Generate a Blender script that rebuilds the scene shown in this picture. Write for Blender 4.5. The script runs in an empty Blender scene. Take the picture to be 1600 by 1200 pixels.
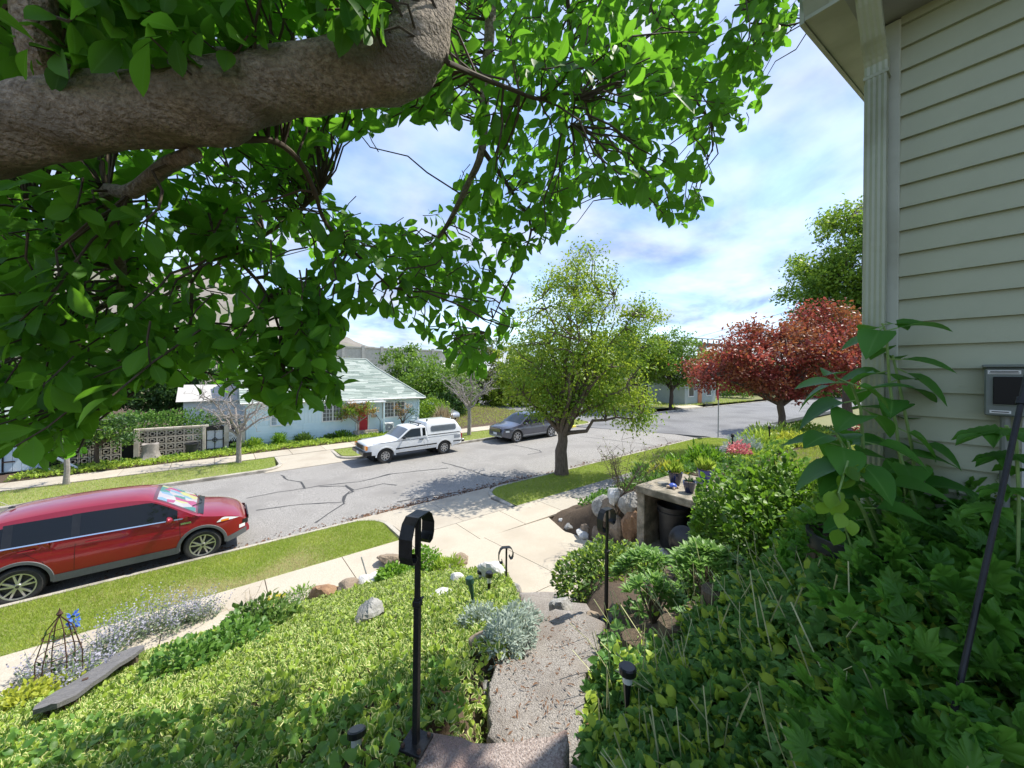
import bpy, math, random
import numpy as np
from mathutils import Matrix, Vector
random.seed(7); RNG = np.random.default_rng(7)
sc = bpy.context.scene
COL = sc.collection
rad = math.radians

# ------------------------------------------------------------------ camera, sky, sun, exposure
# world: X runs along the street (to the right in the picture), Y across it, Z up
CAM_H = 4.4; FOC = 590.0; CY = 583.0; TH = rad(52); ROLL = 0.010
FW = Vector((math.cos(TH), math.sin(TH), 0)); RT = Vector((math.sin(TH), -math.cos(TH), 0)); UP = Vector((0, 0, 1))
cam = bpy.data.cameras.new('camera'); camo = bpy.data.objects.new('camera', cam); COL.objects.link(camo)
cam.sensor_fit = 'HORIZONTAL'; cam.sensor_width = 36; cam.lens = FOC / 1600 * 36
cam.shift_y = (CY - 600) / 1600.0
cam.clip_start = 0.05; cam.clip_end = 3000
M3 = Matrix((RT, UP, -FW)).transposed()
camo.matrix_world = Matrix.Translation((0, 0, CAM_H)) @ (M3 @ Matrix.Rotation(ROLL, 3, 'Z')).to_4x4()
sc.camera = camo

SUN_EL = rad(58); SUN_AZ = math.atan2(-0.19, 0.98)           # towards the sun, in the XY plane
w = bpy.data.worlds.new('World'); sc.world = w; w.use_nodes = True
nt = w.node_tree; nt.nodes.clear(); N = nt.nodes.new; L = nt.links.new
out = N('ShaderNodeOutputWorld'); bg = N('ShaderNodeBackground'); bg.inputs['Strength'].default_value = 0.15
sky = N('ShaderNodeTexSky'); sky.sky_type = 'NISHITA'; sky.sun_disc = False
sky.sun_elevation = SUN_EL; sky.sun_rotation = math.pi / 2 - SUN_AZ
sky.air_density = 1.0; sky.dust_density = 0.4; sky.ozone_density = 2.0
tc = N('ShaderNodeTexCoord'); sep = N('ShaderNodeSeparateXYZ'); L(tc.outputs['Generated'], sep.inputs[0])
def wm(op, a, b=None):
    n = N('ShaderNodeMath'); n.operation = op
    for i, v in enumerate((a, b)):
        if v is None: continue
        if isinstance(v, (int, float)): n.inputs[i].default_value = v
        else: L(v, n.inputs[i])
    return n.outputs[0]
zz = wm('ADD', wm('MAXIMUM', sep.outputs['Z'], 0.0), 0.22)
cx = N('ShaderNodeCombineXYZ'); L(wm('DIVIDE', sep.outputs['X'], zz), cx.inputs[0]); L(wm('DIVIDE', sep.outputs['Y'], zz), cx.inputs[1])
n1 = N('ShaderNodeTexNoise'); n1.inputs['Scale'].default_value = 1.5; n1.inputs['Detail'].default_value = 7; n1.inputs['Roughness'].default_value = .58; n1.inputs['Distortion'].default_value = .5
L(cx.outputs[0], n1.inputs['Vector'])
rp = N('ShaderNodeValToRGB'); rp.color_ramp.elements[0].position = .28; rp.color_ramp.elements[1].position = .66
L(n1.outputs['Fac'], rp.inputs[0])
n2 = N('ShaderNodeTexNoise'); n2.inputs['Scale'].default_value = 3.1; n2.inputs['Detail'].default_value = 5; L(cx.outputs[0], n2.inputs['Vector'])
r2 = N('ShaderNodeValToRGB'); r2.color_ramp.elements[0].position = .40; r2.color_ramp.elements[1].position = .68; L(n2.outputs['Fac'], r2.inputs[0])
cl = N('ShaderNodeMix'); cl.data_type = 'RGBA'; L(r2.outputs[0], cl.inputs['Factor'])
cl.inputs['A'].default_value = (.80, 1.15, 1.95, 1); cl.inputs['B'].default_value = (2.15, 2.27, 2.6, 1)
mx = N('ShaderNodeMix'); mx.data_type = 'RGBA'
L(wm('ADD', wm('MULTIPLY', rp.outputs[0], .62), .34), mx.inputs['Factor']); L(sky.outputs[0], mx.inputs['A']); L(cl.outputs['Result'], mx.inputs['B'])
L(mx.outputs['Result'], bg.inputs[0]); L(bg.outputs[0], out.inputs[0])
sl = bpy.data.lights.new('sun', 'SUN'); sl.energy = 2.7; sl.angle = rad(0.5); sl.color = (1, .95, .86)
so = bpy.data.objects.new('sun', sl); COL.objects.link(so)
sd = Vector((math.cos(SUN_AZ) * math.cos(SUN_EL), math.sin(SUN_AZ) * math.cos(SUN_EL), math.sin(SUN_EL)))
so.rotation_euler = sd.to_track_quat('Z', 'Y').to_euler(); so.location = (10, -10, 30)
sc.view_settings.view_transform = 'Standard'; sc.view_settings.look = 'None'
sc.view_settings.exposure = 1.4; sc.view_settings.gamma = 1.0; sc.view_settings.use_curve_mapping = False
sc.render.engine = 'CYCLES'; sc.cycles.use_denoising = True
sc.cycles.max_bounces = 8; sc.cycles.transparent_max_bounces = 12; sc.cycles.diffuse_bounces = 6

# ------------------------------------------------------------------ pixels to places
def ray(px, py):
    x = (px - 800) / FOC; y = -(py - CY) / FOC
    c, s = math.cos(ROLL), math.sin(ROLL)
    return FW + RT * (x * c - y * s) + UP * (x * s + y * c)
def at(px, py, d): return Vector((0, 0, CAM_H)) + ray(px, py) * d
def on_street(px, py, h=0):
    r = ray(px, py); t = (CAM_H - h) / (0.02 * r.x - r.z); return Vector((0, 0, CAM_H)) + r * t
def on_Y(px, py, Y):
    r = ray(px, py); return Vector((0, 0, CAM_H)) + r * (Y / r.y)
def on_X(px, py, X):
    r = ray(px, py); return Vector((0, 0, CAM_H)) + r * (X / r.x)
def project(P):
    v = np.asarray(P, float) - np.array((0, 0, CAM_H)); d = v @ np.array(FW); d = np.where(d < .05, .05, d)
    x = (v @ np.array(RT)) / d; y = v[..., 2] / d
    c, s = math.cos(-ROLL), math.sin(-ROLL)
    return 800 + FOC * (x * c - y * s), CY - FOC * (x * s + y * c), d
def hit(px, py, gf):                                   # march to the height field
    r = ray(px, py); t = .6
    while t < 60:
        p = Vector((0, 0, CAM_H)) + r * t
        if p.z <= gf(p.x, p.y): return p
        t += .02 if t < 12 else .1
    return p

# ------------------------------------------------------------------ terrain
KN, KF = 11.2, 19.2                                    # kerb lines of the street
def zr(X): return .02 * min(max(X, -60), 34)
def sst(a, b, x):
    t = min(max((x - a) / (b - a), 0), 1); return t * t * (3 - 2 * t)
PAD = [(3.55, 7.95), (3.55, 6.0), (3.9, 5.1), (4.5, 4.5), (5.8, 3.5), (6.3, 2.4), (7.15, 2.3), (7.15, 6.9), (7.6, 7.95)]
def pad_dist(x, y):
    ins = False; best = 9e9; n = len(PAD)
    for i in range(n):
        x1, y1 = PAD[i]; x2, y2 = PAD[(i + 1) % n]
        if (y1 > y) != (y2 > y) and x < (x2 - x1) * (y - y1) / (y2 - y1) + x1: ins = not ins
        dx, dy = x2 - x1, y2 - y1; t = max(0, min(1, ((x - x1) * dx + (y - y1) * dy) / (dx * dx + dy * dy)))
        best = min(best, math.hypot(x - x1 - t * dx, y - y1 - t * dy))
    return -best if ins else best
def pad_z(y): return .24 + max(0, 7.9 - y) * .07
def ground(x, y):
    if y > 7.85: return zr(x) + .06
    u = x * FW.x + y * FW.y; v = x * RT.x + y * RT.y
    zl = min(2.72, 2.75 - .4 * (y - 1.4))
    R = 2.82 - .29 * max(0, u - 1.4)
    R = max(R, 1.0 + .9 * sst(7.0, 8.9, x + max(0, 2.2 - y) * .8))
    R = min(R, 1.9 + (1.2 if y < 4.2 else 0) - (1.2 * sst(3.6, 4.2, y) if y < 4.2 else 0))
    if y > 4.3: R = min(R, 1.9 - (1.9 - .22 - zr(x)) * sst(4.3, 8.1, y))
    k = sst(-.35, .7, v) if u < 6 else sst(-.35, 1.2, v)
    z = zl * (1 - k) + R * k
    z = max(z, zr(x) + .1)
    z += .55 * sst(.75, 1.5, v) * sst(3.4, 2.2, u)
    if u < 7:
        vl = -.42 if u < 1.75 else (-.16 if u < 2.5 else .06 + .12 * (u - 2.5)); vr = .30 if u < 1.75 else (.55 if u < 2.5 else .58 + .3 * (u - 2.5))
        if u > 3.3: vl, vr = .2 - .02 * (u - 3.3), .85
        dv = max(vl - v, v - vr, 0); zs = 2.60 if u < 1.72 else (2.36 if u < 2.5 else (2.2 if u < 3.2 else 2.15 - .52 * (u - 3.2)))
        z = min(z, zs + max(0, dv) * 2.2 + (3 if dv > .3 else 0))
    if 6.9 < x < 8.95 and 2.35 < y < 4.78: return .52
    d = pad_dist(x, y)
    if d < 1.0:
        wd = .85 if x < 7.1 else .35
        z = pad_z(y) - .06 + (z - pad_z(y) + .06) * sst(0, wd, d) if d > 0 else pad_z(y) - .06
    return z

# ------------------------------------------------------------------ materials
MATS = {}
def newmat(name):
    m = bpy.data.materials.new(name); m.use_nodes = True; MATS[name] = m
    return m, m.node_tree, m.node_tree.nodes['Principled BSDF']
def pm(name, c1, c2=None, scale=8, rough=.7, bump=0, bscale=None, metal=0, coat=0, detail=6, spec=.5, c3=None, s3=.6, stretch=None, ior=None, cut=(.3, .7)):
    """Procedural surface: two tones mixed by noise, a large-scale third tone, fine relief."""
    m, t, b = newmat(name); n = t.nodes.new; l = t.links.new
    b.inputs['Roughness'].default_value = rough; b.inputs['Metallic'].default_value = metal
    b.inputs['Coat Weight'].default_value = coat; b.inputs['Specular IOR Level'].default_value = spec
    b.inputs['Coat Roughness'].default_value = .04
    co = n('ShaderNodeTexCoord'); vec = co.outputs['Object']
    if stretch:
        mp = n('ShaderNodeMapping'); mp.inputs['Scale'].default_value = stretch; l(vec, mp.inputs[0]); vec = mp.outputs[0]
    c2 = c2 or c1
    ns = n('ShaderNodeTexNoise'); ns.inputs['Scale'].default_value = scale; ns.inputs['Detail'].default_value = detail; ns.inputs['Roughness'].default_value = .65; l(vec, ns.inputs['Vector'])
    r = n('ShaderNodeValToRGB'); r.color_ramp.elements[0].position = cut[0]; r.color_ramp.elements[1].position = cut[1]
    r.color_ramp.elements[0].color = (*c1, 1); r.color_ramp.elements[1].color = (*c2, 1); l(ns.outputs['Fac'], r.inputs[0]); col = r.outputs[0]
    if c3:
        n3 = n('ShaderNodeTexNoise'); n3.inputs['Scale'].default_value = s3; n3.inputs['Detail'].default_value = 5; l(vec, n3.inputs['Vector'])
        r3 = n('ShaderNodeValToRGB'); r3.color_ramp.elements[0].position = .48; r3.color_ramp.elements[1].position = .66; l(n3.outputs['Fac'], r3.inputs[0])
        x = n('ShaderNodeMix'); x.data_type = 'RGBA'; l(r3.outputs[0], x.inputs['Factor']); l(col, x.inputs['A']); x.inputs['B'].default_value = (*c3, 1); col = x.outputs['Result']
    l(col, b.inputs['Base Color'])
    if bump:
        nb = n('ShaderNodeTexNoise'); nb.inputs['Scale'].default_value = bscale or scale * 3; nb.inputs['Detail'].default_value = 5; l(vec, nb.inputs['Vector'])
        bp = n('ShaderNodeBump'); bp.inputs['Strength'].default_value = bump; bp.inputs['Distance'].default_value = .02
        l(nb.outputs['Fac'], bp.inputs['Height']); l(bp.outputs[0], b.inputs['Normal'])
    return m
def leafmat(name, dark, light, edge=None, trans=.35, rough=.45, spec=.35, tcol=None, epos=(.55, .75), vein=None):
    """Leaf: colour from the leaf's own random value, an edge tone, light coming through the blade."""
    m, t, b = newmat(name); n = t.nodes.new; l = t.links.new
    a = n('ShaderNodeAttribute'); a.attribute_name = 'rnd'; oi = n('ShaderNodeObjectInfo')
    ad = n('ShaderNodeMath'); ad.operation = 'ADD'; l(a.outputs['Fac'], ad.inputs[0]); l(oi.outputs['Random'], ad.inputs[1])
    fr = n('ShaderNodeMath'); fr.operation = 'FRACT'; l(ad.outputs[0], fr.inputs[0])
    x = n('ShaderNodeMix'); x.data_type = 'RGBA'; l(fr.outputs[0], x.inputs['Factor']); x.inputs['A'].default_value = (*dark, 1); x.inputs['B'].default_value = (*light, 1)
    col = x.outputs['Result']
    if edge:
        e = n('ShaderNodeAttribute'); e.attribute_name = 'edge'
        r = n('ShaderNodeValToRGB'); r.color_ramp.elements[0].position = epos[0]; r.color_ramp.elements[1].position = epos[1]; l(e.outputs['Fac'], r.inputs[0])
        y = n('ShaderNodeMix'); y.data_type = 'RGBA'; l(r.outputs[0], y.inputs['Factor']); l(col, y.inputs['A']); y.inputs['B'].default_value = (*edge, 1); col = y.outputs['Result']
    if vein:
        e = n('ShaderNodeAttribute'); e.attribute_name = 'edge'
        r = n('ShaderNodeValToRGB'); r.color_ramp.elements[0].position = .0; r.color_ramp.elements[1].position = .12; l(e.outputs['Fac'], r.inputs[0])
        y = n('ShaderNodeMix'); y.data_type = 'RGBA'; l(r.outputs[0], y.inputs['Factor']); y.inputs['A'].default_value = (*vein, 1); l(col, y.inputs['B']); col = y.outputs['Result']
    l(col, b.inputs['Base Color']); b.inputs['Roughness'].default_value = rough; b.inputs['Specular IOR Level'].default_value = spec
    tr = n('ShaderNodeBsdfTranslucent')
    hs = n('ShaderNodeMix'); hs.data_type = 'RGBA'; hs.inputs['Factor'].default_value = .5; l(col, hs.inputs['A']); hs.inputs['B'].default_value = (*(tcol or [min(1, c * 1.6) for c in light]), 1)
    l(hs.outputs['Result'], tr.inputs['Color'])
    ms = n('ShaderNodeMixShader'); ms.inputs[0].default_value = trans; l(b.outputs[0], ms.inputs[1]); l(tr.outputs[0], ms.inputs[2])
    l(ms.outputs[0], t.nodes['Material Output'].inputs['Surface'])
    return m
def glassmat(name, tint, alpha, rough=.03):
    m, t, b = newmat(name); n = t.nodes.new; l = t.links.new
    b.inputs['Base Color'].default_value = (*tint, 1); b.inputs['Roughness'].default_value = rough; b.inputs['Specular IOR Level'].default_value = .35
    tr = n('ShaderNodeBsdfTransparent'); ms = n('ShaderNodeMixShader'); ms.inputs[0].default_value = alpha
    l(tr.outputs[0], ms.inputs[1]); l(b.outputs[0], ms.inputs[2]); l(ms.outputs[0], t.nodes['Material Output'].inputs['Surface'])
    return m
M = MATS
pm('soil', (.055, .036, .022), (.11, .075, .045), 14, .95, .8, 60)
pm('far_ground', (.13, .15, .05), (.22, .20, .09), 3, .95, .3)
pm('asphalt', (.11, .104, .095), (.42, .40, .37), 46, .9, .5, 90, c3=(.215, .203, .187), s3=.55, cut=(.36, .64), detail=9)
pm('asphalt_new', (.11, .11, .112), (.25, .25, .252), 40, .9, .5, 90, c3=(.13, .13, .133), s3=.4, cut=(.36, .64), detail=9)
pm('tar', (.035, .034, .034), (.06, .06, .058), 30, .7, .2)
pm('concrete', (.38, .33, .255), (.56, .50, .40), 60, .9, .5, 120, c3=(.42, .365, .285), s3=.9, cut=(.34, .66), detail=9)
pm('concrete_b', (.34, .30, .235), (.50, .45, .365), 60, .9, .5, 120, c3=(.38, .33, .26), s3=1.1, cut=(.34, .66), detail=9)
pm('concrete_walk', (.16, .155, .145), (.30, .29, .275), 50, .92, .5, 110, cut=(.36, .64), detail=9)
pm('kerb_concrete', (.33, .30, .25), (.50, .46, .39), 30, .9, .4, 80, c3=(.22, .20, .165), s3=2.2)
pm('kerb_yellow', (.75, .60, .03), (.85, .72, .10), 14, .7, .3)
pm('old_concrete', (.20, .17, .125), (.42, .37, .285), 9, .92, .8, 50, c3=(.13, .12, .085), s3=3)
pm('granite_step', (.20, .178, .157), (.44, .40, .36), 90, .9, 1.0, 120, c3=(.25, .215, .185), s3=3.0, cut=(.36, .62), detail=9)
pm('granite_pink', (.22, .165, .14), (.55, .46, .41), 90, .9, 1.0, 120, c3=(.33, .22, .185), s3=3.0, cut=(.36, .62), detail=9)
pm('rock_grey', (.17, .165, .15), (.42, .41, .385), 7, .9, .9, 30, c3=(.24, .22, .18), s3=2)
pm('rock_pale', (.45, .44, .41), (.68, .67, .64), 6, .9, .8, 30)
pm('rock_brown', (.17, .125, .085), (.36, .28, .20), 7, .9, .9, 30, c3=(.10, .08, .06), s3=3)
pm('rock_rust', (.19, .10, .055), (.36, .22, .12), 8, .9, .9, 30)
pm('siding', (.345, .365, .25), (.385, .405, .28), 3, .55, .08, 160, c3=(.30, .32, .21), s3=1.6)
pm('trim_white', (.38, .40, .315), (.44, .46, .365), 4, .5, .04, 60, c3=(.32, .335, .25), s3=2.5)
pm('downspout_paint', (.34, .37, .27), (.40, .425, .315), 5, .45, .05, 50, c3=(.25, .265, .18), s3=3)
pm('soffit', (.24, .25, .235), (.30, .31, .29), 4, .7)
pm('foundation', (.25, .24, .22), (.36, .35, .32), 10, .9, .5)
pm('roof_grey', (.10, .10, .10), (.18, .18, .175), 30, .95, .5)
pm('black_iron', (.008, .008, .009), (.018, .018, .019), 30, .42, .12, 90, spec=.35)
pm('rust_iron', (.05, .025, .015), (.10, .05, .028), 40, .8, .4)
pm('box_grey', (.13, .155, .135), (.165, .19, .17), 12, .45, .05)
pm('box_black', (.006, .006, .007), None, 5, .35, spec=.2)
pm('sticker', (.65, .65, .62), (.75, .75, .72), 60, .6)
pm('conduit', (.15, .165, .14), (.20, .215, .185), 20, .4, .1)
pm('bark_magnolia', (.15, .115, .078), (.40, .325, .235), 60, .9, 1.0, 80, c3=(.17, .135, .09), s3=5.5, cut=(.34, .66), detail=10)
pm('bark_brown', (.085, .06, .042), (.21, .16, .12), 9, .95, 1.0, 30, stretch=(3, 3, .5))
pm('bark_dark', (.045, .034, .025), (.12, .09, .065), 9, .95, .9, 30, stretch=(3, 3, .5))
pm('bark_pale', (.20, .175, .155), (.34, .31, .28), 12, .9, .5, 40)
pm('twig', (.05, .036, .022), (.10, .075, .045), 20, .9)
pm('dead_stem', (.34, .26, .17), (.48, .40, .28), 20, .9)
pm('green_stem', (.14, .24, .06), (.22, .34, .10), 20, .6)
pm('pale_stem', (.40, .42, .20), (.55, .55, .30), 20, .7)
pm('wood_grey', (.10, .095, .095), (.26, .25, .245), 6, .9, .8, 20, stretch=(1, 14, 14))
pm('wood_brown', (.07, .05, .03), (.17, .125, .08), 8, .95, .9, 24, stretch=(6, 6, 1))
pm('blue_paint', (.56, .72, .79), (.64, .79, .85), 3, .7, .25, 40, c3=(.69, .81, .85), s3=1.2)
pm('blue_paint_old', (.40, .55, .64), (.56, .68, .74), 5, .8, .4, 30, c3=(.66, .72, .74), s3=2.2)
pm('white_paint', (.72, .73, .72), (.80, .80, .79), 8, .6)
pm('red_door', (.42, .012, .03), (.50, .018, .04), 6, .45)
pm('curtain', (.58, .54, .48), (.70, .66, .60), 10, .8)
pm('shingle_a', (.25, .30, .265), (.35, .40, .355), 14, .95, .5)
pm('shingle_b', (.34, .385, .345), (.44, .48, .435), 14, .95, .5)
pm('shingle_c', (.18, .23, .20), (.27, .32, .285), 14, .95, .5)
pm('block', (.46, .41, .335), (.60, .54, .45), 12, .95, .6, 50, c3=(.36, .31, .24), s3=2)
pm('screen_white', (.45, .48, .52), (.58, .60, .64), 40, .6)
pm('pot_black', (.018, .020, .022), (.035, .037, .04), 10, .45)
pm('pot_blue', (.012, .025, .22), (.02, .045, .34), 6, .12, coat=.6)
pm('pot_navy', (.012, .016, .05), (.022, .03, .085), 6, .15, coat=.6)
pm('can_grey', (.022, .022, .022), (.04, .04, .04), 8, .5)
pm('plastic_black', (.008, .008, .009), (.016, .016, .017), 8, .3)
pm('plastic_green', (.02, .06, .045), (.03, .085, .06), 8, .4)
pm('lens_clear', (.55, .55, .52), (.65, .65, .6), 20, .15)
pm('ceramic_blue', (.06, .10, .42), (.10, .16, .55), 20, .2, coat=.5)
pm('terracotta', (.45, .33, .24), (.55, .42, .3), 20, .7)
pm('cap_cyan', (.25, .55, .55), (.35, .68, .66), 12, .5)
pm('steel_pole', (.30, .31, .31), (.42, .43, .43), 12, .5, metal=.3)
pm('sign_red', (.48, .03, .035), None, 5, .5)
pm('sign_back', (.42, .43, .43), (.5, .5, .5), 10, .5)
pm('cable', (.05, .05, .055), None, 5, .7)
pm('barrier', (.38, .365, .34), (.52, .50, .47), 2, .9, .3)
pm('hill_rock', (.14, .125, .105), (.26, .235, .20), .12, .95, .6, .6, c3=(.17, .165, .11), s3=.03, detail=10)
pm('iron_rail', (.10, .09, .09), (.16, .145, .14), 2, .8)
pm('green_siding', (.32, .37, .35), (.38, .43, .41), 4, .7)
pm('orange_door', (.52, .20, .08), None, 5, .6)
pm('litter', (.10, .05, .028), (.24, .13, .07), 20, .95)
pm('manhole', (.15, .145, .13), (.25, .24, .21), 20, .8, .4)
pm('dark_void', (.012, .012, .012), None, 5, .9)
# car finishes
pm('paint_red', (.30, .006, .018), (.33, .008, .022), 3, .28, coat=1.0, metal=.35)
pm('paint_white', (.70, .71, .72), (.76, .77, .77), 3, .35, coat=.7)
pm('paint_grey', (.085, .088, .112), (.10, .103, .13), 3, .28, coat=1.0, metal=.4)
pm('paint_silver', (.28, .30, .33), None, 3, .3, coat=1.0, metal=.4)
pm('cladding', (.095, .10, .105), (.125, .13, .135), 30, .6)
pm('cladding_silver', (.34, .35, .36), None, 30, .4, metal=.4)
pm('rubber', (.018, .018, .018), (.04, .039, .037), 30, .85, .3)
pm('alloy', (.52, .52, .53), (.60, .60, .61), 10, .3, metal=.8)
pm('alloy_dark', (.03, .03, .032), None, 10, .5)
pm('chrome', (.72, .73, .74), None, 10, .12, metal=1)
pm('lamp_clear', (.75, .77, .78), (.85, .86, .87), 20, .08, coat=1)
pm('lamp_amber', (.80, .25, .02), None, 5, .15, coat=1)
pm('lamp_red', (.50, .02, .02), None, 5, .15, coat=1)
pm('stripe_grey', (.25, .27, .30), None, 5, .4)
pm('number_plate', (.55, .60, .68), (.72, .75, .80), 30, .4)
glassmat('glass_dark', (.010, .012, .014), .96); glassmat('glass_smoke', (.03, .04, .05), .93); glassmat('glass_clear', (.06, .09, .10), .35); glassmat('glass_grey', (.12, .14, .16), .9)
m, t, b = newmat('sunshade'); n = t.nodes.new; l = t.links.new
co = n('ShaderNodeTexCoord'); vo = n('ShaderNodeTexVoronoi'); vo.inputs['Scale'].default_value = 5.5; l(co.outputs['Object'], vo.inputs['Vector'])
rp = n('ShaderNodeValToRGB'); rp.color_ramp.interpolation = 'CONSTANT'; sp = n('ShaderNodeSeparateColor'); l(vo.outputs['Color'], sp.inputs[0]); l(sp.outputs[0], rp.inputs[0])
for i, cc in enumerate([(.75, .72, .70), (.10, .35, .32), (.62, .10, .28), (.78, .75, .30), (.30, .50, .68), (.70, .62, .66)]):
    e = rp.color_ramp.elements[i] if i < 2 else rp.color_ramp.elements.new(i / 6); e.position = i / 6; e.color = (*cc, 1)
l(rp.outputs[0], b.inputs['Base Color'])
# leaves
leafmat('magnolia_leaf', (.04, .125, .013), (.11, .28, .026), trans=.60, rough=.5, spec=.3, tcol=(.26, .62, .03), vein=(.10, .24, .04))
leafmat('lawn', (.25, .36, .035), (.44, .50, .085), trans=.4, tcol=(.48, .60, .07), rough=.6)
leafmat('lawn_dry', (.40, .33, .16), (.58, .48, .27), trans=.3, rough=.7)
leafmat('variegated', (.10, .20, .025), (.22, .34, .05), edge=(.78, .78, .32), trans=.34, epos=(.50, .75))
leafmat('street_tree', (.15, .25, .02), (.34, .43, .045), trans=.48, tcol=(.52, .64, .06))
leafmat('tree_mid', (.06, .145, .018), (.17, .29, .035), trans=.38, tcol=(.28, .46, .04))
leafmat('tree_lime', (.11, .23, .02), (.24, .38, .04), trans=.38, tcol=(.40, .55, .04))
leafmat('tree_dark', (.022, .065, .015), (.065, .14, .03), trans=.28)
leafmat('tree_olive', (.10, .13, .04), (.22, .25, .08), trans=.3)
leafmat('maple_red', (.16, .03, .028), (.42, .10, .085), trans=.38, tcol=(.58, .14, .08))
leafmat('maple_orange', (.17, .06, .028), (.34, .13, .06), trans=.34, tcol=(.45, .16, .04))
leafmat('shrub_bright', (.075, .19, .018), (.22, .39, .035), trans=.4, tcol=(.26, .48, .03))
leafmat('shrub_dark', (.05, .105, .018), (.14, .24, .04), trans=.3)
leafmat('rosette', (.09, .20, .035), (.22, .38, .08), trans=.34)
leafmat('bed_leaf', (.055, .15, .022), (.16, .30, .045), trans=.32)
leafmat('bed_lime', (.20, .33, .03), (.40, .51, .07), trans=.38)
leafmat('strawberry', (.065, .18, .035), (.18, .34, .08), trans=.32)
leafmat('palmate', (.045, .16, .018), (.14, .33, .04), trans=.42)
leafmat('silver_leaf', (.22, .29, .23), (.42, .48, .41), trans=.2, rough=.8)
leafmat('sunroot', (.035, .14, .018), (.08, .24, .035), trans=.4, tcol=(.18, .46, .03), vein=(.10, .25, .05))
leafmat('lavender_flower', (.25, .245, .31), (.42, .41, .48), trans=.2, rough=.8)
leafmat('lavender_leaf', (.14, .20, .12), (.26, .32, .18), trans=.2)
leafmat('yellow_leaf', (.38, .38, .02), (.60, .52, .04), trans=.35)
leafmat('gold_leaf', (.24, .30, .02), (.46, .48, .06), trans=.35)
leafmat('bronze_leaf', (.26, .15, .05), (.40, .25, .09), trans=.3)
leafmat('pink_flower', (.48, .10, .13), (.66, .22, .22), trans=.3)
leafmat('blue_flower', (.06, .14, .60), (.12, .26, .78), trans=.3)
leafmat('dry_grass', (.30, .24, .14), (.48, .40, .26), trans=.2, rough=.9)
leafmat('ivy', (.05, .14, .02), (.15, .28, .045), trans=.3)

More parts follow.
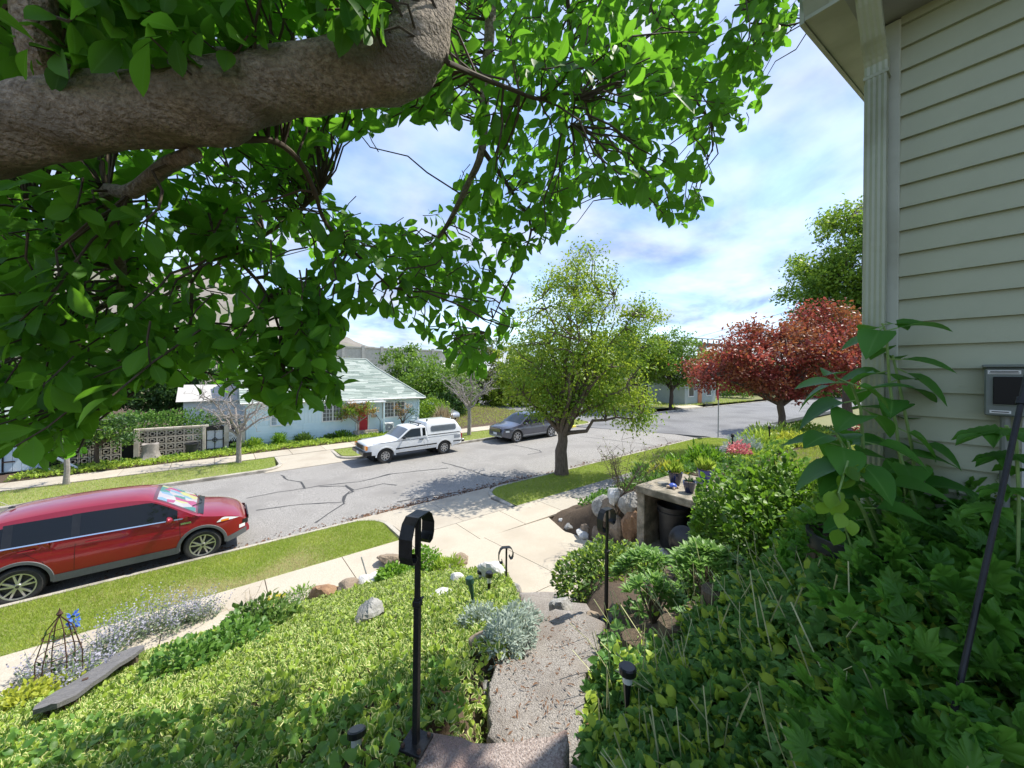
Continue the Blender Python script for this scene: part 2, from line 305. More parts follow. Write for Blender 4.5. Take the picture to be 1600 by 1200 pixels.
# ------------------------------------------------------------------ mesh helpers
def link(o, parent=None, world=False):
    COL.objects.link(o)
    if parent is not None:
        o.parent = parent
        if world: o.location = -parent.location
    return o
def setp(o, label=None, cat=None, group=None, kind=None):
    if label: o['label'] = label
    if cat: o['category'] = cat
    if group: o['group'] = group
    if kind: o['kind'] = kind
    return o
def thing(name, label, cat, loc=(0, 0, 0), rz=0, group=None, ry=0):
    o = bpy.data.objects.new(name, None); COL.objects.link(o); o.location = loc; o.rotation_euler = (0, ry, rz); o.empty_display_size = .1
    return setp(o, label, cat, group)
class MB:
    def __init__(s): s.v = []; s.f = []
    def add(s, vs, fs):
        k = len(s.v); s.v += [tuple(p) for p in vs]; s.f += [tuple(i + k for i in f) for f in fs]; return s
    def box(s, c, d, rz=0, bev=0, ry=0):
        hx, hy, hz = d[0] / 2, d[1] / 2, d[2] / 2
        if bev:
            b = min(bev, hx * .49, hy * .49, hz * .49); rings = [(-hz, b), (-hz + b, 0), (hz - b, 0), (hz, b)]; vs = []
            for z, i in rings:
                a, e = hx - i, hy - i; vs += [(-a + b, -e, z), (a - b, -e, z), (a, -e + b, z), (a, e - b, z), (a - b, e, z), (-a + b, e, z), (-a, e - b, z), (-a, -e + b, z)]
            fs = [tuple(range(7, -1, -1)), tuple(range(24, 32))]
            for k in range(3):
                for j in range(8): fs.append((k * 8 + j, k * 8 + (j + 1) % 8, k * 8 + 8 + (j + 1) % 8, k * 8 + 8 + j))
        else:
            vs = [(x, y, z) for z in (-hz, hz) for x, y in ((-hx, -hy), (hx, -hy), (hx, hy), (-hx, hy))]
            fs = [(3, 2, 1, 0), (4, 5, 6, 7), (0, 1, 5, 4), (1, 2, 6, 5), (2, 3, 7, 6), (3, 0, 4, 7)]
        R = Matrix.Rotation(rz, 3, 'Z') @ Matrix.Rotation(ry, 3, 'Y'); c = Vector(c)
        return s.add([R @ Vector(p) + c for p in vs], fs)
    def tube(s, pts, rs, n=8, cap=True, wob=0):
        pts = [Vector(p) for p in pts]
        if isinstance(rs, (int, float)): rs = [rs] * len(pts)
        k0 = len(s.v); prev = None
        for i, p in enumerate(pts):
            d = (pts[min(i + 1, len(pts) - 1)] - pts[max(i - 1, 0)]).normalized()
            a = prev if prev is not None else (Vector((0, 0, 1)) if abs(d.z) < .9 else Vector((1, 0, 0)))
            a = (a - d * a.dot(d)); a = a.normalized() if a.length > 1e-5 else d.orthogonal().normalized(); prev = a; b = d.cross(a)
            for j in range(n):
                t = 2 * math.pi * j / n; r = rs[i] * (1 + wob * (random.random() - .5)); s.v.append(tuple(p + a * math.cos(t) * r + b * math.sin(t) * r))
        for i in range(len(pts) - 1):
            for j in range(n): s.f.append((k0 + i * n + j, k0 + i * n + (j + 1) % n, k0 + (i + 1) * n + (j + 1) % n, k0 + (i + 1) * n + j))
        if cap: s.f.append(tuple(k0 + j for j in range(n - 1, -1, -1))); e = k0 + (len(pts) - 1) * n; s.f.append(tuple(e + j for j in range(n)))
        return s
    def lathe(s, prof, n=24, axis='Z', c=(0, 0, 0)):
        k0 = len(s.v); c = Vector(c)
        for r, z in prof:
            for j in range(n):
                t = 2 * math.pi * j / n; p = (r * math.cos(t), r * math.sin(t), z) if axis == 'Z' else (r * math.cos(t), z, r * math.sin(t)); s.v.append(tuple(Vector(p) + c))
        for i in range(len(prof) - 1):
            for j in range(n): s.f.append((k0 + i * n + j, k0 + i * n + (j + 1) % n, k0 + (i + 1) * n + (j + 1) % n, k0 + (i + 1) * n + j))
        return s
    def grid(s, P):                                    # rows of points
        k0 = len(s.v); nr, nc = len(P), len(P[0])
        for r in P: s.v += [tuple(p) for p in r]
        for i in range(nr - 1):
            for j in range(nc - 1): s.f.append((k0 + i * nc + j, k0 + i * nc + j + 1, k0 + (i + 1) * nc + j + 1, k0 + (i + 1) * nc + j))
        return s
    def prism(s, poly, z0, z1):                        # poly in XY; z may be functions of (x, y)
        f0 = z0 if callable(z0) else (lambda x, y: z0); f1 = z1 if callable(z1) else (lambda x, y: z1); n = len(poly)
        vs = [(x, y, f0(x, y)) for x, y in poly] + [(x, y, f1(x, y)) for x, y in poly]
        fs = [tuple(range(n - 1, -1, -1)), tuple(range(n, 2 * n))] + [(i, (i + 1) % n, n + (i + 1) % n, n + i) for i in range(n)]
        return s.add(vs, fs)
    def mesh(s, name, mat, smooth=False):
        me = bpy.data.meshes.new(name); me.from_pydata(s.v, [], s.f); me.update()
        import bmesh
        bm = bmesh.new(); bm.from_mesh(me); bmesh.ops.recalc_face_normals(bm, faces=bm.faces); bm.to_mesh(me); bm.free()
        if smooth:
            me.polygons.foreach_set('use_smooth', [True] * len(me.polygons))
            try: me.set_sharp_from_angle(angle=rad(42))
            except Exception: pass
        me.materials.append(M[mat] if isinstance(mat, str) else mat); return me
    def build(s, name, mat, parent=None, smooth=False, world=False):
        return link(bpy.data.objects.new(name, s.mesh(name, mat, smooth)), parent, world)
def inst(name, me, parent, loc=(0, 0, 0), rot=(0, 0, 0), world=False, scale=None):
    o = bpy.data.objects.new(name, me); COL.objects.link(o); o.parent = parent
    o.location = Vector(loc) - (parent.location if world else Vector((0, 0, 0))); o.rotation_euler = rot
    if scale: o.scale = scale
    return o

# leaf templates: verts (x side, y along, z normal), triangles, edge value
def tpl(v, f, e=None): return np.array(v, float), np.array(f, int), np.array(e if e is not None else [0.5] * len(v), float)
T_DIA = tpl([(0, 0, 0), (.28, .5, .07), (0, 1, -.03), (-.28, .5, .07)], [(0, 1, 2), (0, 2, 3)], [0, 1, .6, 1])
T_NARROW = tpl([(0, 0, 0), (.13, .5, .04), (0, 1, -.08), (-.13, .5, .04)], [(0, 1, 2), (0, 2, 3)], [0, 1, .6, 1])
T_BLADE = tpl([(-.06, 0, 0), (.06, 0, 0), (.02, 1, .15)], [(0, 1, 2)])
def ovate(wid, peak=.5, fold=.06, droop=.12, k=4):
    v = []; e = []; f = []; ys = [i / k for i in range(k + 1)]
    for y in ys:
        hw = wid * (math.sin(math.pi * min(1, y ** (math.log(.5) / math.log(peak)))) ** .8 if 0 < y < 1 else 0)
        z = -droop * y * y
        v += [(-hw, y, z + fold * hw / wid), (0, y, z), (hw, y, z + fold * hw / wid)]; e += [1 if 0 < y < 1 else .7, 0, 1 if 0 < y < 1 else .7]
    for i in range(k):
        a = i * 3; b = a + 3
        for q in ((a, a + 1, b + 1, b), (a + 1, a + 2, b + 2, b + 1)): f += [(q[0], q[1], q[2]), (q[0], q[2], q[3])]
    return tpl(v, f, e)
T_MAG = ovate(.27, .60, .07, .16, 6); T_MAG2 = ovate(.25, .58, .10, .26, 6); T_OVAL = ovate(.30, .45, .07, .15, 3); T_BIG = ovate(.36, .36, .08, .30, 6); T_LANCE = ovate(.13, .6, .04, .18, 4)
def lobed(n, spread, ln, wd, base=.12, teeth=3):
    """Palmate leaf with toothed lobes, slightly cupped."""
    v = []; f = []; e = []
    for i in range(n):
        k_ = abs(i - (n - 1) / 2); a = (i - (n - 1) / 2) * spread; s = ln * (1 - .14 * k_); c, sn = math.cos(a), math.sin(a); k = len(v); B = [(0, 0, 0, 0)]
        side = []
        for q in range(teeth):
            t = .38 + .50 * q / teeth; hw = wd * (1 - .72 * (q / teeth) ** 1.3); side += [(hw, t, .05, 1), (hw * .74, t + .50 / teeth * .55, .03, 1)]
        B += [(x, y * s, z, q) for x, y, z, q in side] + [(0, s, -.12, .8)] + [(-x, y * s, z, q) for x, y, z, q in side[::-1]]
        for x, y, z, q in B: v.append((x * c + y * sn, base + y * c - x * sn, z - .06 * k_ * y)); e.append(q)
        f += [(k, k + m, k + m + 1) for m in range(1, len(B) - 1)]
    return tpl(v, f, e)
T_TRI = lobed(3, 1.2, .66, .24, .10, 2); T_PALM = lobed(5, .66, .88, .24, .10, 3)

def nrm(a): return a / np.maximum(np.linalg.norm(a, axis=-1, keepdims=True), 1e-6)
def cloud_mesh(name, T, P, A, Nn, S, mat, rnd=None):
    tv, tf, te = T; n = len(P); k = len(tv); A = nrm(np.asarray(A, float)); Nn = np.asarray(Nn, float); Nn = nrm(Nn - A * np.sum(A * Nn, 1, keepdims=True)); B = np.cross(A, Nn)
    S = np.broadcast_to(np.asarray(S, float), (n,))
    V = np.asarray(P, float)[:, None, :] + S[:, None, None] * (tv[None, :, 0:1] * B[:, None, :] + tv[None, :, 1:2] * A[:, None, :] + tv[None, :, 2:3] * Nn[:, None, :])
    F = (tf[None] + (np.arange(n) * k)[:, None, None]).reshape(-1)
    me = bpy.data.meshes.new(name); me.vertices.add(n * k); me.vertices.foreach_set('co', V.reshape(-1).astype(np.float32))
    me.loops.add(len(F)); me.loops.foreach_set('vertex_index', F.astype(np.int32)); nf = len(F) // 3
    me.polygons.add(nf); me.polygons.foreach_set('loop_start', np.arange(0, len(F), 3, dtype=np.int32)); me.update(calc_edges=True)
    r = RNG.random(n) if rnd is None else rnd
    a = me.attributes.new('rnd', 'FLOAT', 'POINT'); a.data.foreach_set('value', np.repeat(r, k).astype(np.float32))
    a = me.attributes.new('edge', 'FLOAT', 'POINT'); a.data.foreach_set('value', np.tile(te, n).astype(np.float32))
    if k > 4: me.polygons.foreach_set('use_smooth', np.ones(nf, dtype=bool))
    me.materials.append(M[mat]); return me
def cloud(name, T, P, A, Nn, S, mat, parent=None, world=True, kind=None, rnd=None):
    o = link(bpy.data.objects.new(name, cloud_mesh(name, T, P, A, Nn, S, mat, rnd)), parent, world and parent is not None)
    if kind: o['kind'] = kind
    return o
def rdir(n, up=0.0, spread=1.0):
    d = RNG.normal(size=(n, 3)) * spread; d[:, 2] += up; return nrm(d)
def ell(n, c, r, shell=.45, lower=-1):
    """Points in an ellipsoid, denser towards the surface."""
    d = nrm(RNG.normal(size=(n * 2, 3))); d = d[d[:, 2] >= lower][:n]; q = RNG.random(len(d)) ** shell
    return np.asarray(c) + d * q[:, None] * np.asarray(r), d

def curve(p0, p1, n=6, sag=0, jit=0):
    p0, p1 = Vector(p0), Vector(p1); L_ = (p1 - p0).length; o = []
    for i in range(n + 1):
        t = i / n; p = p0.lerp(p1, t); p.z += sag * L_ * 4 * t * (1 - t)
        if 0 < i < n: p += Vector((random.gauss(0, jit), random.gauss(0, jit), random.gauss(0, jit))) * L_
        o.append(p)
    return o
def tree(name, label, base, trunk, crowns, nclump, nleaf, lsize, lmat, bark, r0, csig=.32, group=None, limbs=12, T=T_DIA, mats2=None, lean=(0, 0), cat='tree', twig_n=0.7, shell=.40, fork_r=.6, droop=.0):
    """trunk = fork height; crowns = [(dx,dy,z,rx,ry,rz,weight)] about the base."""
    base = Vector(base); t = thing(name, label, cat, base, group=group)
    fork = base + Vector((lean[0], lean[1], trunk)); mb = MB()
    pts = curve(base - Vector((0, 0, .15)), fork, 5, 0, .015); mb.tube(pts, [r0 * 1.35, r0 * 1.05] + [r0 * (1 - .08 * i) for i in range(len(pts) - 2)], 10, wob=.16)
    wts = np.array([c[6] for c in crowns]); wts = wts / wts.sum(); C = []
    for i, c in enumerate(crowns):
        p, _ = ell(max(2, int(nclump * wts[i])), base + Vector(c[:3]), c[3:6], shell); C.append(p)
    C = np.concatenate(C); tips = C[RNG.choice(len(C), min(limbs, len(C)), False)]; nodes = []
    for q in tips:
        e = Vector(q); st = fork - Vector((0, 0, random.random() * trunk * .22)); cp = curve(st, fork.lerp(e, .93), 7, .05, .03)
        rr = r0 * fork_r * (.6 + .4 * random.random()); mb.tube(cp, [rr * (1 - i / 7.6) + .006 for i in range(8)], 6, wob=.1); nodes += cp[2:]
    NA = np.array(nodes)
    for q in C:
        if random.random() > twig_n: continue
        j = np.argmin(((NA - q) ** 2).sum(1)); mb.tube(curve(NA[j], q, 3, .05, .04), [.022 * r0 / .15, .016 * r0 / .15, .011 * r0 / .15, .006], 4, cap=False)
    mb.build('trunk', bark, t, True, True)
    per = np.maximum(3, RNG.poisson(nleaf / len(C), len(C))); P = np.repeat(C, per, 0) + RNG.normal(size=(per.sum(), 3)) * csig * np.array((1, 1, .7))
    A = rdir(len(P), -.25 - droop); Nn = rdir(len(P), 1.3); S = lsize * (.65 + .7 * RNG.random(len(P)))
    cr = np.repeat(RNG.random(len(C)), per); rn = np.clip(cr * .6 + RNG.random(len(P)) * .4, 0, .999)
    if mats2:
        k = np.repeat(RNG.random(len(C)) < .45, per); cloud('crown', T, P[~k], A[~k], Nn[~k], S[~k], lmat, t, kind='stuff', rnd=rn[~k]); cloud('crown', T, P[k], A[k], Nn[k], S[k], mats2, t, kind='stuff', rnd=rn[k])
    else: cloud('crown', T, P, A, Nn, S, lmat, t, kind='stuff', rnd=rn)
    return t
def mound(name, label, cat, c, r, n, T, size, mat, group=None, stems=0, stem_mat='twig', shell=.25, up=.5, lower=-.15, kindpart='foliage', mat2=None, frac2=.3, fol=True, stem_r=.008):
    c = Vector(c); t = thing(name, label, cat, c, group=group)
    P, d = ell(n, (c.x, c.y, c.z), r, shell, lower); lump = 1 + .16 * np.sin(P[:, 0] * 7 / r[0] + 1) * np.cos(P[:, 1] * 6 / r[1]) ; P = np.asarray(c) + (P - np.asarray(c)) * lump[:, None]
    A = nrm(d + RNG.normal(size=d.shape) * .6 + np.array((0, 0, up * .6))); Nn = nrm(d * .8 + RNG.normal(size=d.shape) * .5 + np.array((0, 0, up + .3))); S = size * (.6 + .7 * RNG.random(len(P)))
    if mat2:
        k = RNG.random(len(P)) < frac2
        cloud(kindpart, T, P[~k], A[~k], Nn[~k], S[~k], mat, t, kind='stuff'); cloud(kindpart, T, P[k], A[k], Nn[k], S[k], mat2, t, kind='stuff')
    else: cloud(kindpart, T, P, A, Nn, S, mat, t, kind='stuff')
    if stems:
        mb = MB(); 
        for i in range(stems):
            q = P[random.randrange(len(P))]; b0 = Vector((c.x + random.uniform(-.3, .3) * r[0], c.y + random.uniform(-.3, .3) * r[1], ground(c.x, c.y) - .05 if c.y < 9 else c.z - r[2] * .6)); mb.tube(curve(b0, q, 4, .03, .03), [stem_r, stem_r * .9, stem_r * .7, stem_r * .5, stem_r * .35], 5, cap=False)
        mb.build('stem', stem_mat, t, True, True)
    return t
def rock(name, label, p, size, mat, seed, squash=.7, group=None, rz=0):
    r = random.Random(seed); rg = np.random.default_rng(seed); n1_, n2_ = 12, 20; mb = MB(); rows = []
    ph = rg.normal(size=(9, 3)); off = rg.uniform(.52, .92, 9); ph = nrm(ph)
    for i in range(n1_ + 1):
        row = []
        for j in range(n2_ + 1):
            th = math.pi * i / n1_; a = 2 * math.pi * (j % n2_) / n2_; d = np.array((math.sin(th) * math.cos(a), math.sin(th) * math.sin(a), math.cos(th)))
            q = 1.0
            for h, o_ in zip(ph, off):
                k = d @ h
                if k > .2: q = min(q, o_ * .92 / k)
            q *= 1 + .04 * math.sin(9 * d[0] + seed) * math.cos(8 * d[1] - seed)
            row.append((d[0] * q * size[0], d[1] * q * size[1], d[2] * q * size[2] * squash))
        rows.append(row)
    mb.grid(rows); o = mb.build(name, mat, None, False); o.location = p; o.rotation_euler = (0, 0, rz)
    return setp(o, label, 'rock', group)
print('helpers ok')

# ------------------------------------------------------------------ the setting: ground, street, kerbs, pavements
def struct(o): o['kind'] = 'structure'; return o
mb = MB(); xs = [-500, -120, -60, -30, -10, 0, 10, 20, 34, 60, 120, 500]; ys = [-400, -100, -30, -8, 7.9, 12, 20, 40, 80, 160, 500]
mb.grid([[(x, y, zr(x) - .35 - (2.0 if -30 < y < 7 else 0)) for x in xs] for y in ys]); struct(mb.build('ground', 'far_ground'))
mb = MB(); mb.grid([[(x, y, zr(x) + (.05 * (1 - ((y - 15.2) / 4.0) ** 2))) for x in np.linspace(-34, 23.6, 30)] for y in np.linspace(KN - .05, KF + .05, 9)]); road = struct(mb.build('road', 'asphalt', smooth=True))
mb = MB()
# the crossing street: newer, darker asphalt beyond a slanting seam
seam = [on_street(*p) for p in ((905, 668), (960, 670), (1010, 674), (1060, 678), (1112, 682))]
mb.prism([(23.6, KN - 6), (24.3, KN), (22.7, 15), (21.2, KF), (23.4, KF + 1), (23.8, 60), (31.4, 60), (31.6, KF + 2.0), (33, KF + 1), (90, KF + 1), (90, KN - .5), (33.5, KN - .5), (31.8, KN - 3), (31.5, -60), (23.2, -60)], lambda x, y: zr(x) - .2, lambda x, y: zr(x) + .058)
cross = struct(mb.build('cross_street', 'asphalt_new'))
# crack seal lines read off the photograph
def ribbon(pts, wd, h):
    mb = MB(); P = [on_street(*p) for p in pts]
    for i in range(len(P) - 1):
        a, b_ = P[i], P[i + 1]; n_ = max(2, int((b_ - a).length / .25))
        rows = []
        for k in range(n_ + 1):
            q = a.lerp(b_, k / n_); d = (b_ - a).normalized(); s = Vector((-d.y, d.x, 0)); jx = random.gauss(0, .018); ww = wd * (.6 + .7 * random.random())
            zq = zr(q.x) + (.05 * (1 - ((q.y - 15.2) / 4.0) ** 2)) + h
            rows.append([(q.x + s.x * (jx - ww), q.y + s.y * (jx - ww), zq), (q.x + s.x * (jx + ww), q.y + s.y * (jx + ww), zq)])
        mb.grid(rows)
    return mb
cracks = [[(385, 781), (430, 772), (470, 766), (500, 761), (560, 755), (615, 742), (700, 733)], [(440, 743), (452, 752), (470, 755), (476, 766)], [(500, 762), (540, 762), (552, 770), (536, 778), (538, 788), (510, 806), (492, 818)], [(540, 760), (552, 768), (600, 758), (620, 760)], [(690, 724), (730, 735), (760, 745), (790, 747)], [(610, 742), (575, 752)], [(620, 785), (700, 772), (760, 765)], [(800, 696), (842, 705), (846, 708), (825, 712)], [(905, 683), (950, 688), (1000, 694), (1025, 697)], [(545, 770), (536, 785)], [(400, 800), (470, 790), (540, 786)]]
for c_ in cracks: ribbon(c_, .032, .005).build('crack_seal', 'tar', road)
# litter of dry catkins and leaves in the near gutter
n_ = 5200; X_ = RNG.uniform(-2, 22, n_); Y_ = KN + .12 + np.abs(RNG.normal(0, .22, n_)) ; k = RNG.random(n_) < np.where((X_ > 3) & (X_ < 10), 1, .28); X_, Y_ = X_[k], Y_[k]
Z_ = np.array([zr(x) + .05 * (1 - ((y - 15.2) / 4.0) ** 2) + .012 for x, y in zip(X_, Y_)])
cloud('leaf_litter', T_DIA, np.stack((X_, Y_, Z_), 1), rdir(len(X_), 0) * (1, 1, .15), rdir(len(X_), 2), .05 + .05 * RNG.random(len(X_)), 'litter', road, world=False, kind='stuff')

def kerb_line(name, pts, label_mat='kerb_concrete', wd=.15, h=.13):
    """A kerb stone line along pts (XY), with a bevelled top edge."""
    mb = MB(); rows = []
    for i, (x, y) in enumerate(pts):
        a = Vector(pts[max(i - 1, 0)]); b_ = Vector(pts[min(i + 1, len(pts) - 1)]); d = (b_ - a).normalized(); s = Vector((-d.y, d.x)); z = zr(x)
        prof = [(0, -.12), (.01, h - .025), (.035, h), (wd, h), (wd, -.12)]
        rows.append([(x + s.x * o_, y + s.y * o_, z + q) for o_, q in prof])
    mb.grid(rows); return struct(mb.build(name, label_mat, smooth=True))
def arc(c, r, a0, a1, n=8): return [(c[0] + r * math.cos(rad(a0 + (a1 - a0) * i / n)), c[1] + r * math.sin(rad(a0 + (a1 - a0) * i / n))) for i in range(n + 1)]
# near side: two verge strips with rounded ends at the driveway mouth (stones lie on the verge side)
kL = [(-34 + i * 2.0, KN) for i in range(18)] + arc((2.9, KN - .95), .95, 90, 0, 7) + [(3.85, 9.2)]
kR = [(7.2, 9.2)] + arc((8.2, KN - .95), .95, 180, 90, 7) + [(10 + i * 1.5, KN) for i in range(9)] + arc((22.6, KN - 1.6), 1.6, 90, 0, 7) + [(24.2, 6)]
kerb_line('kerb', [(x, y) for x, y in kL][::-1]); kerb_line('kerb', kR[::-1])
# far side
kf1 = [(-34 + 2.0 * i, KF) for i in range(18)] + arc((1.5, KF + .9), .9, -90, 0, 6) + [(2.4, 21.7)]
kf2 = [(4.75, 21.7)] + arc((5.6, KF + .9), .9, 180, 270, 6) + [(6.5 + i * 1.2, KF) for i in range(11)]
kf3 = [(19.7 + i * .8, KF) for i in range(4)] + arc((22.2, KF + 1.5), 1.5, -90, 0, 7) + [(23.7, 24), (23.8, 50)]
kerb_line('kerb', kf1); kerb_line('kerb', kf2); kerb_line('kerb', kf3, 'kerb_concrete')
ky = kerb_line('kerb_painted', [(17.6 + i * .5, KF - .012) for i in range(8)], 'kerb_yellow', .17, .136); setp(ky, 'yellow painted stretch of kerb on the far corner', 'kerb')
kerb_line('kerb', arc((33, KF + 2.4), 1.6, 180, 270, 6) + [(36 + 3 * i, KF + .8) for i in range(14)])
# verges: soil sheets that carry the grass
pm('turf', (.15, .20, .045), (.27, .30, .085), 20, .95, .6, 60)
def verge(name, poly, h=.115, mat='turf'):
    mb = MB(); mb.prism(poly, lambda x, y: zr(x) - .1, lambda x, y: zr(x) + h); return struct(mb.build(name, mat))
VL = [(-34, 9.17)] + [(3.62, 9.17)] + [(x - .16 if x > 2.9 else x, min(y, KN - .155)) for x, y in kL[17:25]][::-1] + [(-34, KN - .155)]
VR = [(7.42, 9.17), (24.0, 9.17), (23.9, 9.7)] + [(22.6 + (1.44) * math.cos(rad(a)), KN - 1.6 + 1.44 * math.sin(rad(a))) for a in range(0, 100, 15)] + [(8.2 + .79 * math.cos(rad(a)), KN - .95 + .79 * math.sin(rad(a))) for a in (90, 110, 130, 150, 170, 180)]
verge('verge', VL); verge('verge', VR)
VF1 = [(-34, KF + .16), (1.5, KF + .16), (2.1, KF + .55), (2.24, 21.7), (-34, 21.75)]; VF2 = [(4.95, 21.7), (4.95, KF + .8), (5.6, KF + .16), (19, KF + .16), (22.2, KF + .16), (23.3, KF + .7), (23.6, 21.7)]
verge('verge', VF1); verge('verge', VF2)

def inpoly(X, Y, poly):
    r = np.zeros(len(X), bool); n = len(poly)
    for i in range(n):
        x1, y1 = poly[i]; x2, y2 = poly[(i + 1) % n]
        c = ((y1 > Y) != (y2 > Y)) & (X < (x2 - x1) * (Y - y1) / (y2 - y1 + 1e-12) + x1); r ^= c
    return r
def grass(name, label, poly, n, zf, size, mat, mat2=None, dry=None, T=T_BLADE):
    P = np.array(poly); X = RNG.uniform(P[:, 0].min(), P[:, 0].max(), n); Y = RNG.uniform(P[:, 1].min(), P[:, 1].max(), n); k = inpoly(X, Y, poly); X, Y = X[k], Y[k]
    Z = np.array([zf(x, y) for x, y in zip(X, Y)]); pts = np.stack((X, Y, Z - .004), 1); A = rdir(len(X), 1.6, .75); S = size * (.5 + .8 * RNG.random(len(X)))
    patch = np.sin(X * 2.1 + np.sin(Y * 3.1)) * np.sin(Y * 2.7 + np.cos(X * 1.3) * 2) * .5 + .5; rn = np.clip(.65 * patch + .35 * RNG.random(len(X)), 0, .99)
    d = np.zeros(len(X), bool)
    if dry is not None: d = RNG.random(len(X)) < np.array([dry(x, y) for x, y in zip(X, Y)])
    o = cloud(name, T, pts[~d], A[~d], rdir((~d).sum(), .2), S[~d], mat, kind='stuff', rnd=rn[~d]); setp(o, label, 'grass')
    if mat2 and d.any(): o2 = cloud('dry_grass', T, pts[d], A[d], rdir(d.sum(), .2), S[d] * .8, mat2, kind='stuff'); setp(o2, 'straw coloured dry blades in ' + label, 'grass')
def vz(x, y): return zr(x) + .115
dryL = lambda x, y: .10 + .95 * sst(.3, 1.4, 2.2 - abs(x - .5)) * sst(10.2, 9.35, y + .25 * math.sin(3 * x)) + .3 * sst(10.9, 11.1, y) + .18 * max(0, math.sin(1.7 * x + 1) * math.sin(2.3 * y))
grass('grass', 'mown green grass of the verge below the red car', [(x, y) for x, y in VL if x > -10] + [(-9, KN - .155), (-9, 9.17)], 150000, vz, .062, 'lawn', 'lawn_dry', dryL)
grass('grass', 'mown green grass of the verge round the street tree', VR, 80000, vz, .07, 'lawn', 'lawn_dry', lambda x, y: .06)
grass('grass', 'patchy grass of the far verge left of the driveway', [(-9, KF + .16)] + VF1[1:4] + [(-9, 21.75)], 30000, vz, .08, 'lawn', 'lawn_dry', lambda x, y: .55 if x < .4 else .12)
grass('grass', 'grass of the far verge behind the parked truck and dark car', VF2, 30000, vz, .09, 'lawn', 'lawn_dry', lambda x, y: .3)
# near pavement: separate slabs with open joints
def slab_obj(name, mat, parent, poly, top, th=.1):
    mb = MB(); zb = (lambda x, y: top(x, y) - th); mb.prism(poly, zb, top); return mb.build(name, mat, parent)
bed0 = MB(); bed0.prism([(-34, 7.92), (24.1, 7.92), (24.1, 9.165), (-34, 9.165)], lambda x, y: zr(x) - .1, lambda x, y: zr(x) + .085); pav = struct(bed0.build('pavement', 'soil'))
x = -14.0; j = .008
for i in range(26):
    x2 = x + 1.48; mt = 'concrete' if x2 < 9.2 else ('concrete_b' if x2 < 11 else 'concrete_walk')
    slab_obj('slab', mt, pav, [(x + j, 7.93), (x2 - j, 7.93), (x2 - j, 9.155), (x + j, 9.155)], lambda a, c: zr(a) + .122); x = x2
# driveway mouth between the verges and the concrete pad in front of the steps
bed0 = MB(); bed0.prism([(3.75, 9.17), (7.3, 9.17), (7.3, 10.3), (8.1, KN + .25), (2.9, KN + .25), (3.75, 10.2)], lambda x, y: zr(x) - .1, lambda x, y: zr(x) + .028 + .055 * (KN - y) / 2); drv = struct(bed0.build('driveway', 'soil'))
ap = lambda x, y: zr(x) + .04 + .075 * max(0, (KN + .1 - y) / 2.05)
for (a, c) in (((3.87, 5.5), 0), ((5.51, 7.18), 1)):
    x1, x2 = a; p = [(x1, 9.18), (x2, 9.18), (x2 + (.0 if c == 0 else .0), 10.25), (x2 + (0 if c == 0 else .75), KN + .22), (x1 - (.75 if c == 0 else 0), KN + .22), (x1, 10.25)]
    slab_obj('slab', 'concrete_b', drv, p, ap)
bed0 = MB(); bed0.prism(PAD, lambda x, y: pad_z(y) - .3, lambda x, y: pad_z(y) - .03); padb = struct(bed0.build('concrete_pad', 'soil'))
def clip(poly, ax, lo, hi):
    for s, v in ((1, lo), (-1, hi)):
        o = []
        for i in range(len(poly)):
            p, q = poly[i], poly[(i + 1) % len(poly)]; a, b_ = s * (p[ax] - v), s * (q[ax] - v)
            if a >= 0: o.append(p)
            if a * b_ < 0: t_ = a / (a - b_); o.append((p[0] + (q[0] - p[0]) * t_, p[1] + (q[1] - p[1]) * t_))
        poly = o
        if not poly: return poly
    return poly
for xa, xb in ((3.5, 5.35), (5.35, 7.7)):
    for ya, yb in ((2.9, 5.1), (5.1, 7.93)):
        p = clip(clip(PAD, 0, xa + .008, xb - .008), 1, ya + .008, yb - .008)
        if len(p) > 2: slab_obj('slab', 'concrete', padb, p, lambda x, y: pad_z(y))
mh = MB(); mh.lathe([(0, .03), (.19, .03), (.2, .02), (.23, .02), (.235, 0)], 24); o = mh.build('manhole_cover', 'manhole'); pm_ = on_street(902, 775, .13); o.location = (pm_.x, 8.55, zr(pm_.x) + .118); setp(o, 'round metal cover set in the pavement near the street tree', 'cover')
# far pavement
bed0 = MB(); bed0.prism([(-34, 21.78), (23.6, 21.78), (23.6, 23.32), (-34, 23.32)], lambda x, y: zr(x) - .1, lambda x, y: zr(x) + .10); pf = struct(bed0.build('pavement', 'soil'))
x = -14.0
for i in range(24):
    slab_obj('slab', 'concrete_b' if i % 3 else 'concrete', pf, [(x + .01, 21.8), (x + 1.54, 21.8), (x + 1.54, 23.3), (x + .01, 23.3)], lambda a, c: zr(a) + .135); x += 1.55
df = MB(); df.prism([(2.25, 21.78), (4.93, 21.78), (4.93, KF + .9), (5.5, KF - .15), (1.6, KF - .15), (2.25, KF + .9)], lambda x, y: zr(x) - .1, lambda x, y: zr(x) + .03 + .09 * (y - KF) / 2.6); struct(df.build('driveway', 'concrete_b'))
# far front yards
mb = MB(); mb.grid([[(x, y, zr(x) + .10 + .012 * max(0, y - 23.3)) for x in np.linspace(-34, 23.6, 24)] for y in (23.3, 25, 30, 60)]); struct(mb.build('far_yard', 'soil'))
mb = MB(); mb.grid([[(x, y, zr(x) + .14) for x in (31.9, 45, 60, 90)] for y in (KF + 2.6, 26, 40, 70)]); struct(mb.build('far_lawn', 'far_ground'))
# near garden terrain
mb = MB(); gx = np.arange(-12, 23.7, .22); gy = np.arange(-6, 7.95, .2); mb.grid([[(x, y, ground(x, y) + random.uniform(-.015, .015)) for x in gx] for y in gy]); struct(mb.build('garden_ground', 'soil', smooth=True))

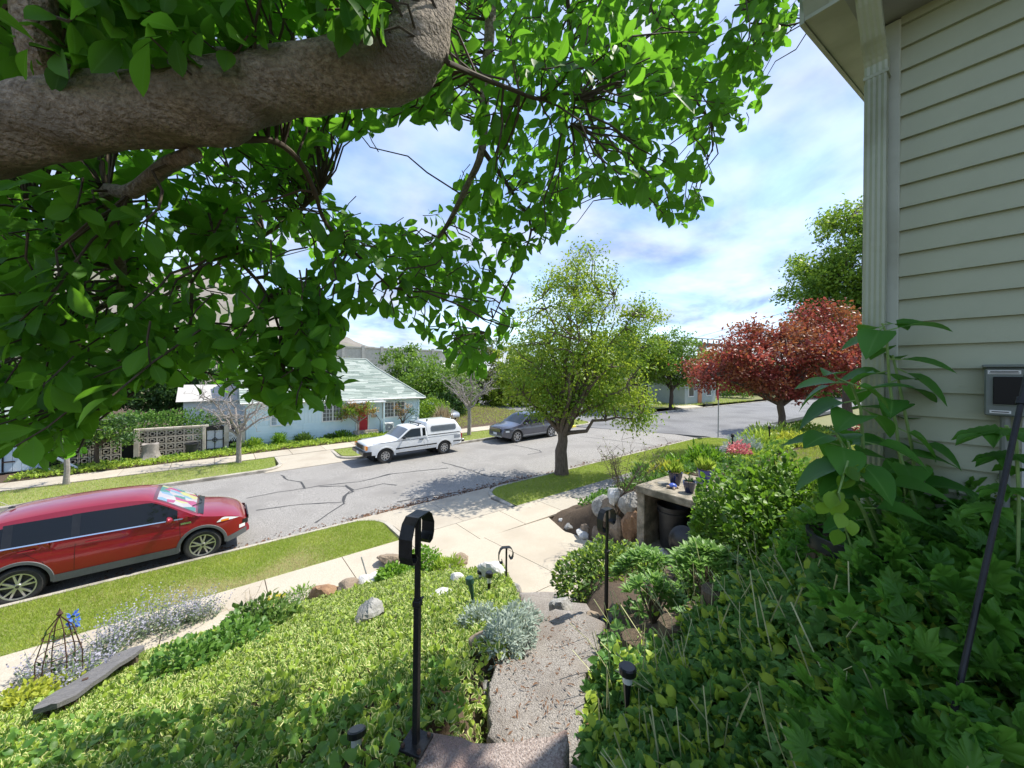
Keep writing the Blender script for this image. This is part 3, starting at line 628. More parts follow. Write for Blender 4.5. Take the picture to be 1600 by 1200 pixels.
# ------------------------------------------------------------------ hill, retaining barrier, power lines
mb = MB(); rows = []
for i in range(40):
    row = []
    for k in range(70):
        a = rad(38 + 112 * k / 69); d = 95 + i * 9.0
        x, y = d * math.cos(a), d * math.sin(a)
        prof = sst(100, 330, d); hmax = 52 * math.exp(-((math.degrees(a) - 92) / 20) ** 2) + 22 * math.exp(-((math.degrees(a) - 118) / 30) ** 2) + 3
        z = -2 + prof * hmax + (math.sin(a * 31 + d * .05) * 2.2 + math.sin(a * 67 + d * .11) * 1.2 + random.gauss(0, .5)) * prof
        row.append((x, y, z))
    rows.append(row)
mb.grid(rows); struct(mb.build('hill', 'hill_rock', smooth=True))
p1 = at(536, 546, 120); p2 = at(640, 546, 132)
d_ = (p2 - p1); ln = d_.length; bt = thing('retaining_barrier', 'grey concrete panel barrier on the hillside above the blue house', 'barrier', (p1.x, p1.y, p1.z - 2), math.atan2(d_.y, d_.x))
cx_ = -24.0
while cx_ < ln + 10:
    b_ = MB(); b_.box((cx_ + 3, 0, 0.6), (5.6, .5, 4.0)); b_.build('panel', 'barrier', bt); b_ = MB(); b_.box((cx_, -.3, .9), (.9, .9, 5.2)); b_.build('post', 'barrier', bt); cx_ += 6
b_ = MB(); b_.box((ln / 2 - 8, -.1, 2.85), (ln + 40, .8, .45)); b_.build('coping', 'barrier', bt)
b_ = MB(); b_.box((ln / 2 - 8, .2, -4.5), (ln + 40, .8, 8)); b_.build('footing', 'barrier', bt)
# rail bridge seen between the trees on the right
p1 = at(1085, 533, 150); p2 = at(1200, 536, 165); d_ = p2 - p1; ln = d_.length
bt = thing('bridge', 'dark low rail bridge deck seen far off left of the red maple', 'bridge', p1, math.atan2(d_.y, d_.x))
b_ = MB(); b_.box((ln / 2, 0, -1.2), (ln * 1.5, 2, 1.1)); b_.build('deck', 'iron_rail', bt)
for i in range(16): b_ = MB(); b_.box((-6 + i * 3.0, -1, .2), (.35, .35, 1.6)); b_.build('railing_post', 'iron_rail', bt)
b_ = MB(); b_.box((ln / 2, -1, 1.0), (ln * 1.5, .3, .3)); b_.build('railing', 'iron_rail', bt)
for i in range(2): b_ = MB(); b_.box((4 + i * 26, 0, -7), (2.2, 1.8, 10.5)); b_.build('pier', 'iron_rail', bt)
for k, (ya, yb, nm) in enumerate(((516, 470, 'topmost thin power line crossing the sky beyond the red maple'), (524, 481, 'middle thin power line crossing the sky beyond the red maple'), (532, 498, 'lowest thin power line crossing the sky beyond the red maple'))):
    pts = []
    for i in range(13): t_ = i / 12; pts.append(at(1040 + 480 * t_, ya + 12 + (yb - ya) * (1040 + 480 * t_ - 1080) / 150 - 0 * t_, 75 - 38 * t_) - Vector((0, 0, 2.2 * t_ * (1 - t_))))
    mb = MB(); mb.tube(pts, .028, 5); setp(mb.build('power_line', 'cable'), nm, 'cable', 'power lines')

# ------------------------------------------------------------------ the near house (corner, eave, downspout, siding boards)
HX, HY = 3.0, .47
hs = thing('house', 'sage green lap sided house corner with downspout at the right edge', 'house', (HX, HY, 2.6))
EX = .127; zb = 3.05; Y0, Y1 = -4.2, HY - .135
mb = MB(); mb.add([(HX - .026, Y0, 0), (HX - .026, Y1, 0), (HX - .003, Y1, EX + .012), (HX - .003, Y0, EX + .012), (HX + .012, Y0, 0), (HX + .012, Y1, 0), (HX + .012, Y1, EX + .012), (HX + .012, Y0, EX + .012), (HX - .024, Y0, .012), (HX - .024, Y1, .012)],
    [(0, 1, 9, 8), (8, 9, 2, 3), (4, 7, 6, 5), (0, 4, 5, 1), (3, 2, 6, 7), (1, 5, 6, 2, 9), (0, 8, 3, 7, 4)]); bm_ = mb.mesh('siding_board', 'siding')
for i in range(27): inst('siding_board', bm_, hs, (0, 0, zb + i * EX), world=True)
mb = MB(); mb.box((HX + 2.81, HY - 2.35, 4.37), (5.58, 4.64, 4.14)); mb.build('wall', 'siding', hs, world=True)
mb = MB(); mb.box((HX + 2.81, HY - 2.35, 2.3), (5.54, 4.6, 1.5)); mb.build('foundation', 'foundation', hs, world=True)
mb = MB(); mb.box((HX - .012, HY - .062, 4.70), (.04, .15, 3.38), bev=.005); mb.build('corner_board', 'trim_white', hs, world=True)
# eave: soffit, fascia, gutter with its end cap; the roof rises along X
SO = 6.40; GX = 2.60; RY = HY + .23; SL = .195
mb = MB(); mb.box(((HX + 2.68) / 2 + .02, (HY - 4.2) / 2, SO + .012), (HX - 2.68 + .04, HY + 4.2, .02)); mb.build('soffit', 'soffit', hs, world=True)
mb = MB(); mb.box((2.675, (HY - 4.2) / 2, SO + .075), (.022, HY + 4.2, .17)); mb.build('fascia', 'trim_white', hs, world=True)
gp = [(2.662, SO + .145), (2.662, SO + .035), (2.612, SO + .03), (2.588, SO + .075), (2.572, SO + .10), (2.568, SO + .145), (2.558, SO + .148), (2.558, SO + .135)]
mb = MB(); mb.grid([[(x, y, z) for x, z in gp] for y in (-4.2, -1.5, 0, RY - .02)]); mb.add([(x, RY - .02, z) for x, z in gp[:6]], [(0, 1, 2, 3, 4, 5)]); mb.build('gutter', 'trim_white', hs, world=True)
mb = MB(); mb.grid([[(x * 1.0 - .002, y, z - .002) for x, z in gp[1:6]] for y in (RY - .16, RY - .13)]); mb.build('gutter_strap', 'downspout_paint', hs, world=True)
def rake(name, y0, y1, dz0, dz1, mat):
    mb = MB(); vs = []
    for x in (2.60, 5.8, 9.0):  # ridge and far slope unseen, placed to shorten the house's shadow
        z = SO + .06 + (3.2 - abs(x - 5.8)) * SL; vs += [(x, y0, z + dz0), (x, y1, z + dz0), (x, y1, z + dz1), (x, y0, z + dz1)]
    mb.add(vs, [(0, 1, 2, 3), (11, 10, 9, 8)] + [f for k in (0, 4) for f in ((k, k + 4, k + 5, k + 1), (k + 1, k + 5, k + 6, k + 2), (k + 2, k + 6, k + 7, k + 3), (k + 3, k + 7, k + 4, k))]); return mb.build(name, mat, hs, world=True)
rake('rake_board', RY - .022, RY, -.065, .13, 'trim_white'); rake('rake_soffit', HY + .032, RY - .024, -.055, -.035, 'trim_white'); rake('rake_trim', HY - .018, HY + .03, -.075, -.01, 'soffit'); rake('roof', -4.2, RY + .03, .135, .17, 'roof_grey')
mb = MB(); vs = [(HX, HY - .02, SO - .05), (8.6, HY - .02, SO - .05), (8.6, HY - .02, SO + .03 + .4 * SL), (5.8, HY - .02, SO + .04 + 3.2 * SL), (HX, HY - .02, SO + .03 + .4 * SL)]; mb.add(vs + [(a, b_ - .1, c) for a, b_, c in vs], [(0, 1, 2, 3, 4), (9, 8, 7, 6, 5), (0, 5, 6, 1), (2, 7, 8, 3), (3, 8, 9, 4)]); mb.build('gable', 'siding', hs, world=True)
# downspout: ribbed rectangular pipe with an offset elbow
def dsp(path, name, mat):
    mb = MB(); rows = []
    for x, y, z, s_ in path:
        ring = []
        for k in range(9):
            a = k / 8; ring.append((x - .032 * s_ - (.004 if k % 2 else 0), y - .044 * s_ + .088 * s_ * a, z))
        ring += [(x + .032 * s_, y + .044 * s_, z), (x + .032 * s_, y - .044 * s_, z), ring[0]]; rows.append(ring)
    mb.grid(rows); return mb.build(name, mat, hs, world=True)
YD = HY - .048
dsp([(2.925, YD, 2.7, 1), (2.925, YD, 6.12, 1)], 'downspout', 'downspout_paint')
elb = [(2.925, YD, 6.10, 1.07), (2.925, YD, 6.15, 1.07)]
for i in range(9): t_ = i / 8; elb.append((2.925 - .10 * t_ ** 1.3, YD, 6.15 + .085 * t_, 1.07 + (.05 if i % 2 else 0)))
elb += [(2.79, YD, 6.27, 1.05), (2.70, YD, 6.35, 1.05), (2.66, YD, 6.40, 1.05), (2.63, YD, 6.46, 1.05)]
dsp(elb, 'downspout_elbow', 'downspout_paint')
for z in (4.1, 6.09): mb = MB(); mb.box((2.925, YD, z), (.074, .104, .018)); mb.build('downspout_strap', 'downspout_paint', hs, world=True)
# electrical box on the siding
eb = thing('electrical_box', 'grey electrical box with black window on the green siding', 'electrical box', (HX - .03, -.06, 4.22))
mb = MB(); mb.box((-.045, 0, .115), (.09, .185, .225), bev=.006); mb.build('case', 'box_grey', eb)
mb = MB(); mb.box((-.05, 0, .236), (.105, .20, .014), bev=.005); mb.build('lid', 'box_grey', eb)
mb = MB(); mb.box((-.0925, .012, .12), (.008, .105, .135), bev=.003); mb.build('door', 'box_grey', eb)
mb = MB(); mb.box((-.099, .022, .122), (.008, .088, .128), bev=.003); mb.build('window', 'box_black', eb)
mb = MB(); mb.box((-.0915, .035, .207), (.003, .095, .018)); s_ = mb.build('sticker', 'sticker', eb)
mb = MB(); mb.box((-.0935, .035, .2095), (.002, .080, .004)); mb.box((-.0935, .035, .2035), (.002, .086, .003)); mb.build('printed_line', 'plastic_black', s_)
mb = MB(); mb.box((-.0915, .045, .022), (.003, .062, .014)); s_ = mb.build('sticker', 'sticker', eb)
mb = MB(); mb.box((-.0935, .045, .022), (.002, .050, .004)); mb.build('printed_line', 'plastic_black', s_)
mb = MB(); mb.tube([(-.045, .03, 0), (-.045, .03, -1.6)], .017, 10); mb.build('conduit', 'conduit', eb); mb = MB(); mb.tube([(-.03, -.025, 0), (-.03, -.025, -1.6)], .009, 8); mb.build('conduit', 'sticker', eb)

# ------------------------------------------------------------------ vehicles
def lin(pts, x):
    for (a, b_), (c, d) in zip(pts, pts[1:]):
        if x <= c: return b_ + (d - b_) * ((x - a) / (c - a) if c > a else 0)
    return pts[-1][1]
def smooth_prof(pts, k=2):
    for _ in range(k):
        o = [pts[0]]
        for (a, b_), (c, d) in zip(pts, pts[1:]): o += [(a * .75 + c * .25, b_ * .75 + d * .25), (a * .25 + c * .75, b_ * .25 + d * .75)]
        pts = o + [pts[-1]]
    return pts
class Car:
    """Body lofted from a side profile: local x forwards, y left, z up, wheels on z = 0."""
    def __init__(s, name, label, sp, loc, rz, ry=0):
        s.sp = sp; s.t = thing(name, label, sp['cat'], loc, rz, ry=ry); s.L = sp['L']; s.W = sp['W'] / 2; s.top = smooth_prof(sp['top'], sp.get('sm', 2)); s.r = sp['r']; s.ra = sp['ra']; s.xw = sp['xw']
        s.body()
    def zt(s, x): return lin(s.top, x)
    def plan(s, x):
        L2 = s.L / 2; e = s.sp.get('pe', .55); q = max(0, (abs(x) - (L2 - e)) / e); k = s.sp.get('pk', .30); return s.W * (1 - k * q ** s.sp.get('pp', 2.2))
    def w(s, x, z):
        bl = s.sp['belt']; W = s.plan(x)
        if z > bl: W *= 1 - s.sp['tumble'] * (z - bl)
        else:
            q = (z - .62) / .5; W *= 1 - .045 * q * q
            if z > .78 and s.sp.get('shoulder'): W *= 1 - .03 * (z - .78) / (bl - .78 + 1e-3)
        return W
    def zb(s, x):
        z = s.sp['rock']; L2 = s.L / 2
        z += s.sp.get('lift', .12) * max(0, (abs(x) - (L2 - .45)) / .45)
        for xw in s.xw:
            d = abs(x - xw)
            if d < s.ra: z = max(z, s.r + math.sqrt(s.ra ** 2 - d * d) * s.sp.get('ry', 1.0))
        return z
    def ring(s, x):
        zt, zb_ = s.zt(x), s.zb(x); zs = zt - s.sp.get('edge', .07); zs = max(zs, zb_ + .04); zt = max(zt, zs + .02); o = []
        for j in range(13): z = zb_ + (zs - zb_) * j / 12; o.append((s.w(x, z), z))
        ws = s.w(x, zs)
        for q in (.05, .13, .28, .5, .75, 1.0): o.append((ws * (1 - q), zs + (zt - zs) * (1 - (1 - q) ** 3.2)))
        return o
    def body(s):
        xs = set(np.linspace(-s.L / 2, s.L / 2, 64))
        for xw in s.xw:
            for a in np.linspace(0, math.pi, 19): xs.add(xw + s.ra * .9995 * math.cos(a))
        xs = sorted(xs); rows = []
        for x in xs: h = s.ring(x); rows.append([(x, -y, z) for y, z in h] + [(x, y, z) for y, z in h[-2::-1]])
        mb = MB(); mb.grid(rows); n = len(rows[0]); mb.f.append(tuple(range(n))); k = (len(rows) - 1) * n; mb.f.append(tuple(k + i for i in range(n - 1, -1, -1)))
        s.bd = mb.build('body', s.sp['paint'], s.t, True)
        # underbody and wheel wells
        mb = MB(); mb.box((0, 0, s.sp['rock'] + .14), (s.L * .86, s.W * 1.20, .34)); mb.build('underbody', 'dark_void', s.t)
        for xw in s.xw: mb = MB(); mb.box((xw, 0, s.r + .1), (s.ra * 2.1, s.W * 1.12, s.ra * 2 - .1)); mb.build('wheel_well', 'dark_void', s.t)
    def patch(s, name, mat, x0, x1, lo, hi, off=.006, sides=(-1, 1), nx=14, nz=4, parent=None, smooth=True):
        lo = lo if callable(lo) else (lambda x, v=lo: v); hi = hi if callable(hi) else (lambda x, v=hi: v); r = []
        for sd in sides:
            rows = []
            for i in range(nx + 1):
                x = x0 + (x1 - x0) * i / nx; a, b_ = lo(x), max(lo(x) + .002, hi(x)); rows.append([(x, sd * (s.w(x, a + (b_ - a) * k / nz) + off), a + (b_ - a) * k / nz) for k in range(nz + 1)])
            mb = MB(); mb.grid(rows); r.append(mb.build(name, mat, parent or s.t, smooth))
        return r
    def topglass(s, name, mat, x0, x1, inset, off=.008, n=10, back=False):
        rows = []
        for i in range(n + 1):
            x = x0 + (x1 - x0) * i / n; h = s.ring(x); ws = h[12][0]; zs = h[12][1]; zt = s.zt(x); row = []
            for k in range(-6, 7): q = 1 - abs(k) / 6 * (1 - inset); row.append((x, k / 6 * ws * (1 - inset), zs + (zt - zs) * (1 - (1 - q) ** 3.2) + off))
            rows.append(row)
        mb = MB(); mb.grid(rows); return mb.build(name, mat, s.t, True)
    def wheels(s, style, track):
        for xw in s.xw:
            for sd in (-1, 1): wheel(s.t, (xw, sd * track, s.r), s.r, s.sp['tw'], s.sp['rr'], style, sd)
def wheel(parent, c, r, wd, rr, style, sd):
    prof = [(rr, -wd / 2 + .01), (rr + .02, -wd / 2), (r - .04, -wd / 2 - .004), (r - .012, -wd / 2 + .02), (r, -wd / 2 + .045), (r, wd / 2 - .045), (r - .012, wd / 2 - .02), (r - .04, wd / 2 + .004), (rr + .02, wd / 2), (rr, wd / 2 - .01), (rr - .02, wd / 2 - .05), (rr - .02, -wd / 2 + .05), (rr, -wd / 2 + .01)]
    mb = MB(); mb.lathe(prof, 32, 'Y'); o = mb.build('wheel', 'rubber', parent, True); o.location = c
    f = sd * (wd / 2 - .02); mb = MB(); mb.lathe([(0, f - sd * .06), (rr - .01, f - sd * .06)], 28, 'Y'); mb.build('wheel_disc', 'alloy_dark', o)
    mb = MB(); mb.lathe([(rr - .018, f - sd * .05), (rr - .016, f + sd * .012), (rr + .004, f + sd * .016), (rr + .006, f - sd * .01)], 32, 'Y')
    ns = {'twin': 5, 'ten': 7, 'slot': 8}[style]
    for i in range(ns):
        a = 2 * math.pi * i / ns + .3
        for da in ((-.13, .13) if style == 'twin' else (0,)):
            b1 = .034 if style == 'twin' else (.05 if style == 'slot' else .04); p0 = (math.cos(a + da * .5) * .04, math.sin(a + da * .5) * .04); p1 = (math.cos(a + da * 1.7) * (rr - .01), math.sin(a + da * 1.7) * (rr - .01)); dx, dz = p1[0] - p0[0], p1[1] - p0[1]; l_ = math.hypot(dx, dz); nx, nz = -dz / l_ * b1 / 2, dx / l_ * b1 / 2
            vs = [];
            for (p, k, y) in ((p0, 1.0, .012), (p1, .8, .006)): vs += [(p[0] + nx * k, f + sd * y, p[1] + nz * k), (p[0] - nx * k, f + sd * y, p[1] - nz * k), (p[0] - nx * k * 1.3, f - sd * .04, p[1] - nz * k * 1.3), (p[0] + nx * k * 1.3, f - sd * .04, p[1] + nz * k * 1.3)]
            mb.add(vs, [(0, 4, 5, 1), (1, 5, 6, 2), (2, 6, 7, 3), (3, 7, 4, 0), (0, 1, 2, 3), (7, 6, 5, 4)])
    mb.lathe([(0, f + sd * .018), (.045, f + sd * .016), (.065, f - sd * .02)], 18, 'Y'); rim = mb.build('rim', 'alloy', o, False)
    mb = MB(); mb.lathe([(0, f + sd * .022), (.026, f + sd * .020)], 14, 'Y'); mb.build('hub_cap', 'alloy_dark', rim if False else o)
def handle(car, x, z, mat):
    for sd in (-1, 1):
        mb = MB(); y = sd * (car.w(x, z) + .016); mb.box((x, y, z), (.22, .03, .032), bev=.012); mb.build('door_handle', mat, car.t, True)
def mirror(car, x, z, mat, ext=.19, size=(.14, .22, .15)):
    for sd in (-1, 1):
        y = sd * (car.w(x, z) + .03); mb = MB(); rows = []
        for i in range(9):
            th = math.pi * i / 8; rows.append([(x + size[0] / 2 * math.sin(th) * math.cos(2 * math.pi * j / 14) * (1.2 if math.cos(2 * math.pi * j / 14) > 0 else .5), y + sd * size[1] / 2 + size[1] / 2 * math.cos(th), z + .05 + size[2] / 2 * math.sin(th) ** .7 * math.sin(2 * math.pi * j / 14)) for j in range(15)])
        mb.grid(rows); o = mb.build('mirror', mat, car.t, True)
        mb = MB(); mb.box((x + .01, y + sd * .02, z + .0), (.07, .10, .03)); mb.build('mirror_arm', 'plastic_black', o)
def seam(car, x0, z0, x1, z1, wd=.007, mat='dark_void'):
    for sd in (-1, 1):
        rows = []
        for i in range(9): t_ = i / 8; x = x0 + (x1 - x0) * t_; z = z0 + (z1 - z0) * t_; y = sd * (car.w(x, z) + .0025); rows.append([(x - wd / 2, y, z), (x + wd / 2, y, z)])
        mb = MB(); mb.grid(rows); mb.build('door_gap', mat, car.t)
SLP = -math.atan(.02)
# red SUV at the near kerb, facing along +X
sp = dict(cat='car', L=4.52, W=1.84, belt=1.03, tumble=.40, rock=.28, r=.345, ra=.405, xw=(1.36, -1.33), tw=.235, rr=.235, paint='paint_red', edge=.085, pe=.75, pk=.34, pp=2.3, lift=.10, shoulder=1,
    top=[(-2.26, .62), (-2.24, .98), (-2.12, 1.12), (-1.95, 1.42), (-1.78, 1.60), (-1.2, 1.665), (-.4, 1.685), (.25, 1.655), (.55, 1.59), (1.0, 1.30), (1.30, 1.105), (1.45, 1.06), (1.85, .98), (2.08, .88), (2.20, .74), (2.26, .55)])
c = Car('parked_car', 'shiny red SUV parked at the near kerb with a colourful sunshade', sp, (-1.58, 12.17, zr(-1.58) + .012), 0, SLP); cz = c.zt
wt = lambda x: min(cz(x) - .115, 1.50)
c.patch('side_window', 'glass_dark', -.62 + .06, .93, lambda x: 1.045 + .03 * (1 - x), lambda x: min(wt(x), 1.49 - .02 * x), parent=None)[0]
c.patch('side_window', 'glass_dark', -1.42, -.64, lambda x: 1.085, lambda x: wt(x) - .01)
c.patch('side_window', 'glass_dark', -1.98, -1.50, lambda x: 1.10 - .02 * (x + 1.5), lambda x: min(wt(x) - .02, 1.44))
c.patch('window_pillar', 'plastic_black', -.66, -.54, 1.06, lambda x: wt(x), .008, nx=2); c.patch('window_pillar', 'plastic_black', -1.52, -1.40, 1.09, lambda x: wt(x) - .01, .008, nx=2)
c.patch('window_trim', 'chrome', -2.02, 1.02, lambda x: 1.075 - .028 * (x + .5) * .6 - (.014), lambda x: 1.075 - .028 * (x + .5) * .6 + .008, .010, nx=24, nz=1)
c.topglass('rear_window', 'glass_dark', -2.10, -1.86, .10)
c.topglass('sunshade', 'sunshade', .58, 1.24, .16, .004); c.topglass('windscreen', 'glass_clear', .52, 1.30, .07, .012)
c.topglass('windscreen_cowl', 'plastic_black', 1.28, 1.38, .10, .010, 3)
rockline = lambda x: sp['rock'] + .10 * max(0, (abs(x) - 1.81) / .45)
c.patch('cladding', 'cladding', -.90, .94, lambda x: .28, lambda x: .425, .012, nx=20)
for xw in c.xw:
    for sd in (-1, 1):
        mb = MB(); rows = []
        for i in range(23):
            a = -.10 + (math.pi + .20) * i / 22; row = []
            for q, o_ in ((.395, -.02), (.405, .012), (.455, .014), (.462, .002)): x = xw + q * math.cos(a); z = max(.25, .345 + q * math.sin(a)); row.append((x, sd * (c.w(x, z) + o_), z))
            rows.append(row)
        mb.grid(rows); mb.build('arch_trim', 'cladding', c.t, True)
c.patch('bumper_cladding', 'cladding', 1.80, 2.20, lambda x: c.zb(x) - .005, lambda x: c.zb(x) + .13, .010); c.patch('bumper_cladding', 'cladding', -2.22, -1.76, lambda x: c.zb(x) - .005, lambda x: c.zb(x) + .18, .010)
c.patch('headlight', 'lamp_clear', 1.62, 2.10, lambda x: .80 + .03 * (1.9 - x), lambda x: min(.80 + .26 * (x - 1.60) / .35, .93, cz(x) - .10), .010, nx=10); c.patch('turn_signal', 'lamp_amber', 1.70, 1.85, .805, .845, .014, nx=4)
c.patch('fog_lamp', 'lamp_clear', 2.05, 2.17, .52, .60, .012, nx=4); c.patch('lower_grille', 'plastic_black', 2.12, 2.235, .58, .70, .009, nx=5); c.patch('tail_light', 'lamp_red', -2.22, -1.95, .92, 1.06, .010)
c.patch('fender_badge', 'chrome', .98, 1.16, .905, .945, .012, nx=3)
seam(c, .98, .44, .96, 1.03); seam(c, -.62, .44, -.60, 1.05); seam(c, -1.02, .72, -1.42, 1.08); seam(c, -1.02, .72, -.93, .44)
handle(c, -.36, .93, 'paint_red'); handle(c, -1.22, .97, 'paint_red'); mirror(c, .78, 1.05, 'paint_red'); c.wheels('twin', .80)
mb = MB(); mb.lathe([(.05, 0), (.045, .02), (.012, .035)], 12, c=(-1.62, 0, 1.64)); o = mb.build('antenna_base', 'plastic_black', c.t, True); mb = MB(); mb.tube([(-1.62, 0, 1.66), (-1.84, 0, 1.86)], .005, 5); mb.build('antenna', 'plastic_black', o)
for sd in (-1, 1): mb = MB(); mb.tube([(1.33, sd * .10, 1.12), (1.18, sd * .55, 1.20)], .008, 5); mb.build('wiper', 'plastic_black', c.t)
mb = MB(); mb.box((2.245, 0, .66), (.03, .9, .10), bev=.01); mb.build('grille', 'plastic_black', c.t)

# white pickup with a canopy, facing -X, at the far kerb
sp = dict(cat='truck', L=4.95, W=1.80, belt=1.06, tumble=.22, rock=.44, r=.355, ra=.42, xw=(1.60, -1.44), tw=.22, rr=.20, paint='paint_white', edge=.05, pe=.22, pk=.10, pp=2.0, lift=.06, sm=1, ry=.92,
    top=[(-2.475, .86), (-2.46, 1.06), (-2.44, 1.10), (-.52, 1.10), (-.50, 1.12), (-.49, 1.50), (-.42, 1.575), (.25, 1.585), (.42, 1.545), (1.02, 1.09), (1.10, 1.065), (2.20, .985), (2.42, .95), (2.475, .80)])
fp = on_street(600, 722); c = Car('pickup_truck', 'white pickup truck with white canopy parked by the blue house', sp, (6.27 + 1.52, 18.22, zr(7.8) + .02), math.pi, -SLP); cz = c.zt
c.patch('side_window', 'glass_smoke', -.14, .86, 1.09, lambda x: min(cz(x) - .10, 1.50), nx=12); c.patch('side_window', 'glass_dark', -.40, -.24, 1.10, 1.47, nx=3)
c.topglass('windscreen', 'glass_grey', .47, .985, .07); c.patch('side_moulding', 'plastic_black', -2.40, -1.92, .60, .66, .012); c.patch('side_moulding', 'plastic_black', -.98, 1.12, .60, .66, .012); c.patch('side_stripe', 'stripe_grey', -2.40, 2.2, .965, .99, .004, nx=20, nz=1); c.patch('side_stripe', 'stripe_grey', -2.36, -1.98, .78, .94, .004)
seam(c, .98, .50, .95, 1.06); seam(c, -.30, .50, -.30, 1.06); seam(c, -.50, .50, -.50, 1.08); handle(c, -.16, .93, 'plastic_black'); mirror(c, .74, 1.07, 'plastic_black', size=(.10, .2, .15)); c.wheels('slot', .74)
for xw in c.xw:
    for sd in (-1, 1):
        mb = MB(); rows = []
        for i in range(17):
            a = math.pi * i / 16; rows.append([(xw + q * math.cos(a), sd * (c.W * k), .355 + q * .93 * math.sin(a)) for q, k in ((.40, .96), (.42, 1.012), (.475, 1.012), (.48, .99))])
        mb.grid(rows); mb.build('wheel_flare', 'paint_white' if xw > 0 else 'paint_white', c.t, True)
# canopy shell on the bed
mb = MB(); rows = []
for x, h, wd in ((-2.47, 1.12, .86), (-2.40, 1.30, .83), (-2.28, 1.52, .80), (-2.15, 1.70, .77), (-1.9, 1.745, .76), (-.75, 1.735, .76), (-.55, 1.70, .765), (-.50, 1.62, .78)):
    r_ = [(-.87, 1.10), (-.87 + (.87 - wd) * .5, 1.10 + (h - 1.10) * .5), (-wd - .0, h - .12 if h > 1.3 else h), (-wd + .05, h - .035 if h > 1.3 else h), (-wd + .2, h)]; rows.append([(x, y, z) for y, z in r_] + [(x, -y, z) for y, z in r_[::-1]])
mb.grid(rows); mb.f += [tuple(range(10)), tuple(70 + i for i in range(9, -1, -1))]; cap = mb.build('canopy', 'paint_white', c.t, True)
for sd in (-1, 1): mb = MB(); mb.grid([[(x, sd * (.868 - (z - 1.10) * .155 + .012), z) for z in (1.235 + d_, 1.36, 1.52 - d_)] for x, d_ in ((-2.12, .05), (-2.06, .0), (-1.4, .0), (-.76, 0), (-.70, .05))]); mb.build('canopy_window', 'glass_grey', c.t, True)
for sd in (-1, 1): mb = MB(); mb.box((-.62, sd * .55, 1.79), (.06, .06, .12)); mb.box((-2.0, sd * .55, 1.79), (.06, .06, .10)); mb.build('rack_foot', 'chrome', c.t)
mb = MB(); mb.box((-.2, 0, 1.66), (.12, 1.3, .03)); mb.box((-.2, .5, 1.62), (.04, .04, .1)); mb.box((-.2, -.5, 1.62), (.04, .04, .1)); mb.build('roof_rack', 'plastic_black', c.t)
# nose: grille, lamps, bumper, plate
mb = MB(); mb.box((2.485, 0, .80), (.03, .86, .20)); g_ = mb.build('grille', 'plastic_black', c.t)
for i in range(9): mb = MB(); mb.box((2.502, -.38 + i * .095, .80), (.014, .022, .18)); mb.build('grille_bar', 'alloy_dark', g_)
for sd in (-1, 1):
    mb = MB(); mb.box((2.488, sd * .56, .81), (.03, .22, .16)); mb.build('headlight', 'lamp_clear' if sd < -2 else 'plastic_black', c.t); mb = MB(); mb.box((2.45, sd * .77, .81), (.10, .17, .17)); mb.build('turn_signal', 'lamp_amber', c.t)
    mb = MB(); mb.box((-2.455, sd * .80, .86), (.05, .13, .24)); mb.build('tail_light', 'lamp_red', c.t)
mb = MB(); mb.box((2.53, 0, .56), (.16, 1.78, .18), bev=.03); mb.box((2.40, .87, .56), (.32, .06, .17)); mb.box((2.40, -.87, .56), (.32, .06, .17)); mb.build('front_bumper', 'plastic_black', c.t); mb = MB(); mb.box((-2.55, 0, .60), (.16, 1.72, .16), bev=.03); mb.build('rear_bumper', 'plastic_black', c.t)
mb = MB(); mb.box((2.617, .05, .55), (.012, .30, .13)); mb.build('number_plate', 'number_plate', c.t)

# dark blue-grey SUV behind the street tree, facing -X
sp = dict(cat='car', L=4.78, W=1.88, belt=1.02, tumble=.36, rock=.29, r=.365, ra=.425, xw=(1.45, -1.31), tw=.24, rr=.25, paint='paint_grey', edge=.08, pe=.70, pk=.30, pp=2.4, lift=.12, shoulder=1,
    top=[(-2.39, .60), (-2.36, 1.0), (-2.2, 1.2), (-1.95, 1.52), (-1.6, 1.65), (-.5, 1.70), (.2, 1.665), (.5, 1.58), (1.1, 1.18), (1.3, 1.09), (2.0, .99), (2.25, .90), (2.36, .78), (2.39, .52)])
c = Car('parked_car', 'dark blue grey SUV parked at the far kerb behind the street tree', sp, (13.99 + 1.45, 18.24, zr(15.4) + .02), math.pi, -SLP); cz = c.zt
c.patch('side_window', 'glass_dark', -.55, .98, 1.05, lambda x: min(cz(x) - .115, 1.50)); c.patch('side_window', 'glass_dark', -1.9, -.66, lambda x: 1.07, lambda x: min(cz(x) - .12, 1.50)); c.topglass('windscreen', 'glass_smoke', .50, 1.22, .07)
c.patch('sill_trim', 'cladding_silver', -.86, 1.0, .36, .42, .014); c.patch('cladding', 'cladding', -.88, 1.02, .29, .36, .012)
for xw in c.xw:
    for sd in (-1, 1):
        mb = MB(); rows = []
        for i in range(19):
            a = math.pi * i / 18; rows.append([(xw + q * math.cos(a), sd * (c.w(xw + q * math.cos(a), .365 + q * math.sin(a)) + o_), .365 + q * math.sin(a)) for q, o_ in ((.415, -.02), (.425, .012), (.47, .013), (.476, .0))])
        mb.grid(rows); mb.build('arch_trim', 'cladding', c.t, True)
c.patch('headlight', 'lamp_clear', 2.02, 2.22, .66, .76, .012, nx=5); c.patch('running_light', 'plastic_black', 1.95, 2.30, .84, .88, .012, nx=5); seam(c, 1.0, .44, .98, 1.02); seam(c, -.60, .44, -.58, 1.04); handle(c, -.32, .94, 'paint_grey'); handle(c, -1.2, .96, 'paint_grey'); mirror(c, .86, 1.03, 'paint_grey'); c.wheels('ten', .82)
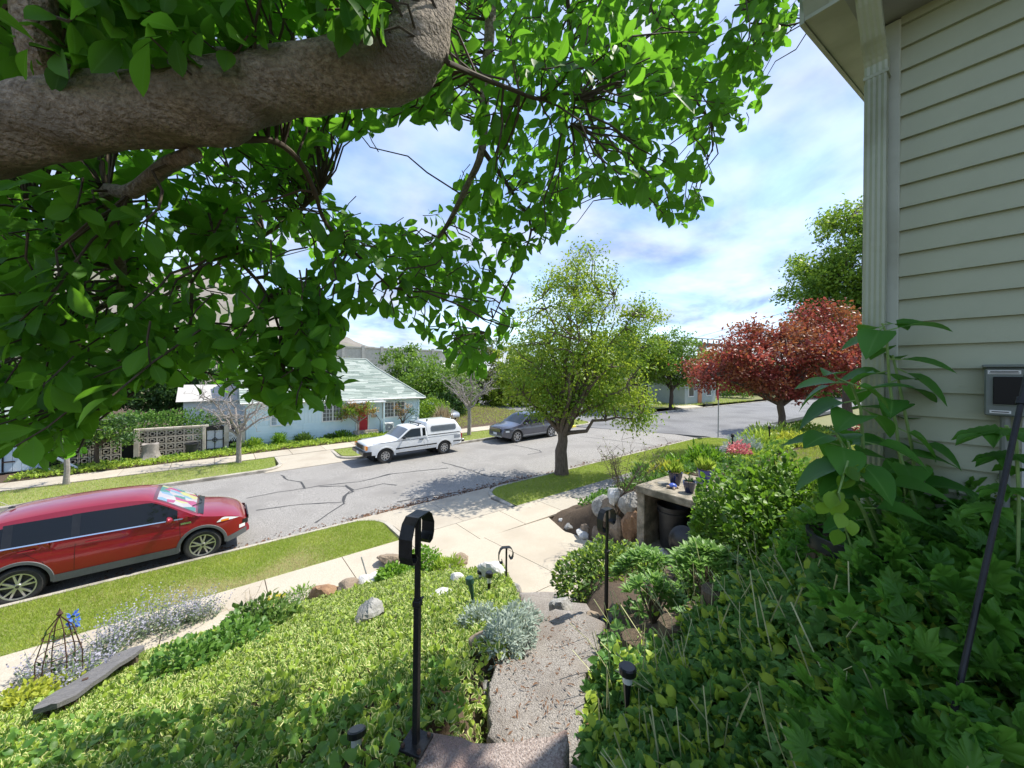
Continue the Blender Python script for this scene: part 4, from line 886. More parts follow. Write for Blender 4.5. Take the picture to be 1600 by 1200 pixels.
mb = MB(); mb.box((2.375, 0, .76), (.05, 1.05, .24), bev=.02); g_ = mb.build('grille', 'plastic_black', c.t)
for i in range(4): mb = MB(); mb.box((2.402, 0, .68 + i * .055), (.012, .98, .014)); mb.build('grille_bar', 'chrome', g_)
mb = MB(); mb.box((2.36, 0, .40), (.10, 1.20, .09), bev=.02); mb.build('skid_plate', 'cladding_silver', c.t); mb = MB(); mb.box((2.41, 0, .55), (.014, .34, .13)); mb.build('number_plate', 'number_plate', c.t)
# far silver car among the trees, mostly hidden
sp = dict(cat='car', L=4.4, W=1.8, belt=.95, tumble=.4, rock=.26, r=.32, ra=.37, xw=(1.3, -1.3), tw=.2, rr=.2, paint='paint_silver', edge=.08, pe=.7, pk=.3, pp=2.3,
    top=[(-2.2, .6), (-2.15, .95), (-1.9, 1.1), (-1.5, 1.4), (-.6, 1.48), (.2, 1.45), (.9, 1.05), (1.2, .97), (2.0, .8), (2.2, .55)])
c = Car('parked_car', 'silver car parked between trees right of the blue house', sp, (14.2, 28.4, zr(14) + .17), rad(-75)); c.patch('side_window', 'glass_dark', -1.4, .75, 1.0, lambda x: min(c.zt(x) - .1, 1.34)); c.topglass('windscreen', 'glass_dark', .25, .85, .08); c.topglass('rear_window', 'glass_dark', -1.85, -1.5, .08); c.wheels('ten', .77)
for sd in (-1, 1): mb = MB(); mb.box((-2.16, sd * .7, .84), (.06, .26, .16)); mb.build('tail_light', 'lamp_red', c.t)

# ------------------------------------------------------------------ across the street: blue house, garage, block wall
bh = thing('blue_house', 'pale blue cottage with grey green shingle roof and red door', 'house', (6.3, 25.2, .3)); BY = 25.2
zg = .22
mb = MB(); mb.box((6.3, 29.2, 1.4), (10.0, 7.96, 2.5)); mb.build('wall', 'blue_paint', bh, world=True)
r_ = random.Random(3)
mb = MB(); mb.box((0, 0, 0), (.196, .03, 1.30), bev=.004); vb = mb.mesh('board', 'blue_paint')
for i in range(50):
    x = 1.4 + i * .2
    if 5.0 < x < 6.28 or 7.0 < x < 7.85 or 8.72 < x < 10.3: 
        if not (7.0 < x < 7.85): inst('board', vb, bh, (x, BY - .012 - r_.random() * .006, 2.52), world=True, scale=(1, 1, .16))
        continue
    inst('board', vb, bh, (x, BY - .012 - r_.random() * .008, 1.95), world=True)
for k in range(7):
    z = zg + .10 + k * .155
    for (a, b_) in ((1.3, 4.02), (4.03, 7.0), (7.86, 11.3)):
        mb = MB(); mb.add([(a, BY - .045, z - .08), (b_, BY - .045, z - .08), (b_, BY - .02, z + .085), (a, BY - .02, z + .085), (a, BY, z - .08), (b_, BY, z - .08), (b_, BY, z + .085), (a, BY, z + .085)], [(0, 1, 2, 3), (7, 6, 5, 4), (0, 4, 5, 1), (2, 6, 7, 3), (1, 5, 6, 2), (0, 3, 7, 4)]); mb.build('board', 'blue_paint' if k else 'blue_paint_old', bh, world=True)
for k in range(11):                                       # right gable wall facing +X is out of sight; its edge shows as a corner board
    pass
mb = MB(); mb.box((11.27, BY - .03, 1.4), (.12, .08, 2.5)); mb.build('corner_board', 'blue_paint', bh, world=True); mb = MB(); mb.box((1.33, BY - .03, 1.4), (.12, .08, 2.5)); mb.build('corner_board', 'blue_paint', bh, world=True)
EZ, RZ, EY = 2.60, 5.30, 24.82; SLB = (RZ - EZ) / (29.2 - EY)
A_, B_, Cr, Rr, Rl = (1.0, EY, EZ), (11.65, EY, EZ), (9.25, 28.2, EZ + SLB * (28.2 - EY)), (8.85, 29.2, RZ), (1.0, 29.2, RZ); Cb = (9.25, 30.2, Cr[2]); Bb = (11.65, 33.6, EZ); Ab = (1.0, 33.6, EZ)
mb = MB(); mb.add([A_, B_, Cr, Rr, Rl, Cb, Bb, Ab], [(0, 1, 2, 3, 4), (1, 6, 5, 2), (2, 5, 3), (6, 7, 4, 3, 5), (0, 4, 7), (0, 7, 6, 1)]); rf = mb.build('roof', 'shingle_c', bh, world=True)
sh = {'shingle_a': MB(), 'shingle_b': MB(), 'shingle_c': MB()}; Nz = Vector((0, -SLB, 1)).normalized()
row = 0; s_ = 0.0; sl_ = math.hypot(1, SLB); tot = (29.2 - EY) * sl_
while s_ < tot - .05:
    y = EY - .04 + s_ / sl_; z = EZ - .04 * SLB + s_ / sl_ * SLB; xr_ = 11.66 - max(0, (y - EY)) * (11.65 - 9.25) / (28.2 - EY) if y < 28.2 else 9.25 - (y - 28.2) * .4; x = .98 - r_.random() * .4
    while x < xr_:
        wd = r_.uniform(.35, 1.0); x2 = min(x + wd, xr_); xx = max(x, .98)
        if x2 - xx > .03:
            d = .025 + r_.random() * .02; k = r_.choice(['shingle_a', 'shingle_a', 'shingle_b', 'shingle_c']); dy = .19 / sl_; 
            p0 = Vector((0, y, z)) + Nz * d; p1 = Vector((0, y + dy, z + dy * SLB)) + Nz * .012; q0 = Vector((0, y, z)); 
            sh[k].add([(xx, p0.y, p0.z), (x2, p0.y, p0.z), (x2, p1.y, p1.z), (xx, p1.y, p1.z), (xx, q0.y, q0.z), (x2, q0.y, q0.z)], [(0, 1, 2, 3), (4, 5, 1, 0), (1, 5, 2), (0, 3, 4)])
        x += wd
    s_ += .165; row += 1
for k, m_ in sh.items(): o = m_.build('shingle', k, bh, world=True); o['kind'] = 'stuff'
mb = MB(); mb.tube([A_, B_], .05, 6); mb.build('gutter', 'white_paint', bh, world=True)
mb = MB(); mb.tube([Vector(B_) + Vector((0, 0, .05)), Vector(Cr) + Vector((0, 0, .05)), Vector(Rr) + Vector((0, 0, .04))], .05, 6); mb.build('hip_cap', 'shingle_b', rf, world=False).location = -bh.location * 0
mb = MB(); mb.tube([Vector(Rl) + Vector((0, 0, .04)), Vector(Rr) + Vector((0, 0, .04))], .05, 6); mb.build('ridge_cap', 'shingle_b', rf)
mb = MB(); mb.box((6.3, EY + .2, EZ - .04), (10.5, .36, .05)); mb.build('soffit', 'white_paint', bh, world=True)
def bwin(x0, x1, z0, z1, nx, nz):
    cx_, cz_ = (x0 + x1) / 2, (z0 + z1) / 2; wn = bpy.data.objects.new('window', None)
    mb = MB()
    for a in ((cx_, z0 - .03, x1 - x0 + .16, .06), (cx_, z1 + .03, x1 - x0 + .16, .06)): mb.box((a[0], BY - .05, a[1]), (a[2], .10, a[3]))
    for xx in (x0 - .04, x1 + .04, cx_): mb.box((xx, BY - .048, cz_), (.07, .09, z1 - z0))
    f = mb.build('window', 'white_paint', bh, world=True)
    mb = MB(); mb.box((cx_, BY - .012, cz_), (x1 - x0, .012, z1 - z0)); mb.build('curtain', 'curtain', f)
    mb = MB()
    for i in range(1, nx): mb.box((x0 + (x1 - x0) * i / nx, BY - .034, cz_), (.022, .02, z1 - z0))
    for i in range(1, nz): mb.box((cx_, BY - .034, z0 + (z1 - z0) * i / nz), (x1 - x0, .018, .022))
    mb.build('glazing_bar', 'white_paint', f)
    for i in range(nx):
        for k in range(nz):
            mb = MB(); mb.box((x0 + (x1 - x0) * (i + .5) / nx, BY - .027, z0 + (z1 - z0) * (k + .5) / nz), ((x1 - x0) / nx - .022, .004, (z1 - z0) / nz - .022)); mb.build('pane', 'glass_clear', f)
bwin(5.10, 6.20, 1.36, 2.30, 6, 4); bwin(8.80, 10.22, 1.38, 2.34, 6, 4); bwin(2.45, 3.35, 1.32, 1.95, 4, 3)
mb = MB(); mb.box((7.42, BY - .035, 1.38), (.66, .05, 1.52)); dr = mb.build('door', 'red_door', bh, world=True)
mb = MB(); mb.box((7.66, BY - .075, 1.30), (.05, .05, .05), bev=.01); mb.build('handle', 'chrome', dr)
mb = MB(); mb.box((7.06, BY - .05, 1.38), (.09, .10, 1.60)); mb.box((7.80, BY - .05, 1.38), (.09, .10, 1.60)); mb.box((7.42, BY - .05, 2.19), (.83, .10, .08)); mb.build('door_frame', 'white_paint', bh, world=True)
for i in range(3): mb = MB(); mb.box((7.6, 25.16 - .16 - i * .29, .56 - i * .15), (1.5, .30, .15), bev=.01); mb.build('step', 'kerb_concrete', bh, world=True)
mb = MB(); mb.box((7.5, 24.75, 2.47), (2.3, .95, .07)); mb.build('porch_roof', 'white_paint', bh, world=True); mb = MB(); mb.box((8.55, 24.38, 1.36), (.09, .09, 2.2)); mb.build('porch_post', 'blue_paint', bh, world=True); mb = MB(); mb.tube([(8.3, 24.35, .4), (8.3, 24.35, 1.25), (8.3, 25.1, 1.55)], .018, 6); mb.build('railing', 'black_iron', bh, world=True)
mb = MB(); mb.box((8.15, BY - .06, 1.50), (.34, .10, .18), bev=.01); mb.build('mailbox', 'terracotta', bh, world=True)
ac = thing('heat_pump', 'white outdoor heat pump unit beside the porch of the blue house', 'heat pump', (9.02, 24.8, .34)); mb = MB(); mb.box((0, 0, .40), (.62, .30, .58), bev=.02); mb.build('case', 'white_paint', ac); mb = MB(); mb.lathe([(.05, -.152), (.23, -.152), (.24, -.16), (.25, -.152)], 20, 'Y', (-.02, 0, .40)); mb.build('fan_grille', 'stripe_grey', ac); mb = MB(); mb.box((-.2, 0, .055), (.06, .26, .11)); mb.box((.2, 0, .055), (.06, .26, .11)); mb.build('foot', 'black_iron', ac)
# blue garage at the left edge
ga = thing('garage', 'weathered pale blue garage doors at the left edge', 'garage', (-8.5, 25.3, .05))
mb = MB(); mb.box((-8.6, 28.3, 1.1), (5.6, 6, 2.1)); mb.build('wall', 'blue_paint_old', ga, world=True)
for i in range(24): mb = MB(); mb.box((-11.3 + i * .236, 25.27 - r_.random() * .01, 1.06), (.225, .04, 1.95 - r_.random() * .05)); mb.build('board', 'blue_paint_old', ga, world=True)
mb = MB(); mb.box((-6.95, 25.23, 1.05), (.05, .03, 1.95)); mb.build('door_gap', 'dark_void', ga, world=True)
for z in (.5, 1.5): mb = MB(); mb.box((-6.8, 25.22, z), (.34, .02, .05)); mb.build('hinge', 'rust_iron', ga, world=True)
mb = MB(); mb.add([(-11.6, 24.9, 2.05), (-5.6, 24.9, 2.05), (-5.6, 28.3, 3.3), (-11.6, 28.3, 3.3), (-11.6, 31.7, 2.05), (-5.6, 31.7, 2.05), (-11.6, 24.9, 2.16), (-5.6, 24.9, 2.16), (-5.6, 28.3, 3.41), (-11.6, 28.3, 3.41)], [(0, 1, 2, 3), (6, 7, 8, 9), (0, 1, 7, 6), (1, 2, 8, 7), (3, 2, 5, 4), (0, 3, 9, 6)]); mb.build('roof', 'shingle_c', ga, world=True)
# grey shed roof behind the gate
sd_ = thing('shed', 'low pale grey shed roof behind the block wall gate', 'shed', (1.0, 30, .3)); mb = MB(); mb.box((0, 0, 1.2), (5, 3, 2.2)); mb.build('wall', 'white_paint', sd_); mb = MB(); mb.add([(-2.8, -1.9, 2.3), (2.8, -1.9, 2.3), (2.8, 0, 3.2), (-2.8, 0, 3.2), (2.8, 1.9, 2.3), (-2.8, 1.9, 2.3)], [(0, 1, 2, 3), (3, 2, 4, 5), (0, 3, 5), (1, 4, 2)]); mb.build('roof', 'barrier', sd_)
# breeze block wall
bw = thing('block_wall', 'tan pierced block wall with iron gate left of the blue house', 'wall', (-1.5, 25.2, .1)); BS = .335
mb = MB(); h_ = BS / 2 - .006
def sqring(mb, ro, ri, dep):
    vs = []
    for y in (-dep / 2, dep / 2):
        for r in (ro, ri): vs += [(-r, y, -r), (r, y, -r), (r, y, r), (-r, y, r)]
    f = []
    for i in range(4):
        k = (i + 1) % 4; f += [(i, k, 4 + k, 4 + i), (8 + k, 8 + i, 12 + i, 12 + k), (i, 8 + i, 8 + k, k), (4 + i, 4 + k, 12 + k, 12 + i)]
    mb.add(vs, f)
sqring(mb, h_, h_ - .028, .15); sqring(mb, .085, .055, .14)
for a in (-1, 1): mb.box((a * .115, 0, 0), (.066, .10, .03)); mb.box((0, 0, a * .115), (.03, .10, .066))
blk = mb.mesh('block', 'block')
for x0, n_, r0 in ((-2.78, 7, 0), (-5.0, 5, 0)):
    for i in range(n_):
        for k in range(4): inst('block', blk, bw, (x0 + i * BS, 25.2, .10 + .165 + k * BS), world=True)
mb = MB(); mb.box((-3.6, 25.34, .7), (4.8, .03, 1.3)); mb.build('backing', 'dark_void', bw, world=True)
for (x, w_) in ((-2.99, .2), (-.50, .14), (.42, .2), (1.12, .24), (-5.25, .2)): mb = MB(); mb.box((x, 25.2, .80), (w_, .24, 1.5), bev=.01); mb.build('pier', 'block', bw, world=True)
for i in range(8): mb = MB(); mb.box((-2.95 + i * .345 + .05, 25.2, 1.505), (.335, .22, .10), bev=.008); mb.build('coping', 'block', bw, world=True)
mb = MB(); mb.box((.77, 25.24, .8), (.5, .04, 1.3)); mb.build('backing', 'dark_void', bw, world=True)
for i in range(7):
    for s__ in (-1, 1): mb = MB(); mb.box((.77, 25.2 + s__ * .008, .85), (.018, .012, 1.25), ry=s__ * .6); 
for i in range(-5, 6):
    for s__ in (-1, 1):
        mb = MB(); x0 = .77 + i * .11; mb.tube([(max(.53, min(1.0, x0 - s__ * .24)), 25.205 + s__ * .006, .6), (max(.53, min(1.0, x0 + s__ * .24)), 25.205 + s__ * .006, 1.2)], .014, 4); mb.build('lattice_slat', 'white_paint', bw, world=True)
gt = MB(); gt.box((-.06, 25.18, .78), (.70, .02, .98)); g_ = gt.build('gate', 'screen_white', bw, world=True)
mb = MB()
for x in (-.40, -.06, .28): mb.box((x, 25.15, .80), (.03, .03, 1.06))
for z in (.30, .76, 1.27): mb.box((-.06, 25.15, z), (.70, .03, .03))
mb.lathe([(.085, -.015), (.11, -.015), (.11, .015), (.085, .015)], 18, 'Y', (-.06, 25.145, .76)); mb.build('gate_frame', 'black_iron', g_)
mb = MB(); mb.add([(-.44, 25.1, 1.30), (.34, 25.1, 1.30), (.30, 25.1, 1.45), (.10, 25.1, 1.52), (-.20, 25.1, 1.52), (-.40, 25.1, 1.45)] + [(a, 25.3, c) for a, c in ((-.44, 1.30), (.34, 1.30), (.30, 1.45), (.10, 1.52), (-.20, 1.52), (-.40, 1.45))], [(0, 1, 2, 3, 4, 5), (11, 10, 9, 8, 7, 6)] + [(i, i + 6, (i + 1) % 6 + 6, (i + 1) % 6) for i in range(6)]); mb.build('gate_arch', 'black_iron', bw, world=True)
# stump, pot, fallen boards
mb = MB(); rows = []
for z, r in ((-.05, .48), (.05, .40), (.15, .33), (.4, .29), (.72, .30)): rows.append([(r * (1 + .13 * math.sin(5 * a) * (1 if z < .3 else .3)) * math.cos(a), r * (1 + .13 * math.sin(5 * a) * (1 if z < .3 else .3)) * math.sin(a), z + (.03 * math.sin(3 * a) if z > .6 else 0)) for a in [2 * math.pi * k / 20 for k in range(21)]])
mb.grid(rows); mb.v.append((0, 0, .70)); k = 4 * 21; 
for j_ in range(20): mb.f.append((k + j_, k + j_ + 1, len(mb.v) - 1))
o = mb.build('tree_stump', 'bark_pale', None, True); o.location = (-2.45, 24.55, .17); setp(o, 'pale grey tree stump in front of the block wall', 'stump')
pt = thing('planter_pot', 'black plastic planter pot standing before the block wall', 'pot', (-.97, 24.75, .16)); mb = MB(); mb.lathe([(0, 0), (.19, 0), (.26, .52), (.285, .52), (.285, .58), (.25, .58), (.245, .48), (0, .46)], 22); mb.build('shell', 'pot_black', pt, True); mb = MB(); mb.lathe([(0, .50), (.24, .49)], 18); mb.build('soil', 'soil', pt)
wr = thing('broken_fence', 'white broken fence boards leaning beside the blue garage', 'fence', (-5.4, 24.6, .1))
a0, a1, a2, a3 = on_Y(72, 707, 24.6), on_Y(128, 735, 24.2), on_Y(72, 733, 24.5), on_Y(106, 737, 24.2)
mb = MB(); mb.box(((a0.x + a2.x) / 2, 24.6, (a0.z + a2.z) / 2), (.12, .12, a0.z - a2.z + .1)); mb.build('post', 'bark_pale', wr, world=True)
for p, q in ((a0, a1), (a2, a3)): mb = MB(); mb.tube([p, q], .055, 4); mb.build('board', 'white_paint', wr, world=True)
# green house beyond the crossing
gh = thing('green_house', 'small grey green house with orange door beyond the crossing', 'house', (44, 22.8, .8))
mb = MB(); mb.box((48, 27, 2.2), (8, 8.4, 3.0)); mb.build('wall', 'green_siding', gh, world=True)
for k in range(17):
    z = .85 + k * .17; mb = MB(); mb.box((43.985, 27, z), (.03, 8.4, .155)); mb.build('board', 'green_siding', gh, world=True); mb = MB(); mb.box((48, 22.785, z), (8, .03, .155)); mb.build('board', 'green_siding', gh, world=True)
mb = MB(); mb.add([(43.4, 22.2, 3.65), (52.6, 22.2, 3.65), (52.6, 31.8, 3.65), (43.4, 31.8, 3.65), (46.5, 27, 5.6), (49.5, 27, 5.6)], [(0, 1, 5, 4), (1, 2, 5), (2, 3, 4, 5), (3, 0, 4), (3, 2, 1, 0)]); mb.build('roof', 'roof_grey', gh, world=True)
mb = MB(); mb.box((47.6, 22.74, 1.75), (.95, .08, 2.0)); mb.build('door', 'orange_door', gh, world=True); mb = MB(); mb.box((47.6, 22.2, .75), (1.8, 1.2, .3)); mb.build('step', 'black_iron', gh, world=True)
for (x, y, sx, sy) in ((45.4, 22.75, 1.2, .08), (43.95, 28.2, .08, 1.3), (50, 22.75, 1.2, .08)):
    mb = MB(); mb.box((x, y, 2.4), (sx + .14, sy, 1.35) if sx > sy else (sx, sy + .14, 1.35)); f = mb.build('window', 'white_paint', gh, world=True); mb = MB(); mb.box((x - (.03 if sx < sy else 0), y - (.03 if sx > sy else 0), 2.4), (sx - .1, sy, 1.15) if sx > sy else (sx, sy - .1, 1.15)); mb.build('pane', 'glass_smoke', f)
mb = MB(); mb.prism([(38.5, 20.2), (43, 20.2), (46, 24), (42, 24)], lambda x, y: .6, lambda x, y: .86); struct(mb.build('driveway', 'concrete'))
# stop sign pole at the corner
sg = thing('road_sign', 'thin grey sign pole on the near corner beside the red maple', 'sign', (24.5, 10.55, zr(24.5) + .1), rad(-57)); mb = MB(); mb.tube([(0, 0, -.2), (0, 0, 2.95)], .035, 8); mb.build('pole', 'steel_pole', sg)
mb = MB(); mb.v = []; r = .37; oc = [(0, r * math.cos(rad(22.5 + 45 * i)), 2.6 + r * math.sin(rad(22.5 + 45 * i))) for i in range(8)]; mb.add([(-.05, y, z) for _, y, z in oc] + [(-.04, y, z) for _, y, z in oc], [tuple(range(8)), tuple(range(15, 7, -1))] + [(i, (i + 1) % 8, 8 + (i + 1) % 8, 8 + i) for i in range(8)]); mb.build('sign_plate', 'sign_red', sg)

# ------------------------------------------------------------------ trees and shrubs of the street
def cf(r, f, z): v = RT * r + FW * f; return (v.x, v.y, z)
def crown(r, f, z, rr_, rf_, rz_, wgt): a = cf(r, f, z); return (a[0], a[1], a[2], rr_, rf_, rz_, wgt)
tree('street_tree', 'leafy yellow green street tree on the near verge', (11.0, 10.75, zr(11) + .1), 1.75, [crown(0, 0, 5.3, 2.3, 2.3, 3.1, 5), crown(-1.2, 0, 3.9, 1.3, 1.6, 1.5, 1.5), crown(1.9, 0, 4.2, 1.6, 1.6, 1.9, 2.2), crown(.7, 0, 7.7, 1.7, 1.5, 1.6, 1.7), crown(3.3, .2, 6.5, 1.0, .8, .6, .6), crown(2.9, 0, 2.6, .9, .9, .8, .7), crown(-.4, -.2, 2.9, 1.1, 1.1, .8, .9), crown(1.0, .3, 3.0, 1.3, 1.2, .8, .9)], 400, 26000, .125, 'street_tree', 'bark_brown', .25, csig=.26, limbs=22, mats2='tree_lime', fork_r=.5, droop=.1)
tree('red_maple', 'wide red leaved maple tree at the street corner', (22.2, 6.6, ground(22.2, 6.6)), 2.2, [crown(0, 0, 4.6, 3.6, 3.3, 1.3, 4), crown(-3.0, 0, 3.5, 1.7, 1.6, 1.1, 1.6), crown(2.5, 0, 4.6, 2.6, 2.4, 1.8, 2.4), crown(.8, 0, 3.0, 2.8, 2.4, .8, 2.0), crown(-1.0, 0, 3.0, 2.0, 2.0, .7, 1.0), crown(1.8, 0, 6.1, 1.6, 1.4, .8, .8), crown(-1.5, .2, 5.6, .9, .7, .5, .35), crown(3.6, 0, 5.6, 1.5, 1.5, .9, .7)], 360, 27000, .165, 'maple_red', 'bark_brown', .17, csig=.27, limbs=18, mats2='maple_orange', fork_r=.62)
tree('corner_tree', 'round green tree in front of the grey green house', (38.5, 21.4, .75), 2.3, [crown(0, 0, 5.5, 3.0, 3, 3.0, 3), crown(-1.8, 0, 4.2, 1.8, 2, 1.6, 1), crown(1.2, 0, 3.8, 1.6, 2, 1.3, 1)], 160, 13000, .24, 'tree_mid', 'bark_dark', .22, csig=.38)
tree('corner_tree', 'darker tree behind the street tree near the crossing', (33.8, 22.4, .75), 2.3, [crown(-.3, 0, 5.8, 3.0, 3, 3.2, 3), crown(1.6, 0, 4.6, 1.5, 2, 1.4, 1)], 160, 13000, .24, 'tree_mid', 'bark_dark', .24, csig=.38, mats2='street_tree')
tp = at(1325, 420, 27); tree('tall_tree', 'tall bright green tree rising behind the near house eave', (tp.x, tp.y, .7), 4.2, [crown(0, 0, 12.0, 3.6, 3.2, 4.2, 3), crown(-1.8, 0, 9.6, 2.9, 2.6, 2.8, 2), crown(-2.5, 0, 7.4, 2.2, 2, 1.8, 1), crown(1.5, 0, 14.6, 2.4, 2, 2.8, 1), crown(2, 0, 8, 3, 2.5, 2.6, 1.4)], 300, 30000, .24, 'tree_mid', 'bark_dark', .28, csig=.36, limbs=16, mats2='tree_lime')
# trees beyond the houses
bg_ = [(690, 596, 36, 3.6, 3.0, 'tree_mid', 'rounded green tree right behind the blue house roof'), (640, 590, 44, 3.8, 3.8, 'tree_mid', 'green tree close behind the blue house ridge'), (745, 570, 46, 3.6, 4.6, 'tree_olive', 'olive green tree behind the bare tree on the far side'), (800, 590, 44, 3.2, 3.8, 'street_tree', 'yellow green tree left behind the street tree'), (850, 570, 52, 4.4, 5.0, 'tree_mid', 'green tree directly behind the street tree crown'), (930, 575, 58, 4.8, 5.2, 'tree_mid', 'far green tree right behind the street tree trunk'), (985, 570, 62, 4.8, 4.6, 'tree_dark', 'far dark tree left of the corner trees'),
       (1120, 570, 70, 4.6, 3.4, 'tree_lime', 'far light green tree right of the grey green house'), (1180, 585, 72, 6, 4, 'tree_mid', 'far tree behind the red maple'), (1290, 585, 66, 6, 4, 'tree_mid', 'far tree behind the right side of the red maple'), (300, 600, 33, 2.6, 2.4, 'tree_dark', 'dark tree behind the block wall and hedge'), (215, 590, 32, 2.8, 2.8, 'tree_dark', 'dark evergreen left behind the hedge'), (130, 580, 33, 3.2, 3.2, 'tree_mid', 'green tree behind the blue garage'), (30, 590, 33, 3.6, 3.2, 'tree_dark', 'dark tree at the far left behind the garage roof'), (400, 575, 44, 3.6, 3, 'tree_dark', 'dark tree behind the shed roof'), (500, 585, 46, 4, 2.6, 'tree_olive', 'olive tree behind the left part of the blue roof')]
for px, py, d, r, rz_, mt, lb in bg_:
    p = at(px, py, d); zb_ = zr(p.x) + .1; h = p.z - zb_; tree('background_tree', lb, (p.x, p.y, zb_), max(1.0, h - rz_ * .85), [crown(0, 0, h, r, r, rz_, 3), crown(-r * .5, 0, h - rz_ * .4, r * .6, r * .6, rz_ * .6, 1), crown(r * .5, 0, h - rz_ * .5, r * .6, r * .6, rz_ * .6, 1)], 120, 9000, .006 * d + .07, mt, 'bark_dark', .2 + .1 * (r > 4), csig=.10 * r, limbs=8, group='trees beyond the houses', twig_n=.3)
# lower understory that closes the view at ground level
for px, d, r, mt, lb in ((930, 47, 2.2, 'tree_mid', 'round green shrub far behind the street tree trunk'), (985, 49, 1.8, 'tree_olive', 'olive shrub left of the grey green house'), (1150, 60, 2.4, 'tree_mid', 'green shrub far right of the grey green house'), (860, 50, 2.2, 'tree_dark', 'dark shrub far behind the dark parked SUV'), (700, 34, 1.5, 'tree_dark', 'dark shrub behind the lime shrub and truck'), (660, 31, 1.2, 'tree_dark', 'dark shrub at the right corner of the blue house'), (1250, 62, 3, 'tree_mid', 'far shrub seen below the red maple crown')):
    p = at(px, 600, d); z_ = zr(p.x) + .1; mound('shrub', lb, 'shrub', (p.x, p.y, z_ + r * .5), (r, r, r * .9), 1500, T_DIA, .006 * d + .05, mt, group='shrubs beyond the street', shell=.4, lower=-.5)
def bare(name, label, base, h, fork, r0, spread, n, mat='bark_pale', group='bare street trees'):
    t = thing(name, label, 'tree', base, group=group); mb = MB(); b0 = Vector(base); fk = b0 + Vector((0, 0, fork)); mb.tube(curve(b0 - Vector((0, 0, .1)), fk, 5, 0, .012), [r0 * 1.3, r0, r0 * .95, r0 * .9, r0 * .85, r0 * .8], 8, wob=.12); mb.build('trunk', mat, t, True, True)
    mb = MB()
    for i in range(n):
        a = 2 * math.pi * i / n + random.random(); e = fk + Vector((math.cos(a) * spread * random.uniform(.6, 1), math.sin(a) * spread * random.uniform(.6, 1), (h - fork) * random.uniform(.45, 1))); cp = curve(fk - Vector((0, 0, random.random() * .3)), e, 7, .06, .03); rr = r0 * .5; mb.tube(cp, [rr * (1 - k / 8.5) + .004 for k in range(8)], 5, cap=False)
        for k in range(2, 8):
            for q in range(3):
                d = Vector((random.gauss(0, 1), random.gauss(0, 1), random.gauss(.35, .6))).normalized() * random.uniform(.25, .75) * spread * .5; e2 = cp[k] + d; m2 = curve(cp[k], e2, 4, .05, .06); mb.tube(m2, [.016, .013, .010, .008, .005], 4, cap=False)
                for w_ in range(3): d2 = Vector((random.gauss(0, 1), random.gauss(0, 1), random.gauss(.2, .6))).normalized() * random.uniform(.15, .4); mb.tube(curve(m2[2 + w_ % 3], m2[2 + w_ % 3] + d2, 2, .05, .05), [.008, .006, .003], 3, cap=False)
    mb.build('branches', mat, t, False, True); return t
bare('bare_tree', 'leafless pale tree on the far verge left of the driveway', (.82, 21.5, zr(.8) + .1), 3.6, 1.5, .105, 2.0, 9)
bare('bare_tree', 'leafless pale young tree behind the red car roof', (-4.46, 21.6, zr(-4.4) + .1), 3.4, 1.6, .09, 1.1, 4)
bare('bare_tree', 'leafless pale tree between the white pickup and the dark SUV', (12.85, 20.9, zr(12.8) + .1), 4.2, 1.9, .13, 2.1, 9)
tree('small_tree', 'small yellow green tree beside the red door of the blue house', (6.95, 24.35, .3), 1.0, [crown(-.35, 0, 1.75, .75, .6, .5, 2), crown(.5, 0, 1.85, .55, .5, .4, 1), crown(-.9, 0, 1.35, .4, .4, .35, .6)], 45, 1500, .13, 'tree_lime', 'bark_pale', .07, csig=.13, limbs=6, mats2='bronze_leaf')
tree('small_tree', 'thin dark leaved small tree before the right window of the blue house', (9.7, 24.1, .35), .7, [crown(-.3, 0, 1.5, .45, .4, .6, 1), crown(.5, 0, 1.5, .4, .4, .5, 1)], 26, 420, .11, 'tree_dark', 'bark_dark', .06, csig=.12, limbs=7, mats2='bronze_leaf')
tree('small_tree', 'small dense green tree in front of the block wall', (-4.15, 24.35, .15), .95, [crown(.3, 0, 1.75, 1.2, 1.0, .65, 3), crown(-.5, 0, 1.35, .7, .7, .5, 1), crown(1.2, 0, 1.3, .6, .6, .4, .7)], 80, 3400, .12, 'tree_dark', 'bark_dark', .09, csig=.18, limbs=8, mats2='tree_mid')
mound('hedge', 'ivy covered hedge standing behind the pierced block wall', 'hedge', (-2.4, 26.1, 1.25), (3.5, .65, 1.05), 6500, T_DIA, .14, 'ivy', shell=.3, lower=-.6)
mound('hedge', 'green shrub between the garage and the block wall', 'shrub', (-5.35, 25.4, .8), (.55, .5, .75), 900, T_DIA, .13, 'shrub_dark', shell=.3, lower=-.8)
mound('shrub', 'bright lime shrub behind the white pickup canopy', 'shrub', (12.6, 25.6, 1.35), (1.35, 1.1, 1.15), 2600, T_DIA, .17, 'tree_lime', shell=.35, lower=-.8)
for i, (x, y, r, h, mt, lb) in enumerate(((1.6, 24.75, .42, .5, 'tree_lime', 'lime plant at the left corner of the blue house'), (2.8, 24.8, .3, .6, 'shrub_bright', 'tall strappy plant under the small window of the blue house'), (4.0, 24.85, .45, .4, 'shrub_dark', 'dark green flag plant along the blue house wall'), (5.4, 24.75, .35, .25, 'shrub_dark', 'low dark plant under the paned window of the blue house'), (6.1, 24.7, .55, .45, 'shrub_bright', 'leafy green plant left of the porch steps'), (.9, 24.7, .3, .35, 'shrub_dark', 'small green plant right of the iron gate'))):
    mound('foundation_plant', lb, 'plant', (x, y, zr(x) + .2), (r, .35, h), 420, T_NARROW if i in (1, 2) else T_DIA, .24 if i in (1, 2) else .15, mt, group='plants along the blue house', shell=.5, up=1.2, lower=-.1)
